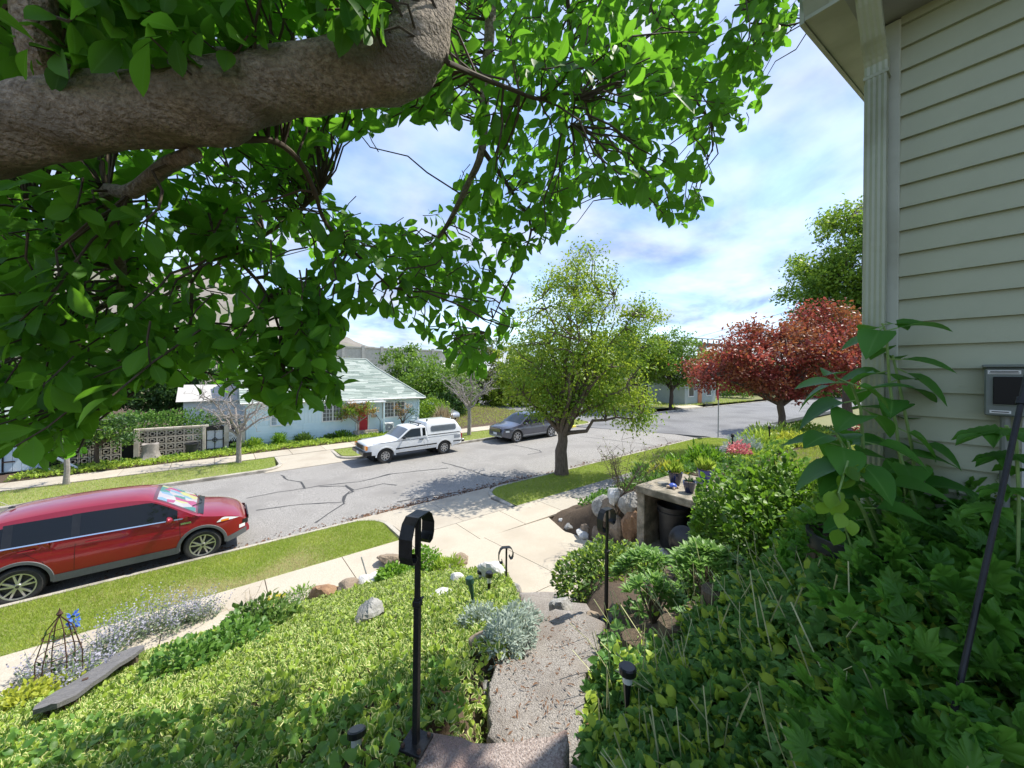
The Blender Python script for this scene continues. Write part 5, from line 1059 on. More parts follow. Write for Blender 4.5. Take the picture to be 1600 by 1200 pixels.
mound('ornamental_grass', 'tan clump of dry ornamental grass behind the pickup tailgate', 'grass clump', (12.55, 23.9, .5), (.55, .5, 1.05), 900, T_BLADE, .7, 'dry_grass', shell=.6, up=2.0, lower=0)
def cover(name, label, poly, n, hf, T, size, mat, zf=ground, up=.7, lay=.10, rnd=None, keep=None, cat='ground cover', nup=1.2):
    P = np.array(poly); X = RNG.uniform(P[:, 0].min(), P[:, 0].max(), n); Y = RNG.uniform(P[:, 1].min(), P[:, 1].max(), n); k = inpoly(X, Y, poly); X, Y = X[k], Y[k]
    if keep is not None: k = np.array([RNG.random() < keep(x, y) for x, y in zip(X, Y)], bool); X, Y = X[k], Y[k]
    Z = np.array([zf(x, y) for x, y in zip(X, Y)]); Hh = np.array([hf(x, y) if callable(hf) else hf for x, y in zip(X, Y)]); lump = .7 + .3 * np.sin(X * 5.3 + 2 * np.sin(Y * 4.1)) * np.cos(Y * 5.9 + X)
    Z = Z + Hh * lump * (1 - RNG.random(len(X)) ** 2 * .8); A = rdir(len(X), up); Nn = rdir(len(X), nup); S = size * (.6 + .75 * RNG.random(len(X)))
    patch = .5 + .5 * np.sin(X * 3.7 + 1.5 * np.sin(Y * 2.9)) * np.sin(Y * 3.3 - X); rn = np.clip(.45 * patch + .55 * RNG.random(len(X)), 0, .99)
    o = cloud(name, T, np.stack((X, Y, Z), 1), A, Nn, S, mat, kind='stuff', rnd=rn); return setp(o, label, cat)
fz = lambda x, y: zr(x) + .12
cover('ground_cover', 'yellow green ground cover along the far pavement', [(-6.5, 23.35), (11, 23.35), (11, 24.3), (1.2, 24.5), (-6.0, 24.9)], 9000, .22, T_DIA, .12, 'bed_lime', fz)
cover('ground_cover', 'mixed low greenery in front of the blue house wall', [(-6.0, 24.3), (11, 24.2), (11, 25.0), (-6, 25.0)], 3800, .2, T_DIA, .12, 'bed_leaf', fz)
cover('far_grass', 'shaded lawn among the trees right of the blue house', [(12, 24), (23.4, 24), (23.4, 40), (12, 40)], 9000, .1, T_BLADE, .22, 'lawn', lambda x, y: zr(x) + .1 + .012 * (y - 23.3), cat='grass')
cover('far_grass', 'lawn in front of the grey green house beyond the crossing', [(32.2, 22.0), (60, 20.8), (60, 30), (32.2, 30)], 9000, .08, T_BLADE, .25, 'lawn', lambda x, y: zr(x) + .14, cat='grass')

# ------------------------------------------------------------------ stone steps and hand rails
def UV(u, v): p = FW * u + RT * v; return p.x, p.y
def stone_slab(name, label, uv, z, th, mat, seed, tilt=0):
    r = random.Random(seed); P = []
    n = len(uv)
    for i in range(n):
        (a, b_), (c, d) = uv[i], uv[(i + 1) % n]
        for k in range(5): t_ = k / 5; P.append((a + (c - a) * t_ + r.gauss(0, .010), b_ + (d - b_) * t_ + r.gauss(0, .010)))
    cu, cv = sum(p[0] for p in P) / len(P), sum(p[1] for p in P) / len(P); rows = []
    for s_, dz in ((1.0, -th), (1.0, -.035), (.985, -.012), (.95, 0), (.8, .006), (.6, .004), (.4, .002), (.2, .0), (.0, 0)):
        row = []
        for q in P + P[:1]:
            u, v = cu + (q[0] - cu) * s_, cv + (q[1] - cv) * s_; x, y = UV(u, v); row.append((x, y, z + dz + tilt * (u - cu) + .010 * math.sin(9 * u + seed) * math.cos(11 * v) * (1 if s_ < 1 else .4)))
        rows.append(row)
    mb = MB(); mb.grid(rows); return setp(mb.build(name, mat, None, True), label, 'step', 'stone steps down to the pavement')
stone_slab('stone_step', 'pinkish stone step nearest the camera at the bottom edge', [(.75, -.36), (1.5, -.40), (1.76, -.42), (1.72, -.1), (1.76, .28), (1.5, .24), (.75, .2)], 2.73, .26, 'granite_pink', 1)
stone_slab('stone_step', 'middle rough grey stone step of the garden path', [(1.6, -.02), (1.9, -.06), (2.1, -.12), (2.35, -.13), (2.56, -.05), (2.56, .52), (2.3, .48), (2.0, .40), (1.62, .3)], 2.50, .26, 'granite_step', 2, -.03)
stone_slab('stone_step', 'farthest visible stone step with curved outer edge', [(2.42, .04), (2.7, .10), (3.0, .14), (3.22, .20), (3.30, .40), (3.27, .62), (3.12, .80), (2.8, .66), (2.45, .56)], 2.36, .24, 'granite_step', 3, -.02)
LOW = ['stone step just below the curved step', 'second stone step below the curved step', 'third stone step down towards the pad', 'lowest stone step meeting the concrete pad']
for i in range(4): stone_slab('stone_step', LOW[i], [(3.2 + i * .75, .18), (4.05 + i * .75, .16), (4.05 + i * .75, .84), (3.2 + i * .75, .86)], 1.96 - i * .40, .4, 'granite_step', 10 + i)
# dry catkins on the slabs
P = []
for i in range(260):
    u = random.uniform(1.9, 3.2); lo, hi = (-.1, .45) if u < 2.5 else (.15, .62); v = random.uniform(lo, hi); x, y = UV(u, v); P.append((x, y, (2.512 if u < 2.5 else 2.372) - .03 * (u - 2.2 if u < 2.5 else u - 2.9)))
P = np.array(P); o = cloud('leaf_litter', T_NARROW, P, rdir(len(P), 0) * (1, 1, .08), rdir(len(P), 3), .022 + .02 * RNG.random(len(P)), 'litter', kind='stuff'); setp(o, 'dark dry catkins scattered on the stone steps', 'litter')
def rail(label, px, d, ytop, ybase, rz, z_extra=0):
    b_ = at(px, ybase, d); tz = at(px, ytop, d).z; h = tz - b_.z; t = thing('hand_rail', label, 'hand rail', (b_.x, b_.y, b_.z), rz, 'iron hand rails along the steps')
    mb = MB(); mb.box((0, 0, h * .31), (.026, .026, h * .62 + .02), bev=.002); mb.build('post', 'black_iron', t); mb = MB(); mb.box((0, 0, h * .80), (.021, .021, h * .40), bev=.002); mb.build('upper_post', 'black_iron', t)
    mb = MB(); mb.box((0, 0, h * .605), (.034, .034, .028), bev=.003); k_ = mb.build('collar', 'black_iron', t); mb = MB(); mb.tube([(.017, 0, h * .607), (.045, 0, h * .607)], .006, 6); mb.build('set_screw', 'black_iron', k_)
    mb = MB(); mb.box((0, 0, -.012), (.11, .11, .014), bev=.002); p_ = mb.build('base_plate', 'black_iron', t)
    for a in (-1, 1):
        for c in (-1, 1): mb = MB(); mb.lathe([(0, .012), (.008, .012), (.009, 0)], 6, c=(a * .04, c * .04, -.005)); mb.build('bolt', 'rust_iron', p_)
    path = [(.055, -.105), (.040, -.120), (.058, -.140), (.082, -.132), (.094, -.105), (.096, -.060), (.072, -.018), (.045, .0), (-.055, .0), (-.085, -.022), (-.108, -.075), (-.108, -.150), (-.095, -.180), (-.070, -.186), (-.055, -.168), (-.066, -.150)]
    path = [(x * .86, z) for x, z in path]; mb = MB(); rows = []
    for i, (x, z) in enumerate(path):
        a = Vector(path[max(i - 1, 0)]); c = Vector(path[min(i + 1, len(path) - 1)]); dd = (c - a).normalized(); nx, nz = -dd.y * .003, dd.x * .003
        rows.append([(x + nx, -.031, h + z + nz), (x + nx, .031, h + z + nz), (x - nx, .031, h + z - nz), (x - nx, -.031, h + z - nz), (x + nx, -.031, h + z + nz)])
    mb.grid(rows); mb.build('grip', 'black_iron', t)
az = math.atan2(RT.y, RT.x)
rail('black iron hand rail post standing nearest the camera', 650, 1.65, 803, 1156, az + rad(71)); rail('black iron hand rail post right of the farthest stone step', 947, 3.35, 795, 966, az + rad(35)); rail('short looking black hand rail post at the pad behind the rock garden', 790, 4.6, 855, 985, az + rad(10))

# ------------------------------------------------------------------ concrete bin shelter with its bins and pots
sb = thing('bin_shelter', 'open concrete shelter for bins built into the garden bank', 'shelter', (8.0, 3.75, .62)); X0, X1_, YA, YB, TZ = 7.15, 8.95, 2.35, 4.78, 2.0
mb = MB(); mb.box(((X0 + X1_) / 2, (YA + YB) / 2, TZ - .07), (X1_ - X0, YB - YA, .15), bev=.012); mb.build('top_slab', 'old_concrete', sb, world=True)
mb = MB(); mb.box(((X0 + X1_) / 2 + .02, YB - .10, 1.28), (X1_ - X0 - .06, .18, 1.26), bev=.01); mb.build('side_wall', 'old_concrete', sb, world=True); mb = MB(); mb.box(((X0 + X1_) / 2 + .02, YA + .09, 1.28), (X1_ - X0 - .06, .16, 1.26), bev=.01); mb.build('side_wall', 'old_concrete', sb, world=True)
mb = MB(); mb.box((X1_ - .1, (YA + YB) / 2, 1.28), (.16, YB - YA - .4, 1.24)); mb.build('back_wall', 'old_concrete', sb, world=True); mb = MB(); mb.box(((X0 + X1_) / 2 - .2, (YA + YB) / 2, .66), (X1_ - X0 + .45, YB - YA - .02, .14), bev=.015); mb.build('floor_slab', 'old_concrete', sb, world=True)
def bin_(label, x, y):
    t = thing('rubbish_bin', label, 'bin', (x, y, .735), group='bins in the shelter'); mb = MB(); mb.lathe([(0, 0), (.25, 0), (.265, .02), (.30, .72), (.325, .72), (.325, .76), (.305, .765), (.315, .84), (.335, .84), (.335, .88), (.31, .885), (.30, .84), (.0, .5)], 26); mb.build('body', 'can_grey', t, True)
    for s_ in (-1, 1): mb = MB(); mb.tube([(0, s_ * .31, .80), (0, s_ * .37, .78), (0, s_ * .37, .68), (0, s_ * .31, .66)], .016, 6); mb.build('handle', 'can_grey', t)
bin_('dark grey round rubbish bin at the left inside the shelter', 7.72, 4.22); bin_('dark grey round rubbish bin half hidden by the big shrub', 7.72, 3.45)
ld = thing('round_lid', 'black round bin lid leaning against the bins', 'lid', (7.32, 3.78, .735), 0); mb = MB(); mb.lathe([(0, .05), (.10, .05), (.24, .03), (.27, 0), (.33, -.01), (.335, -.05), (.32, -.05)], 28); o = mb.build('disc', 'plastic_black', ld, True); o.rotation_euler = (0, rad(-78), 0); o.location = (0, 0, .33); mb = MB(); mb.box((0, 0, .065), (.14, .03, .03), bev=.006); mb.build('handle', 'can_grey', o)
def pot(name, label, p, r, h, mat, leaf, n, size, T=T_NARROW, up=1.5):
    t = thing(name, label, 'pot', p, group='glazed pots on the shelter'); mb = MB(); mb.lathe([(0, 0), (r * .62, 0), (r * .80, h * .35), (r * .96, h * .85), (r, h), (r * 1.04, h), (r * 1.04, h * .93)][:6] + [(r * .90, h), (r * .86, h * .85), (0, h * .84)], 24); mb.build('shell', mat, t, True); mb = MB(); mb.lathe([(0, h * .87), (r * .87, h * .86)], 18); mb.build('soil', 'soil', t)
    if n: P, d = ell(n, Vector(p) + Vector((0, 0, h * .9)), (r * .8, r * .8, .12), .6, 0); cloud('plant', T, P, nrm(d + np.array((0, 0, up))), rdir(len(P), .5), size * (.6 + .8 * RNG.random(len(P))), leaf, t, kind='stuff')
pz = TZ + .008
def top(px, py): r = ray(px, py); t_ = (pz - CAM_H) / r.z; q = Vector((0, 0, CAM_H)) + r * t_; return q
q = top(1055, 757); pot('plant_pot', 'dark navy glazed pot with sprouting plant on the shelter', (q.x, q.y, pz), .15, .27, 'pot_navy', 'bed_lime', 160, .16); q = top(1077, 769); pot('plant_pot', 'small navy glazed pot at the edge of the shelter top', (q.x, q.y, pz), .125, .22, 'pot_navy', 'tree_dark', 40, .07); q = top(1102, 752); pot('plant_pot', 'bright blue glazed pot with grassy plant on the shelter', (q.x, q.y, pz), .17, .27, 'pot_blue', 'bed_lime', 150, .20)
q = top(1053, 762); tt = thing('turtle_figure', 'small blue shelled turtle ornament on the shelter top', 'ornament', (q.x - .05, q.y, pz)); rows = [[(.09 * math.cos(a) * math.cos(e), .085 * math.sin(a) * math.cos(e), .04 + .07 * math.sin(e)) for a in [2 * math.pi * k / 14 for k in range(15)]] for e in [0, .3, .6, .9, 1.2, 1.57]]
mb = MB(); mb.grid(rows); mb.build('shell', 'ceramic_blue', tt, True); mb = MB(); mb.tube([(-.06, .03, .035), (-.13, .05, .05), (-.15, .05, .045)], [.022, .026, .012], 8); mb.build('head', 'terracotta', tt, True)
for a, b_ in ((-1, -1), (-1, 1), (1, -1), (1, 1)): mb = MB(); mb.tube([(a * .055, b_ * .05, .04), (a * .08, b_ * .08, .0)], [.024, .02], 7); mb.build('leg', 'terracotta', tt, True)
mb = MB(); mb.lathe([(0, .012), (.11, .012), (.12, 0)], 20); o = mb.build('drain_cover', 'manhole'); q = top(1036, 755); o.location = (q.x, q.y, TZ + .006); setp(o, 'round grey cover set in the shelter top', 'cover')
rock('rock', 'white flat rock on the shelter floor before the bin', (7.12, 4.10, .80), (.17, .14, .10), 'rock_pale', 41, .8)
mb = MB(); mb.tube([(7.05, 3.4, .75), (7.05, 3.4, .98), (7.05, 3.4, 1.05)], [.09, .09, .04], 12); setp(mb.build('bottle', 'cap_cyan', None, True), 'pale cyan plastic jug beside the leaning bin lid', 'jug')

# ------------------------------------------------------------------ rocks of the garden edges
gr = lambda px, py: hit(px, py, ground)
def rk(label, px, py, s, mat, seed, up=.35, sq=.75, asp=(1, 1, 1)):
    p = gr(px, py); rock('rock', label, (p.x, p.y, p.z + s * sq * up), (s * asp[0], s * asp[1], s * asp[2]), mat, seed, sq, rz=seed)
rk('grey angular rock lying amid the variegated ground cover', 576, 972, .19, 'rock_grey', 5, .8)
rk('rusty brown rock at the edge of the left pavement', 508, 934, .30, 'rock_rust', 6, .5, .55); rk('grey brown rock beside the rusty rock at the pavement', 545, 926, .24, 'rock_brown', 7, .5, .6); rk('white flat rock by the leaning metal stake', 590, 910, .30, 'rock_pale', 8, .6, .35); rk('dark brown rock poking over the pavement edge', 607, 884, .26, 'rock_brown', 9, 1.0, .6)
rk('pale rock behind the metal stake', 573, 915, .18, 'rock_pale', 23, .7, .7); rk('white rock among cover left of the solar lights', 712, 913, .12, 'rock_pale', 10, .8); rk('tan rock at the far edge of the rock garden', 722, 884, .22, 'rock_brown', 11, .6); rk('pale rock just left of the far hand rail', 768, 908, .2, 'rock_pale', 12, .9); rk('flat pale rock in front of the solar light', 690, 936, .16, 'rock_pale', 24, .5, .4)
rk('grey boulder above the silver leaved plant', 806, 930, .17, 'rock_grey', 13, .9); rk('brown grey rock left of the silver leaved plant', 752, 1015, .11, 'rock_brown', 14, .6); rk('small rock at the edge of the middle step', 757, 1085, .07, 'rock_grey', 15, .3)
for i, (u, v, s, mt, lb) in enumerate(((3.45, 1.0, .17, 'rock_brown', 'brown rock right behind the right hand rail'), (3.5, .75, .15, 'rock_brown', 'reddish brown rock at the outer edge of the curved step'), (3.7, .5, .16, 'rock_grey', 'grey rock below the curved step and shrub'), (3.25, 1.05, .12, 'rock_pale', 'pale rock touching the right hand rail'))):
    x, y = UV(u, v); rock('rock', lb, (x, y, 2.02 + .03 * i), (s, s * .8, s), mt, 50 + i, .9)
lbs = ['low pale edging rock beside the pad nearest the pavement', 'second pale edging rock along the pad', 'third pale edging rock along the pad', 'fourth pale edging rock near the rock wall']
for i, (x, y) in enumerate(((7.95, 7.65), (7.65, 7.3), (7.4, 6.85), (7.25, 6.35))): rock('rock', lbs[i], (x, y, pad_z(y) + .06), (.30, .20, .14), 'rock_pale' if i % 2 else 'rock_grey', 60 + i, .9, rz=1.0)
lw = ['lowest brown rock of the retaining wall beside the pad', 'rust toned rock of the retaining wall', 'tall tan rock against the shelter side', 'upper brown rock of the retaining wall', 'grey rock of the retaining wall top', 'pale rock at the top of the retaining wall', 'rounded brown rock between pad and shelter', 'dark rock low in the retaining wall', 'top rock under the bare shrub']
for i, (y, z, s, mt) in enumerate(((5.9, .55, .36, 'rock_brown'), (5.45, .75, .38, 'rock_brown'), (5.02, .98, .42, 'rock_rust'), (5.7, 1.05, .36, 'rock_brown'), (5.2, 1.42, .34, 'rock_grey'), (5.6, 1.50, .30, 'rock_pale'), (5.0, .60, .32, 'rock_brown'), (6.25, .45, .3, 'rock_brown'), (5.95, 1.15, .3, 'rock_grey'))): rock('rock', lw[i], (7.35 + .12 * z, y, z), (s * .8, s * .72, s), mt, 70 + i, 1.0, rz=.3 * i)

# ------------------------------------------------------------------ small garden things
def solar(label, px, py, h, tilt=(0, 0), mat='plastic_black', d=None):
    p = at(px, py, d) if d else gr(px, py); t = thing('solar_light', label, 'garden light', p, group='solar garden lights'); e = Vector((tilt[0], tilt[1], 1)).normalized() * h
    mb = MB(); mb.tube([(0, 0, -.08), e * .55], [.006, .02], 8); mb.build('spike', mat, t); mb = MB(); mb.tube([e * .55, e * .8], .024, 12); mb.build('lens', 'lens_clear' if mat != 'plastic_green' else mat, t); mb = MB(); mb.tube([e * .8, e * .97, e], [.042, .042, .034], 14); mb.build('cap', mat, t)
solar('dark green solar light stake leaning in the ground cover', 742, 950, .32, (-.16, .12), 'plastic_green'); solar('black capped solar light with clear lens near the rocks', 764, 930, .26); solar('small black solar light next to the pale rocks', 752, 912, .18, (-.1, 0)); solar('black solar light at the bottom edge left of the hand rail', 556, 1196, .14, (.1, .3)); solar('grey topped solar light beside the middle step', 980, 1095, .17, (0, 0), d=1.85)
p = gr(575, 912); mb = MB(); mb.tube([p + Vector((.05, 0, -.1)), p + RT * -.13 + Vector((0, 0, .5))], .013, 6); setp(mb.build('metal_stake', 'steel_pole'), 'thin grey metal stake leaning by the white rocks', 'stake')
# wire obelisk
p = gr(92, 1082); zt = at(92, 955, (p - Vector((0, 0, CAM_H))).dot(FW)).z; h = zt - p.z; tr = thing('wire_obelisk', 'rusty dark wire obelisk trellis beside the left pavement', 'trellis', p)
for i in range(6):
    a = 2 * math.pi * i / 6; mb = MB(); mb.tube([(.19 * math.cos(a), .19 * math.sin(a), -.05), (.18 * math.cos(a), .18 * math.sin(a), h * .45), (.10 * math.cos(a), .10 * math.sin(a), h * .80), (.0, 0, h * .95)], .006, 5); mb.build('rod', 'rust_iron', tr)
for z, r in ((.25, .185), (.5, .172), (.72, .13)): mb = MB(); mb.tube([(r * math.cos(a), r * math.sin(a), h * z) for a in [2 * math.pi * k / 16 for k in range(17)]], .005, 5); mb.build('ring', 'rust_iron', tr)
mb = MB(); mb.lathe([(0, 0), (.02, .01), (.03, .03), (.012, .06), (.004, .09), (0, .10)], 8, c=(0, 0, h * .94)); mb.build('finial', 'rust_iron', tr)
P = np.array([(.19 * (1 - .6 * t_) * math.cos(a), .19 * (1 - .6 * t_) * math.sin(a), t_ * h) for t_, a in zip(RNG.uniform(.1, .9, 26), RNG.uniform(0, 6.3, 26))]); cloud('metal_leaf', T_OVAL, P, rdir(26, .2), rdir(26), .05, 'tree_dark', tr, world=False, kind='stuff')
p = gr(112, 1000); bf = thing('blue_flower', 'bright blue flower spike beside the wire obelisk', 'flower', p + Vector((0, 0, 0))); mb = MB(); mb.tube([(0, 0, -.05), (.02, 0, .35)], .008, 5); mb.build('stem', 'green_stem', bf); P, d = ell(70, p + Vector((.02, 0, .33)), (.06, .06, .14), .5); cloud('blossom', T_OVAL, P, d, rdir(len(P)), .06, 'blue_flower', bf)
# plank on two blocks
pa = gr(70, 1135); pb = gr(212, 1040); pa = pa + Vector((0, 0, .15)); pb = pb + Vector((0, 0, .22)); d_ = pb - pa; pk = thing('wooden_plank', 'weathered grey wooden plank lying across the ground cover', 'plank', pa); sdv = d_.cross(Vector((0, 0, 1))).normalized()
mb = MB(); rows = []
for i in range(13):
    t_ = i / 12; c = d_ * t_; wv = .125 + .008 * math.sin(t_ * 9) - (.05 if i in (0, 12) else 0); rows.append([c + sdv * a * wv + Vector((0, 0, b_ + .006 * math.sin(t_ * 20 + a * 3))) for a, b_ in ((-1, -.022), (-1, .022), (-.5, .026), (0, .022), (.5, .027), (1, .022), (1, -.022), (-1, -.022))])
mb.grid(rows); mb.f += [tuple(range(7)), tuple(96 + i for i in range(6, -1, -1))]; mb.build('board', 'wood_grey', pk)
for t_ in (.15, .85): mb = MB(); c = d_ * t_; mb.box((c.x, c.y, c.z - .16), (.2, .2, .27)); mb.build('support', 'wood_brown', pk)
mb = MB(); mb.box((d_.x * .35, d_.y * .35, d_.z * .35 + .03), (.04, .03, .015)); mb.build('bracket', 'rust_iron', pk)
# log edging of the right bed, barrel hoop, leaning iron pole
for i, (u, v, r, h, lb) in enumerate(((2.55, .86, .10, .35, 'weathered log post edging the bed beside the farthest step'), (2.40, 1.05, .10, .36, 'mossy log post in the bed edging middle'), (2.32, 1.28, .10, .34, 'log post of the bed edging nearest the big shrub'), (2.36, 1.52, .09, .33, 'rightmost log post of the bed edging'))):
    x, y = UV(u, v); mb = MB(); mb.tube([(0, 0, -.3), (0, 0, h * .5), (0, 0, h)], [r * 1.05, r, r * .94], 14, wob=.12); o = mb.build('log_edging', 'wood_brown', None, True); o.location = (x, y, ground(x, y) - .24); setp(o, lb, 'log', 'log posts edging the bed')
bp = at(1356, 862, 1.75); br = thing('barrel_planter', 'half barrel planter rim with dark metal hoop among the vines', 'planter', (bp.x, bp.y, bp.z - .45)); cc = FW * .16 + RT * .10
def hoop(r, z0, z1, n=28): 
    m_ = MB(); m_.lathe([(r, z0), (r + .004, z0), (r + .01, z1), (r - .004, z1)], n, c=(cc.x, cc.y, 0)); return m_
hoop(.20, .38, .45).build('hoop', 'pot_black', br, True)
for i in range(22): a = 2 * math.pi * i / 22; mb = MB(); mb.box((cc.x + .19 * math.cos(a), cc.y + .19 * math.sin(a), .22), (.022, .052, .44), rz=a); mb.build('stave', 'wood_brown', br)
mb = MB(); mb.lathe([(0, .40), (.18, .40)], 20, c=(cc.x, cc.y, 0)); mb.build('soil', 'soil', br)
a0, a1 = at(1604, 590, 1.25), at(1543, 870, 1.15); mb = MB(); d_ = (a1 - a0); mb.tube([a0 - d_ * .5, a0, a1, a1 + d_ * .9], .0075, 8); ip = thing('iron_pole', 'black iron garden pole leaning at the right edge', 'pole', a1 + d_ * .9); mb.build('shaft', 'black_iron', ip, True, True); mb = MB(); mb.tube([a0 + d_ * .12, a0 + d_ * .16], .012, 8); mb.build('collar', 'black_iron', ip, True, True)

# ------------------------------------------------------------------ garden planting, left slope
def uvd(x, y): return x * FW.x + y * FW.y, x * RT.x + y * RT.y
def off_steps(x, y):
    u, v = uvd(x, y)
    if u < .95: return 0
    vl = -.40 if u < 1.78 else (-.10 if u < 2.5 else .12 + .12 * (u - 2.5)); vr = .27 if u < 1.78 else (.46 if u < 2.5 else .58 + .3 * (u - 2.5))
    if u > 3.3: vl, vr = .1, .9
    return 0 if vl < v < vr else 1
LEFT = [(-7, 1.2), (.3, 1.2), (1.2, 1.25), (2.6, 3.2), (3.3, 4.2), (3.55, 5.2), (3.5, 6.4), (3.3, 7.5), (-1.0, 7.35), (-7, 7.6)]
def dens(x, y):
    u, v = uvd(x, y); return off_steps(x, y) * min(1, max(.10, (4.2 / max(u, 1.2)) ** 1.6)) * (1 if v < .15 or u > 3 else .6)
def lime_k(x, y): return dens(x, y) * (1 if y > 2.2 else .55)
cover('ground_cover', 'yellow edged variegated ground cover carpeting the left slope', LEFT, 190000, .09, T_OVAL, .043, 'variegated', keep=lime_k, up=.9, nup=1.0)
cover('ground_cover', 'plain green leaves mixed through the left slope carpet', LEFT, 26000, .09, T_OVAL, .058, 'bed_lime', keep=dens, up=.8)
DK = [(-6, 1.4), (-.2, 1.4), (.9, 1.5), (1.25, 2.2), (.2, 2.9), (-.6, 4.2), (-1.5, 5.2), (-4, 5.8), (-6, 5.8)]
cover('ground_cover', 'dark green leaf patch with magnolia shade in its colour along the bottom left edge', DK, 26000, .12, T_OVAL, .06, 'bed_leaf', keep=lambda x, y: .8 * off_steps(x, y), up=.6)  # darker leaves put the magnolia's shade into the cover's colour
for i, (px, py, r, h, lb) in enumerate(((150, 1040, .28, .38, 'grey purple catmint clump beside the wire obelisk'), (190, 1010, .30, .42, 'catmint clump with upright flower spikes behind the plank'), (232, 990, .30, .50, 'tallest catmint clump with pale flower spikes'), (275, 985, .28, .42, 'catmint clump leaning over the left pavement'), (315, 970, .24, .36, 'rightmost catmint clump beside the dry twigs'), (75, 1060, .25, .3, 'low catmint clump left of the wire obelisk'), (130, 1075, .22, .25, 'small catmint clump before the wire obelisk'))):
    p = gr(px, py); t = thing('catmint', lb, 'plant', p, group='catmint clumps along the left pavement'); n_ = 95; P = []; A = []; F = []; FA = []; mb = MB()
    for k in range(n_):
        a = random.random() * 6.28; tl = Vector((math.cos(a) * random.random() * .7, math.sin(a) * random.random() * .7, 1)).normalized(); L_ = h * random.uniform(.7, 1.5); b0 = p + Vector((math.cos(a) * r * random.random(), math.sin(a) * r * random.random(), 0)); tip = b0 + tl * L_
        if k % 3 == 0: mb.tube([b0, tip], [.004, .002], 3, cap=False)
        for q in range(12): s_ = q / 12; pt_ = b0.lerp(tip, s_); (F if s_ > .55 else P).append(pt_ + Vector((random.gauss(0, .012), random.gauss(0, .012), 0))); (FA if s_ > .55 else A).append((random.gauss(0, 1), random.gauss(0, 1), .5))
    mb.build('stem', 'green_stem', t, False, True); cloud('leaves', T_DIA, np.array(P), np.array(A), rdir(len(P), 1), .045, 'lavender_leaf', t, kind='stuff'); cloud('flowers', T_DIA, np.array(F), np.array(FA), rdir(len(F), 1), .038, 'lavender_flower', t, kind='stuff')
for (px, py, r, h, n_, sz, mt, lb) in ((410, 985, .45, .34, 900, .075, 'shrub_dark', 'dark green leafy clump among the variegated cover'), (360, 1020, .40, .26, 700, .075, 'bed_leaf', 'spreading green clump right of the plank'), (285, 1055, .35, .26, 600, .07, 'bed_leaf', 'green clump behind the upper end of the plank'), (40, 1110, .35, .18, 700, .06, 'gold_leaf', 'bright yellow leaved plant at the lower left edge'), (95, 1085, .28, .14, 480, .06, 'gold_leaf', 'yellow green plant beside the lower plank end'), (660, 890, .42, .38, 900, .075, 'shrub_bright', 'bright green bushy plant behind the nearest hand rail'), (700, 895, .34, .22, 500, .12, 'bed_lime', 'grassy green tuft at the edge of the pad'), (615, 905, .32, .2, 500, .08, 'shrub_bright', 'low green plant by the white rocks'), (470, 935, .32, .14, 380, .08, 'shrub_bright', 'low green tuft at the left pavement edge'), (430, 945, .2, .12, 150, .07, 'yellow_leaf', 'small yellow flowered plant by the pavement')):
    p = gr(px, py); mound('garden_plant', lb, 'plant', p + Vector((0, 0, h * .15)), (r, r, h), n_, T_NARROW if 'tuft' in lb else T_OVAL, sz, mt, group='clumps in the left garden', shell=.35, lower=-.1, up=.8)
def twigs(name, label, p, n, h, spread, mat, r=.005, leaf=None, nl=0, ls=.05, cat='shrub'):
    t = thing(name, label, cat, p); mb = MB(); tips = []
    for i in range(n):
        a = random.random() * 6.28; e = p + Vector((math.cos(a) * spread * random.random(), math.sin(a) * spread * random.random(), h * random.uniform(.5, 1))); cp = curve(p + Vector((random.gauss(0, .04), random.gauss(0, .04), -.05)), e, 5, .04, .03); mb.tube(cp, [r, r * .9, r * .8, r * .65, r * .5, r * .3], 4, cap=False)
        for k in range(2, 6):
            for q in range(2): d = Vector((random.gauss(0, 1), random.gauss(0, 1), random.gauss(.5, .6))).normalized() * random.uniform(.1, .3) * h; mb.tube(curve(cp[k], cp[k] + d, 2, .03, .05), [r * .55, r * .4, r * .25], 3, cap=False); tips += [cp[k] + d, cp[k] + d * .5]
    mb.build('stem', mat, t, False, True)
    if leaf: P = np.array([tips[random.randrange(len(tips))] for _ in range(nl)]) + RNG.normal(size=(nl, 3)) * .02; cloud('leaves', T_DIA, P, rdir(nl, .3), rdir(nl, 1), ls, leaf, t, kind='stuff')
twigs('dry_shrub', 'dry brown twiggy shrub beside the left pavement', gr(390, 965), 16, .45, .42, 'dead_stem', .005)
twigs('bare_shrub', 'sparse bare shrub growing above the retaining rocks', Vector((7.65, 5.45, 1.45)), 22, 1.45, 1.25, 'bark_brown', .009, 'tree_olive', 260, .06)
# silver plant spilling over the left side of the curved step
for i, (u, v, r, lb) in enumerate(((3.15, .10, .19, 'silver grey leaved mat plant at the outer edge of the steps'), (2.9, .02, .19, 'silver grey mat plant spilling over the curved step'), (2.66, -.04, .15, 'silver grey mat plant nearest the middle step'), (3.2, -.25, .17, 'faded silver mat plant left behind the rock'))):
    x, y = UV(u, v); mound('silver_plant', lb, 'plant', (x, y, max(ground(x, y), 2.28 if v > -.1 else 0) + .03), (r, r, .14), 900, T_LANCE, .045, 'silver_leaf', group='silver mat plants beside the steps', shell=.35, lower=-.3, up=.3)

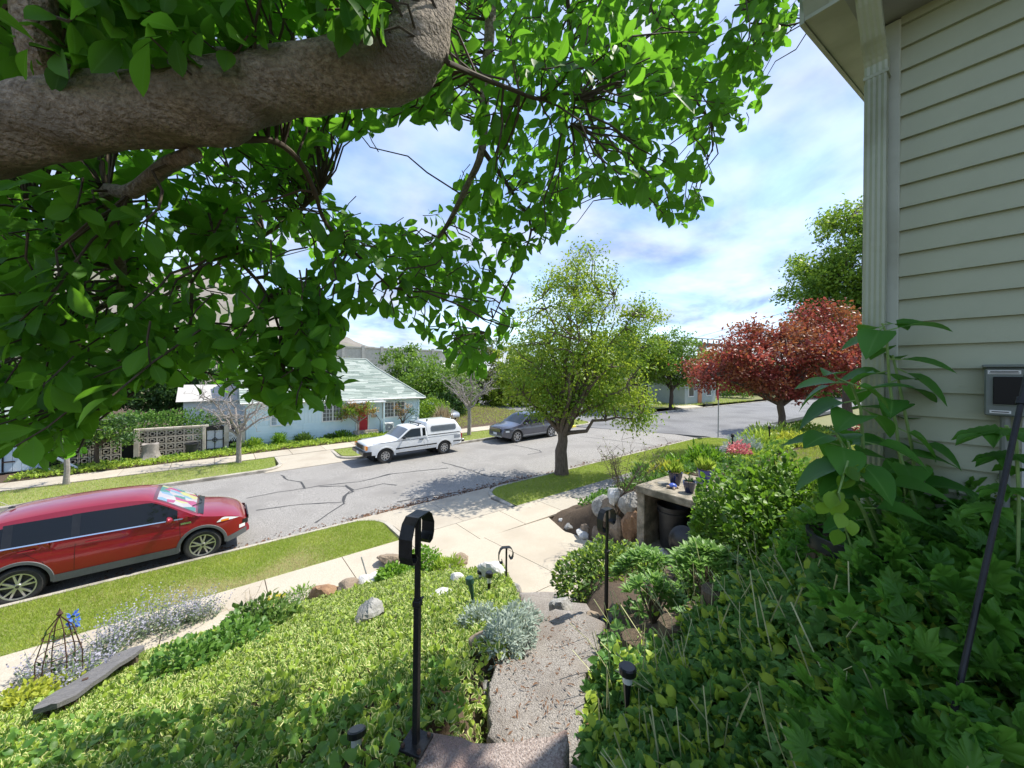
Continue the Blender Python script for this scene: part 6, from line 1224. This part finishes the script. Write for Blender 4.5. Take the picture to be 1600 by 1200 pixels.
# ------------------------------------------------------------------ garden planting, right of the steps
def at_uv(u, v, dz=0): x, y = UV(u, v); return Vector((x, y, ground(x, y) + dz))
p = at_uv(4.5, 3.28); mound('big_shrub', 'large bright green shrub in front of the bin shelter', 'shrub', Vector((p.x, p.y, 2.34)), (1.08, 1.0, 1.0), 14000, T_OVAL, .085, 'shrub_bright', stems=60, stem_mat='twig', shell=.28, lower=-.75, mat2='shrub_dark', frac2=.3, stem_r=.012)
p = at_uv(4.4, 3.85); mound('big_shrub', 'darker green shrub right of the large bright shrub', 'shrub', Vector((p.x, p.y, 2.3)), (.72, .75, .85), 3600, T_OVAL, .09, 'shrub_dark', stems=40, shell=.35, lower=-.75, mat2='shrub_bright', frac2=.25, stem_r=.012)
p = at_uv(5.1, 1.35); mound('low_shrub', 'low dense dark green shrub left of the bin shelter', 'shrub', Vector((p.x, p.y, 1.60)), (.75, .62, .46), 4200, T_OVAL, .065, 'shrub_dark', shell=.25, lower=-.5, mat2='bed_lime', frac2=.22)
p = at_uv(4.9, 2.0); mound('low_shrub', 'low green shrub directly in front of the bin shelter', 'shrub', Vector((p.x, p.y, 1.42)), (.55, .5, .36), 2400, T_OVAL, .065, 'shrub_dark', shell=.25, lower=-.5, mat2='bed_lime', frac2=.35)
def rosette(label, p, r, h, n_, mt='rosette'):
    t = thing('rosette_plant', label, 'plant', p, group='narrow leaved rosette plants'); P = []; A = []; Nn = []
    for i in range(n_):
        a = random.random() * 6.28; q = random.random() ** .5; c = p + Vector((math.cos(a) * r * q, math.sin(a) * r * q, h * (1 - .55 * q * q)))
        for k in range(13): b_ = 2 * math.pi * k / 13 + random.random() * .4; el = random.uniform(.15, 1.2); dd = Vector((math.cos(b_) * math.cos(el) + .5 * math.cos(a) * q, math.sin(b_) * math.cos(el) + .5 * math.sin(a) * q, math.sin(el))); P.append(c); A.append(dd); Nn.append((-dd.x, -dd.y, 1.2))
    cloud('leaves', T_LANCE, np.array(P), np.array(A), np.array(Nn), .085 + .04 * RNG.random(len(P)), mt, t, kind='stuff'); mb = MB()
    for i in range(10): a = random.random() * 6.28; mb.tube([p - Vector((0, 0, .05)), p + Vector((math.cos(a) * r * .6, math.sin(a) * r * .6, h * .7))], [.012, .006], 5)
    mb.build('stem', 'wood_brown', t, False, True)
for u, v, dz, r, h, n_, lb in ((3.45, 1.3, .05, .32, .46, 56, 'tall narrow leaved plant right behind the right hand rail'), (3.3, 1.72, .0, .28, .40, 40, 'narrow leaved plant left of the big shrub'), (2.75, 1.45, .05, .26, .32, 48, 'bright narrow leaved rosette plant on the dark soil'), (2.95, 1.12, .04, .18, .28, 22, 'small narrow leaved rosette behind the log edging'), (2.6, 1.9, .0, .10, .16, 6, 'single tiny rosette on the bare soil')): rosette(lb, at_uv(u, v, dz), r, h, n_)
RB = [UV(.95, .22), UV(1.4, .24), UV(1.8, .33), UV(2.2, .45), UV(2.5, .56), UV(3.3, .90), UV(3.6, 1.2), UV(3.2, 2.2), UV(3.0, 3.3), UV(2.0, 2.6), UV(1.2, 1.75), UV(.95, 1.4)]
def rb_h(x, y):
    u, v = uvd(x, y); return .16 + .10 * math.sin(6 * u + 3 * v) + .10 * sst(1.0, 1.8, v)
def rb_keep(x, y):
    u, v = uvd(x, y); bare_ = sst(.75, .50, math.hypot((u - 2.95), (v - 1.5) * .75)); return (1 - .97 * bare_) * (1 if u < 2.4 else .7)
cover('ground_cover', 'trailing green strawberry like leaves covering the right bed', RB, 15000, rb_h, T_TRI, .085, 'strawberry', keep=rb_keep, up=.5, nup=1.6)
cover('ground_cover', 'lime green trailing leaves lighting up the right bed', RB, 11000, lambda x, y: rb_h(x, y) + .02, T_OVAL, .06, 'bed_lime', keep=lambda x, y: rb_keep(x, y) * sst(2.0, 1.1, uvd(x, y)[1] - .12 * uvd(x, y)[0]), up=.6)
cover('ground_cover', 'deep green leaf layer underneath the right bed plants', RB, 9000, lambda x, y: rb_h(x, y) * .6, T_OVAL, .07, 'bed_leaf', keep=rb_keep, up=.3)
# pale straw-like flower stalks sticking out of the bed
P = []; A = []
for i in range(230):
    u = random.uniform(1.0, 3.0); v = random.uniform(.45, 1.5) * (.55 + .25 * u); x, y = UV(u, v)
    P.append((x, y, ground(x, y) + rb_h(x, y) * .5)); d = RT * random.gauss(-.35, .35) + FW * random.gauss(-.2, .3) + Vector((0, 0, 1)); A.append(d)
T_STALK = tpl([(-.007, 0, 0), (.007, 0, 0), (.005, 1, .06), (-.005, 1, .06), (0, 0, .02), (0, 1, .08)], [(0, 1, 2), (0, 2, 3), (1, 4, 5), (1, 5, 2)])
o = cloud('flower_stalks', T_STALK, np.array(P), np.array(A), rdir(len(P)), .16 + .14 * RNG.random(len(P)), 'pale_stem', kind='stuff'); setp(o, 'pale straight flower stalks poking out of the right bed', 'stalks')
# palmate leaved plants in the shade of the wall
for i, (u, v, dz, r, n_, sz, lb) in enumerate(((1.30, 1.62, .10, .42, 420, .085, 'large leaved dark green plant at the lower right corner'), (1.05, 1.25, -.02, .34, 360, .08, 'dark green lobed leaf plant at the bottom right edge'), (1.75, 2.15, .22, .40, 420, .08, 'dark green lobed plant below the electrical box'), (1.50, 1.95, .16, .40, 400, .08, 'lobed leaf plant in the shade at the right edge'), (2.0, 2.35, .42, .34, 320, .08, 'lobed leaves against the house siding under the box'), (1.9, 1.75, .16, .36, 320, .07, 'mid green lobed plant around the barrel'))):
    p = at_uv(u, v, dz); mound('lobed_plant', lb, 'plant', p, (r, r, .30), n_, T_PALM, sz, 'palmate', group='lobed leaf plants by the house wall', stems=22, stem_mat='green_stem', shell=.5, lower=-.2, up=1.0, stem_r=.004)
for i, (u, v, dz, r, h, mt, lb) in enumerate(((2.3, 2.35, .25, .42, .34, 'bed_leaf', 'leafy green mass at the foot of the downspout'), (2.2, 2.0, .22, .34, .30, 'shrub_bright', 'bright leafy plant below the tall stems'), (2.55, 2.75, .2, .45, .35, 'shrub_dark', 'dark leafy mass between downspout and shrub'), (1.9, 2.6, .45, .3, .2, 'bed_leaf', 'leafy plant along the siding base'), (3.2, 2.6, .0, .5, .4, 'bed_leaf', 'green undergrowth below the big shrub'), (3.4, 3.6, .1, .6, .4, 'shrub_bright', 'green undergrowth right of the big shrub'), (2.5, 2.1, .1, .3, .3, 'ivy', 'trailing light green vine left of the barrel'))):
    mound('bed_plant', lb, 'plant', at_uv(u, v, dz), (r, r, h), 900, T_OVAL, .075, mt, group='leafy fill plants in the right bed', shell=.4, lower=-.5, mat2='bed_lime', frac2=.2)
# tall large leaved stems in front of the downspout
sr = thing('tall_plant', 'tall large leaved plant rising in front of the downspout', 'plant', at_uv(1.95, 1.75)); base = sr.location.copy(); leaves = []
bigA = cloud_mesh('leaf', T_BIG, np.zeros((1, 3)), np.array([[0, 1, 0]]), np.array([[0, 0, 1]]), 1.0, 'sunroot', rnd=np.array([.1])); bigB = cloud_mesh('leaf', ovate(.40, .34, .14, .45, 6), np.zeros((1, 3)), np.array([[0, 1, 0]]), np.array([[0, 0, 1]]), 1.0, 'sunroot', rnd=np.array([.4]))
def orient(dirv, nv):
    a = Vector(dirv).normalized(); n_ = Vector(nv); n_ = (n_ - a * n_.dot(a)).normalized(); b_ = a.cross(n_); return Matrix((b_, a, n_)).transposed().to_euler()
for (pts, nl) in (([(1420, 800, 2.0), (1405, 700, 1.97), (1390, 600, 1.93), (1385, 520, 1.9), (1378, 505, 1.9)], 14), ([(1435, 800, 2.02), (1425, 700, 2.0), (1405, 600, 2.0), (1395, 555, 2.0)], 9), ([(1390, 820, 1.9), (1350, 720, 1.82), (1345, 640, 1.8), (1330, 600, 1.78), (1305, 590, 1.75)], 13), ([(1380, 830, 1.85), (1345, 760, 1.8), (1320, 700, 1.75), (1305, 675, 1.72)], 10), ([(1440, 820, 1.95), (1415, 740, 1.9), (1400, 690, 1.9)], 7), ([(1395, 840, 1.8), (1375, 760, 1.76), (1340, 740, 1.7), (1325, 690, 1.7)], 9), ([(1370, 850, 1.75), (1350, 800, 1.7), (1335, 775, 1.66)], 4)):
    P = [at(*q) for q in pts]; P = [P[0] - Vector((0, 0, .6))] + P; mb = MB(); mb.tube(P, [.010] + [.009 - .0012 * i for i in range(len(P) - 1)], 6); mb.build('stem', 'green_stem', sr, True, True)
    for i in range(nl):
        t_ = .35 + .65 * (i + .5) / nl; k = t_ * (len(P) - 1); q = P[int(min(k, len(P) - 2))].lerp(P[int(min(k, len(P) - 2)) + 1], k - int(min(k, len(P) - 2))); a = i * 2.4 + random.random(); dv = RT * math.cos(a) * 1.0 + FW * math.sin(a) * .7 + Vector((0, 0, random.uniform(-.55, .35))); s_ = random.uniform(.14, .21) * (1.0 if i < nl - 1 else .8)
        st = q + dv.normalized() * .05; mb = MB(); mb.tube([q, st], .0035, 5); mb.build('leaf_stalk', 'green_stem', sr, True, True)
        inst('leaf', bigA if i % 2 else bigB, sr, st, orient(dv, (-.25 * FW.x, -.25 * FW.y, 1)), True, (s_, s_, s_))
# maple-like leaf sprig beside the conduit
sp_ = thing('lobed_sprig', 'lobed leaf sprig in front of the grey conduit', 'plant', at(1590, 900, 1.35)); plm = cloud_mesh('leaf', T_PALM, np.zeros((1, 3)), np.array([[0, 1, 0]]), np.array([[0, 0, 1]]), 1.0, 'palmate', rnd=np.array([.3]))
P = [at(1590, 900, 1.35), at(1592, 780, 1.35), at(1588, 690, 1.36), at(1572, 665, 1.36)]; mb = MB(); mb.tube(P, .005, 5); mb.build('stem', 'green_stem', sp_, True, True)
for i, (px, py, a, s_) in enumerate(((1572, 668, math.pi, .17), (1590, 672, .3, .14), (1585, 708, math.pi * .9, .13), (1595, 730, .2, .14), (1585, 760, math.pi, .12), (1560, 790, 3.6, .13))): inst('leaf', plm, sp_, at(px, py, 1.36), orient(RT * math.cos(a) - Vector((0, 0, .35)) + FW * .2, (0, 0, 1)), True, (s_, s_, s_))
# vine with round leaves hanging left of the barrel
vn = thing('climbing_vine', 'bright round leaved vine hanging below the tall plant', 'plant', at(1345, 900, 1.6)); rl = cloud_mesh('leaf', ovate(.45, .42, .05, .1, 5), np.zeros((1, 3)), np.array([[0, 1, 0]]), np.array([[0, 0, 1]]), 1.0, 'shrub_bright', rnd=np.array([.6]))
P = [at(1345, 900, 1.6), at(1322, 830, 1.58), at(1310, 770, 1.55), at(1325, 720, 1.6)]; mb = MB(); mb.tube(P, .004, 5); mb.build('stem', 'green_stem', vn, True, True)
for i in range(16): q = P[1].lerp(P[2], random.random()) if i % 2 else P[2].lerp(P[3], random.random()); q = q + RT * random.gauss(0, .03) + Vector((0, 0, random.gauss(0, .03))); inst('leaf', rl, vn, q, orient(Vector((random.gauss(0, .4), random.gauss(0, .4), -1)), -FW + Vector((0, 0, .6))), True, [random.uniform(.06, .085)] * 3)

# ------------------------------------------------------------------ front lawn and the flower bed along the pavement
FL = [(8.3, -1), (19.5, -1), (20.5, 3.2), (18.5, 4.1), (14, 4.05), (11, 3.9), (9.1, 3.4), (9.0, 2.2), (8.0, 1.6)]
grass('grass', 'sunny front lawn beyond the big shrub', FL, 90000, ground, .085, 'lawn', 'lawn_dry', lambda x, y: .08)
BD = [(9.2, 4.9), (9.1, 3.6), (11, 4.0), (14, 4.2), (18.5, 4.3), (21.5, 4.0), (23, 6.0), (22.5, 7.6), (12, 7.75), (8.4, 7.6), (7.9, 6.4), (8.2, 5.0)]
cover('ground_cover', 'mixed green planting of the bed along the pavement', BD, 17000, .30, T_DIA, .11, 'bed_leaf', up=1.0)
cover('ground_cover', 'golden green low plants edging the front lawn', [(11, 4.1), (18.5, 4.25), (21, 4.2), (21, 5.2), (12, 5.4)], 9000, .26, T_DIA, .11, 'bed_lime', up=.8)
for (x, y, r, h, n_, T, sz, mt, lb) in ((11.2, 5.2, .55, .55, 700, T_NARROW, .22, 'shrub_bright', 'upright leafy perennial left of the pink flowers'), (13.2, 4.9, .6, .6, 900, T_NARROW, .16, 'silver_leaf', 'greyish green perennial behind the pink flowers'), (15.5, 5.3, .8, .65, 900, T_NARROW, .2, 'bed_lime', 'tall yellow green perennial in the middle of the bed'), (18.2, 5.6, 1.0, .75, 1000, T_NARROW, .22, 'bed_lime', 'spiky lime perennial near the red maple'), (16.5, 4.6, .9, .4, 900, T_DIA, .13, 'gold_leaf', 'golden mound at the lawn edge'), (10.2, 6.4, .5, .55, 500, T_NARROW, .24, 'bed_leaf', 'grassy perennial near the glazed pots'), (12.5, 6.6, .7, .6, 700, T_NARROW, .22, 'shrub_bright', 'tall green perennial beside the dark pavement'), (20.5, 5.2, .9, .6, 800, T_DIA, .14, 'tree_lime', 'lime mound under the red maple'), (9.6, 5.4, .45, .35, 400, T_NARROW, .2, 'gold_leaf', 'yellow green tuft behind the shelter pots'), (14.3, 6.5, .8, .55, 700, T_DIA, .12, 'bed_leaf', 'green mound between pavement and perennials')):
    mound('perennial', lb, 'plant', (x, y, ground(x, y) + .05), (r, r, h), n_, T, sz, mt, group='perennials in the front bed', shell=.5, up=1.3, lower=-.05)
mound('pink_flowers', 'clump of coral pink flowers in the front bed', 'flowers', (11.9, 4.55, ground(11.9, 4.55) + .3), (.32, .3, .28), 260, T_OVAL, .09, 'pink_flower', shell=.4)
mound('purple_shrub', 'dark reddish purple shrub right of the maple trunk', 'shrub', (20.9, 2.9, 2.35), (.7, .7, .6), 900, T_DIA, .13, 'maple_red', shell=.4, lower=-.6)
for i, (x, y, lb) in enumerate(((12.6, 5.0, 'thin black garden lamp post behind the pink flowers'), (15.4, 4.9, 'thin black garden lamp post farther along the bed'))):
    t = thing('garden_lamp', lb, 'garden light', (x, y, ground(x, y)), group='black garden lamp posts'); mb = MB(); mb.tube([(0, 0, -.1), (0, 0, .72)], .022, 6); mb.build('post', 'black_iron', t); mb = MB(); mb.lathe([(.02, .70), (.05, .72), (.045, .80), (.0, .84)], 10); mb.build('head', 'black_iron', t)

# ------------------------------------------------------------------ the magnolia overhead
mg = thing('magnolia_tree', 'large magnolia tree whose thick limb and leaves hang overhead', 'tree', (-1.45, 2.1, 2.4))
def catmull(P, k=5):
    P = [np.array(p, float) for p in P]; P = [2 * P[0] - P[1]] + P + [2 * P[-1] - P[-2]]; o = []
    for i in range(1, len(P) - 2):
        for j_ in range(k): t_ = j_ / k; o.append(.5 * ((2 * P[i]) + (-P[i - 1] + P[i + 1]) * t_ + (2 * P[i - 1] - 5 * P[i] + 4 * P[i + 1] - P[i + 2]) * t_ ** 2 + (-P[i - 1] + 3 * P[i] - 3 * P[i + 1] + P[i + 2]) * t_ ** 3))
    o.append(P[-2]); return o
LIMB = [(0, 203, 1.06, 56), (120, 184, 1.10, 53), (250, 170, 1.15, 52), (335, 158, 1.18, 58), (390, 141, 1.20, 50), (460, 126, 1.23, 46), (560, 112, 1.28, 48), (618, 100, 1.31, 52), (652, 64, 1.33, 46), (672, 10, 1.35, 36), (690, -60, 1.38, 32), (710, -200, 1.42, 30)]
pts = [(-1.45, 2.1, 2.2, .24), (-1.42, 2.08, 3.4, .20), (-1.25, 2.0, 4.4, .17), (-.95, 1.88, 4.85, .145)] + [(*at(a, b_, d), hw / FOC * d) for a, b_, d, hw in LIMB]
cp = catmull(pts, 7); mb = MB(); rows = []; prev = None
for i, p in enumerate(cp):
    c = Vector(p[:3]); dd = (Vector(cp[min(i + 1, len(cp) - 1)][:3]) - Vector(cp[max(i - 1, 0)][:3])).normalized(); a = prev if prev else dd.orthogonal(); a = (a - dd * a.dot(dd)).normalized(); prev = a; b_ = dd.cross(a)
    rows.append([c + (a * math.cos(t_) + b_ * math.sin(t_)) * p[3] * (1 + .05 * math.sin(3 * t_ + i * .35) + .04 * math.sin(5 * t_ - i * .8) + .018 * math.sin(11 * t_ + i * 2.1)) for t_ in [2 * math.pi * k / 28 for k in range(29)]])
mb.grid(rows); mb.build('trunk', 'bark_magnolia', mg, True, True)
BR = [[(305, 240, 1.22, .022), (262, 258, 1.30, .026), (205, 300, 1.42, .026), (165, 302, 1.5, .022), (182, 380, 1.65, .020), (188, 455, 1.75, .017), (140, 495, 1.85, .012), (115, 560, 1.95, .010), (85, 640, 2.05, .006)],
      [(375, 218, 1.26, .012), (432, 222, 1.36, .011), (470, 255, 1.46, .010), (492, 300, 1.56, .009), (510, 350, 1.66, .008), (560, 400, 1.8, .007), (610, 450, 1.95, .005)],
      [(772, -60, 2.2, .034), (764, 60, 2.3, .032), (757, 150, 2.35, .030), (753, 235, 2.4, .026), (730, 290, 2.5, .020), (700, 350, 2.6, .016), (672, 392, 2.7, .012), (655, 450, 2.8, .008)],
      [(700, 98, 1.36, .010), (745, 118, 1.5, .010), (800, 140, 1.65, .009), (845, 155, 1.75, .008), (895, 148, 1.85, .006), (893, 195, 1.9, .005)],
      [(330, 368, 1.6, .008), (390, 425, 1.7, .008), (418, 465, 1.78, .007), (440, 530, 1.88, .006), (445, 600, 1.95, .004)], [(300, 440, 1.8, .007), (297, 510, 1.85, .006), (282, 565, 1.9, .004)], [(45, -40, .98, .045), (62, 60, 1.02, .048), (85, 140, 1.08, .05)],
      [(1000, -60, 2.6, .016), (1035, 60, 2.7, .013), (1075, 140, 2.8, .010), (1112, 190, 2.9, .006)], [(880, -60, 2.6, .016), (900, 100, 2.7, .013), (930, 215, 2.8, .010), (960, 310, 2.9, .006)], [(1150, -80, 2.3, .014), (1185, 10, 2.4, .010), (1230, 40, 2.45, .006), (1300, 10, 2.5, .004)], [(-20, 365, 1.7, .010), (60, 342, 1.8, .009), (110, 400, 1.9, .007), (60, 470, 2.0, .006), (20, 560, 2.1, .004)], [(755, 235, 2.4, .016), (800, 300, 2.5, .012), (830, 360, 2.6, .008), (800, 430, 2.7, .006), (760, 520, 2.75, .004)], [(500, 300, 1.9, .01), (440, 350, 2.1, .01), (330, 420, 2.4, .01), (250, 470, 2.6, .008), (200, 560, 2.8, .006)]]
nodes = []
for br in BR:
    c = catmull([(*at(a, b_, d), r) for a, b_, d, r in br], 4); mb = MB(); mb.tube([Vector(p[:3]) for p in c], [max(.003, p[3]) for p in c], 8, wob=.1); mb.build('branch', 'bark_magnolia' if br[0][3] > .02 else 'twig', mg, True, True); nodes += [p[:3] for p in c]
NA = np.array(nodes)
MASK = [(-200, -300), (1320, -300), (1318, 8), (1262, 18), (1240, 40), (1228, 75), (1190, 95), (1200, 150), (1168, 200), (1128, 226), (1098, 235), (1120, 262), (1108, 320), (1078, 358), (1045, 352), (1000, 326), (950, 322), (905, 342), (880, 372), (850, 400), (818, 425), (815, 500), (782, 552), (752, 592), (700, 585), (680, 540), (640, 520), (600, 520), (555, 500), (535, 560), (555, 600), (535, 625), (490, 655), (440, 660), (400, 625), (310, 615), (250, 600), (205, 632), (150, 652), (135, 715), (60, 735), (0, 715), (-200, 720)]
HOLES = [[(560, 215), (640, 192), (700, 190), (738, 215), (742, 262), (690, 300), (650, 345), (595, 352), (560, 325), (510, 300), (515, 250)], [(440, 385), (468, 380), (482, 405), (470, 432), (444, 432)], [(388, 436), (425, 432), (428, 462), (390, 462)], [(540, 500), (560, 478), (610, 500), (625, 560), (545, 570)], [(580, 430), (615, 445), (600, 470), (575, 455)]]
def inmask(px, py):
    k = inpoly(px, py, MASK)
    for h in HOLES: k &= ~inpoly(px, py, h)
    return k
LP = []; LA = []; LN = []; LS = []; CID = []; TWL = []; TW = MB(); rg = np.random.default_rng(11); nc = 0
lx = np.array([q[0] for q in LIMB]); lyc = np.array([q[1] for q in LIMB]); lw = np.array([q[3] for q in LIMB])
while nc < 2500:
    px, py = rg.uniform(-150, 1320), rg.uniform(-200, 720)
    if not inmask(np.array([px]), np.array([py]))[0]: continue
    if px < 620: d = rg.uniform(1.45, 3.3)
    else: d = rg.uniform(1.9, 3.9)
    if py < 120 and px < 640: d = rg.uniform(.95, 2.6)
    if 640 < px < 1050 and 60 < py < 280 and rg.random() < .25: d = rg.uniform(1.5, 1.9)
    if px < 240 and py > 300 and rg.random() < .2: d = rg.uniform(1.2, 1.6)
    if 370 < px < 560 and py > 440: d = rg.uniform(1.45, 2.2)
    if px < 725 and d < 1.6 and abs(py - np.interp(px, lx, lyc)) < np.interp(px, lx, lw) + 25: continue
    if px < 600 and py > 240 and d > 2.1 and rg.random() < .45: nc += 1; continue
    nc += 1; c = np.array(at(px, py, d)); j_ = np.argmin(((NA - c) ** 2).sum(1)); v = c - NA[j_]; ln = np.linalg.norm(v); t_ = nrm(v * .8 + rg.normal(size=3) * .35 * ln + np.array((0, 0, -.25 * ln)))
    if ln < 1.0 and rg.random() < .55: TWL.append((curve(NA[j_], c, 4, .06, .05), [.0055, .005, .0045, .004, .003]))
    else: TWL.append(([c - t_ * .16, c - t_ * .08 + rg.normal(size=3) * .008, c], [.0035, .003, .0025]))
    n_ = rg.integers(5, 9); ref = nrm(np.cross(t_, rg.normal(size=3))); r2 = np.cross(t_, ref)
    for k in range(n_):
        a = 2.4 * k + rg.random() * .6; rd = ref * math.cos(a) + r2 * math.sin(a); st = c - t_ * .02 * k; dv = nrm(t_ * rg.uniform(.25, .8) + rd * .9 + np.array((0, 0, -.42)))
        LP.append(st + dv * .012); LA.append(dv); LN.append(nrm(t_ * .5 + np.array((0, 0, .75)) + rg.normal(size=3) * .25)); LS.append(rg.uniform(.075, .128)); CID.append(len(TWL) - 1)
LP, LA, LN, LS = map(np.array, (LP, LA, LN, LS)); mid = LP + LA * LS[:, None] * .6; tip = LP + LA * LS[:, None]; mx_, my_, md = project(mid); tx_, ty_, _ = project(tip)
k = inmask(mx_, my_) & (inmask(tx_, ty_) | (rg.random(len(mx_)) < .35)) & (md > .75)
limb_y = np.interp(mx_, lx, lyc); limb_h = np.interp(mx_, lx, lw) + 6; onl = (mx_ < 715) & (np.abs(my_ - limb_y) < limb_h) & (md < 1.55); onl |= (mx_ > 600) & (mx_ < 725) & (my_ < 120) & (md < 1.6)
k &= ~onl | (rg.random(len(mx_)) < .03); LP, LA, LN, LS, mx_, my_, md = LP[k], LA[k], LN[k], LS[k], mx_[k], my_[k], md[k]
kept = np.bincount(np.array(CID)[k], minlength=len(TWL))
for i, (a, b_) in enumerate(TWL):
    if kept[i] >= 3: TW.tube(a, b_, 4, cap=False)
TW.build('twig', 'twig', mg, False, True)['kind'] = 'stuff'
# the 300 leaves that show largest are parts of their own, the others one mass
inf = (mx_ > 0) & (mx_ < 1600) & (my_ > 0); score = np.where(inf, LS / md, 0); order = np.argsort(-score); big = order[:300]; rest = np.ones(len(LS), bool); rest[big] = False
lmA = cloud_mesh('leaf', T_MAG, np.zeros((1, 3)), np.array([[0, 1, 0]]), np.array([[0, 0, 1]]), 1.0, 'magnolia_leaf', rnd=np.array([.0])); lmB = cloud_mesh('leaf', T_MAG2, np.zeros((1, 3)), np.array([[0, 1, 0]]), np.array([[0, 0, 1]]), 1.0, 'magnolia_leaf', rnd=np.array([.0]))
for q, i in enumerate(big): s_ = float(LS[i]); inst('leaf', lmA if q % 2 else lmB, mg, Vector(LP[i]), orient(LA[i], LN[i]), True, (s_, s_, s_))
h_ = np.where(rest)[0]; ha, hb = h_[::2], h_[1::2]
cloud('foliage', T_MAG, LP[ha], LA[ha], LN[ha], LS[ha], 'magnolia_leaf', mg, kind='stuff'); cloud('foliage', T_MAG2, LP[hb], LA[hb], LN[hb], LS[hb], 'magnolia_leaf', mg, kind='stuff')
print('leaves', len(LS), 'objects', len(bpy.data.objects))
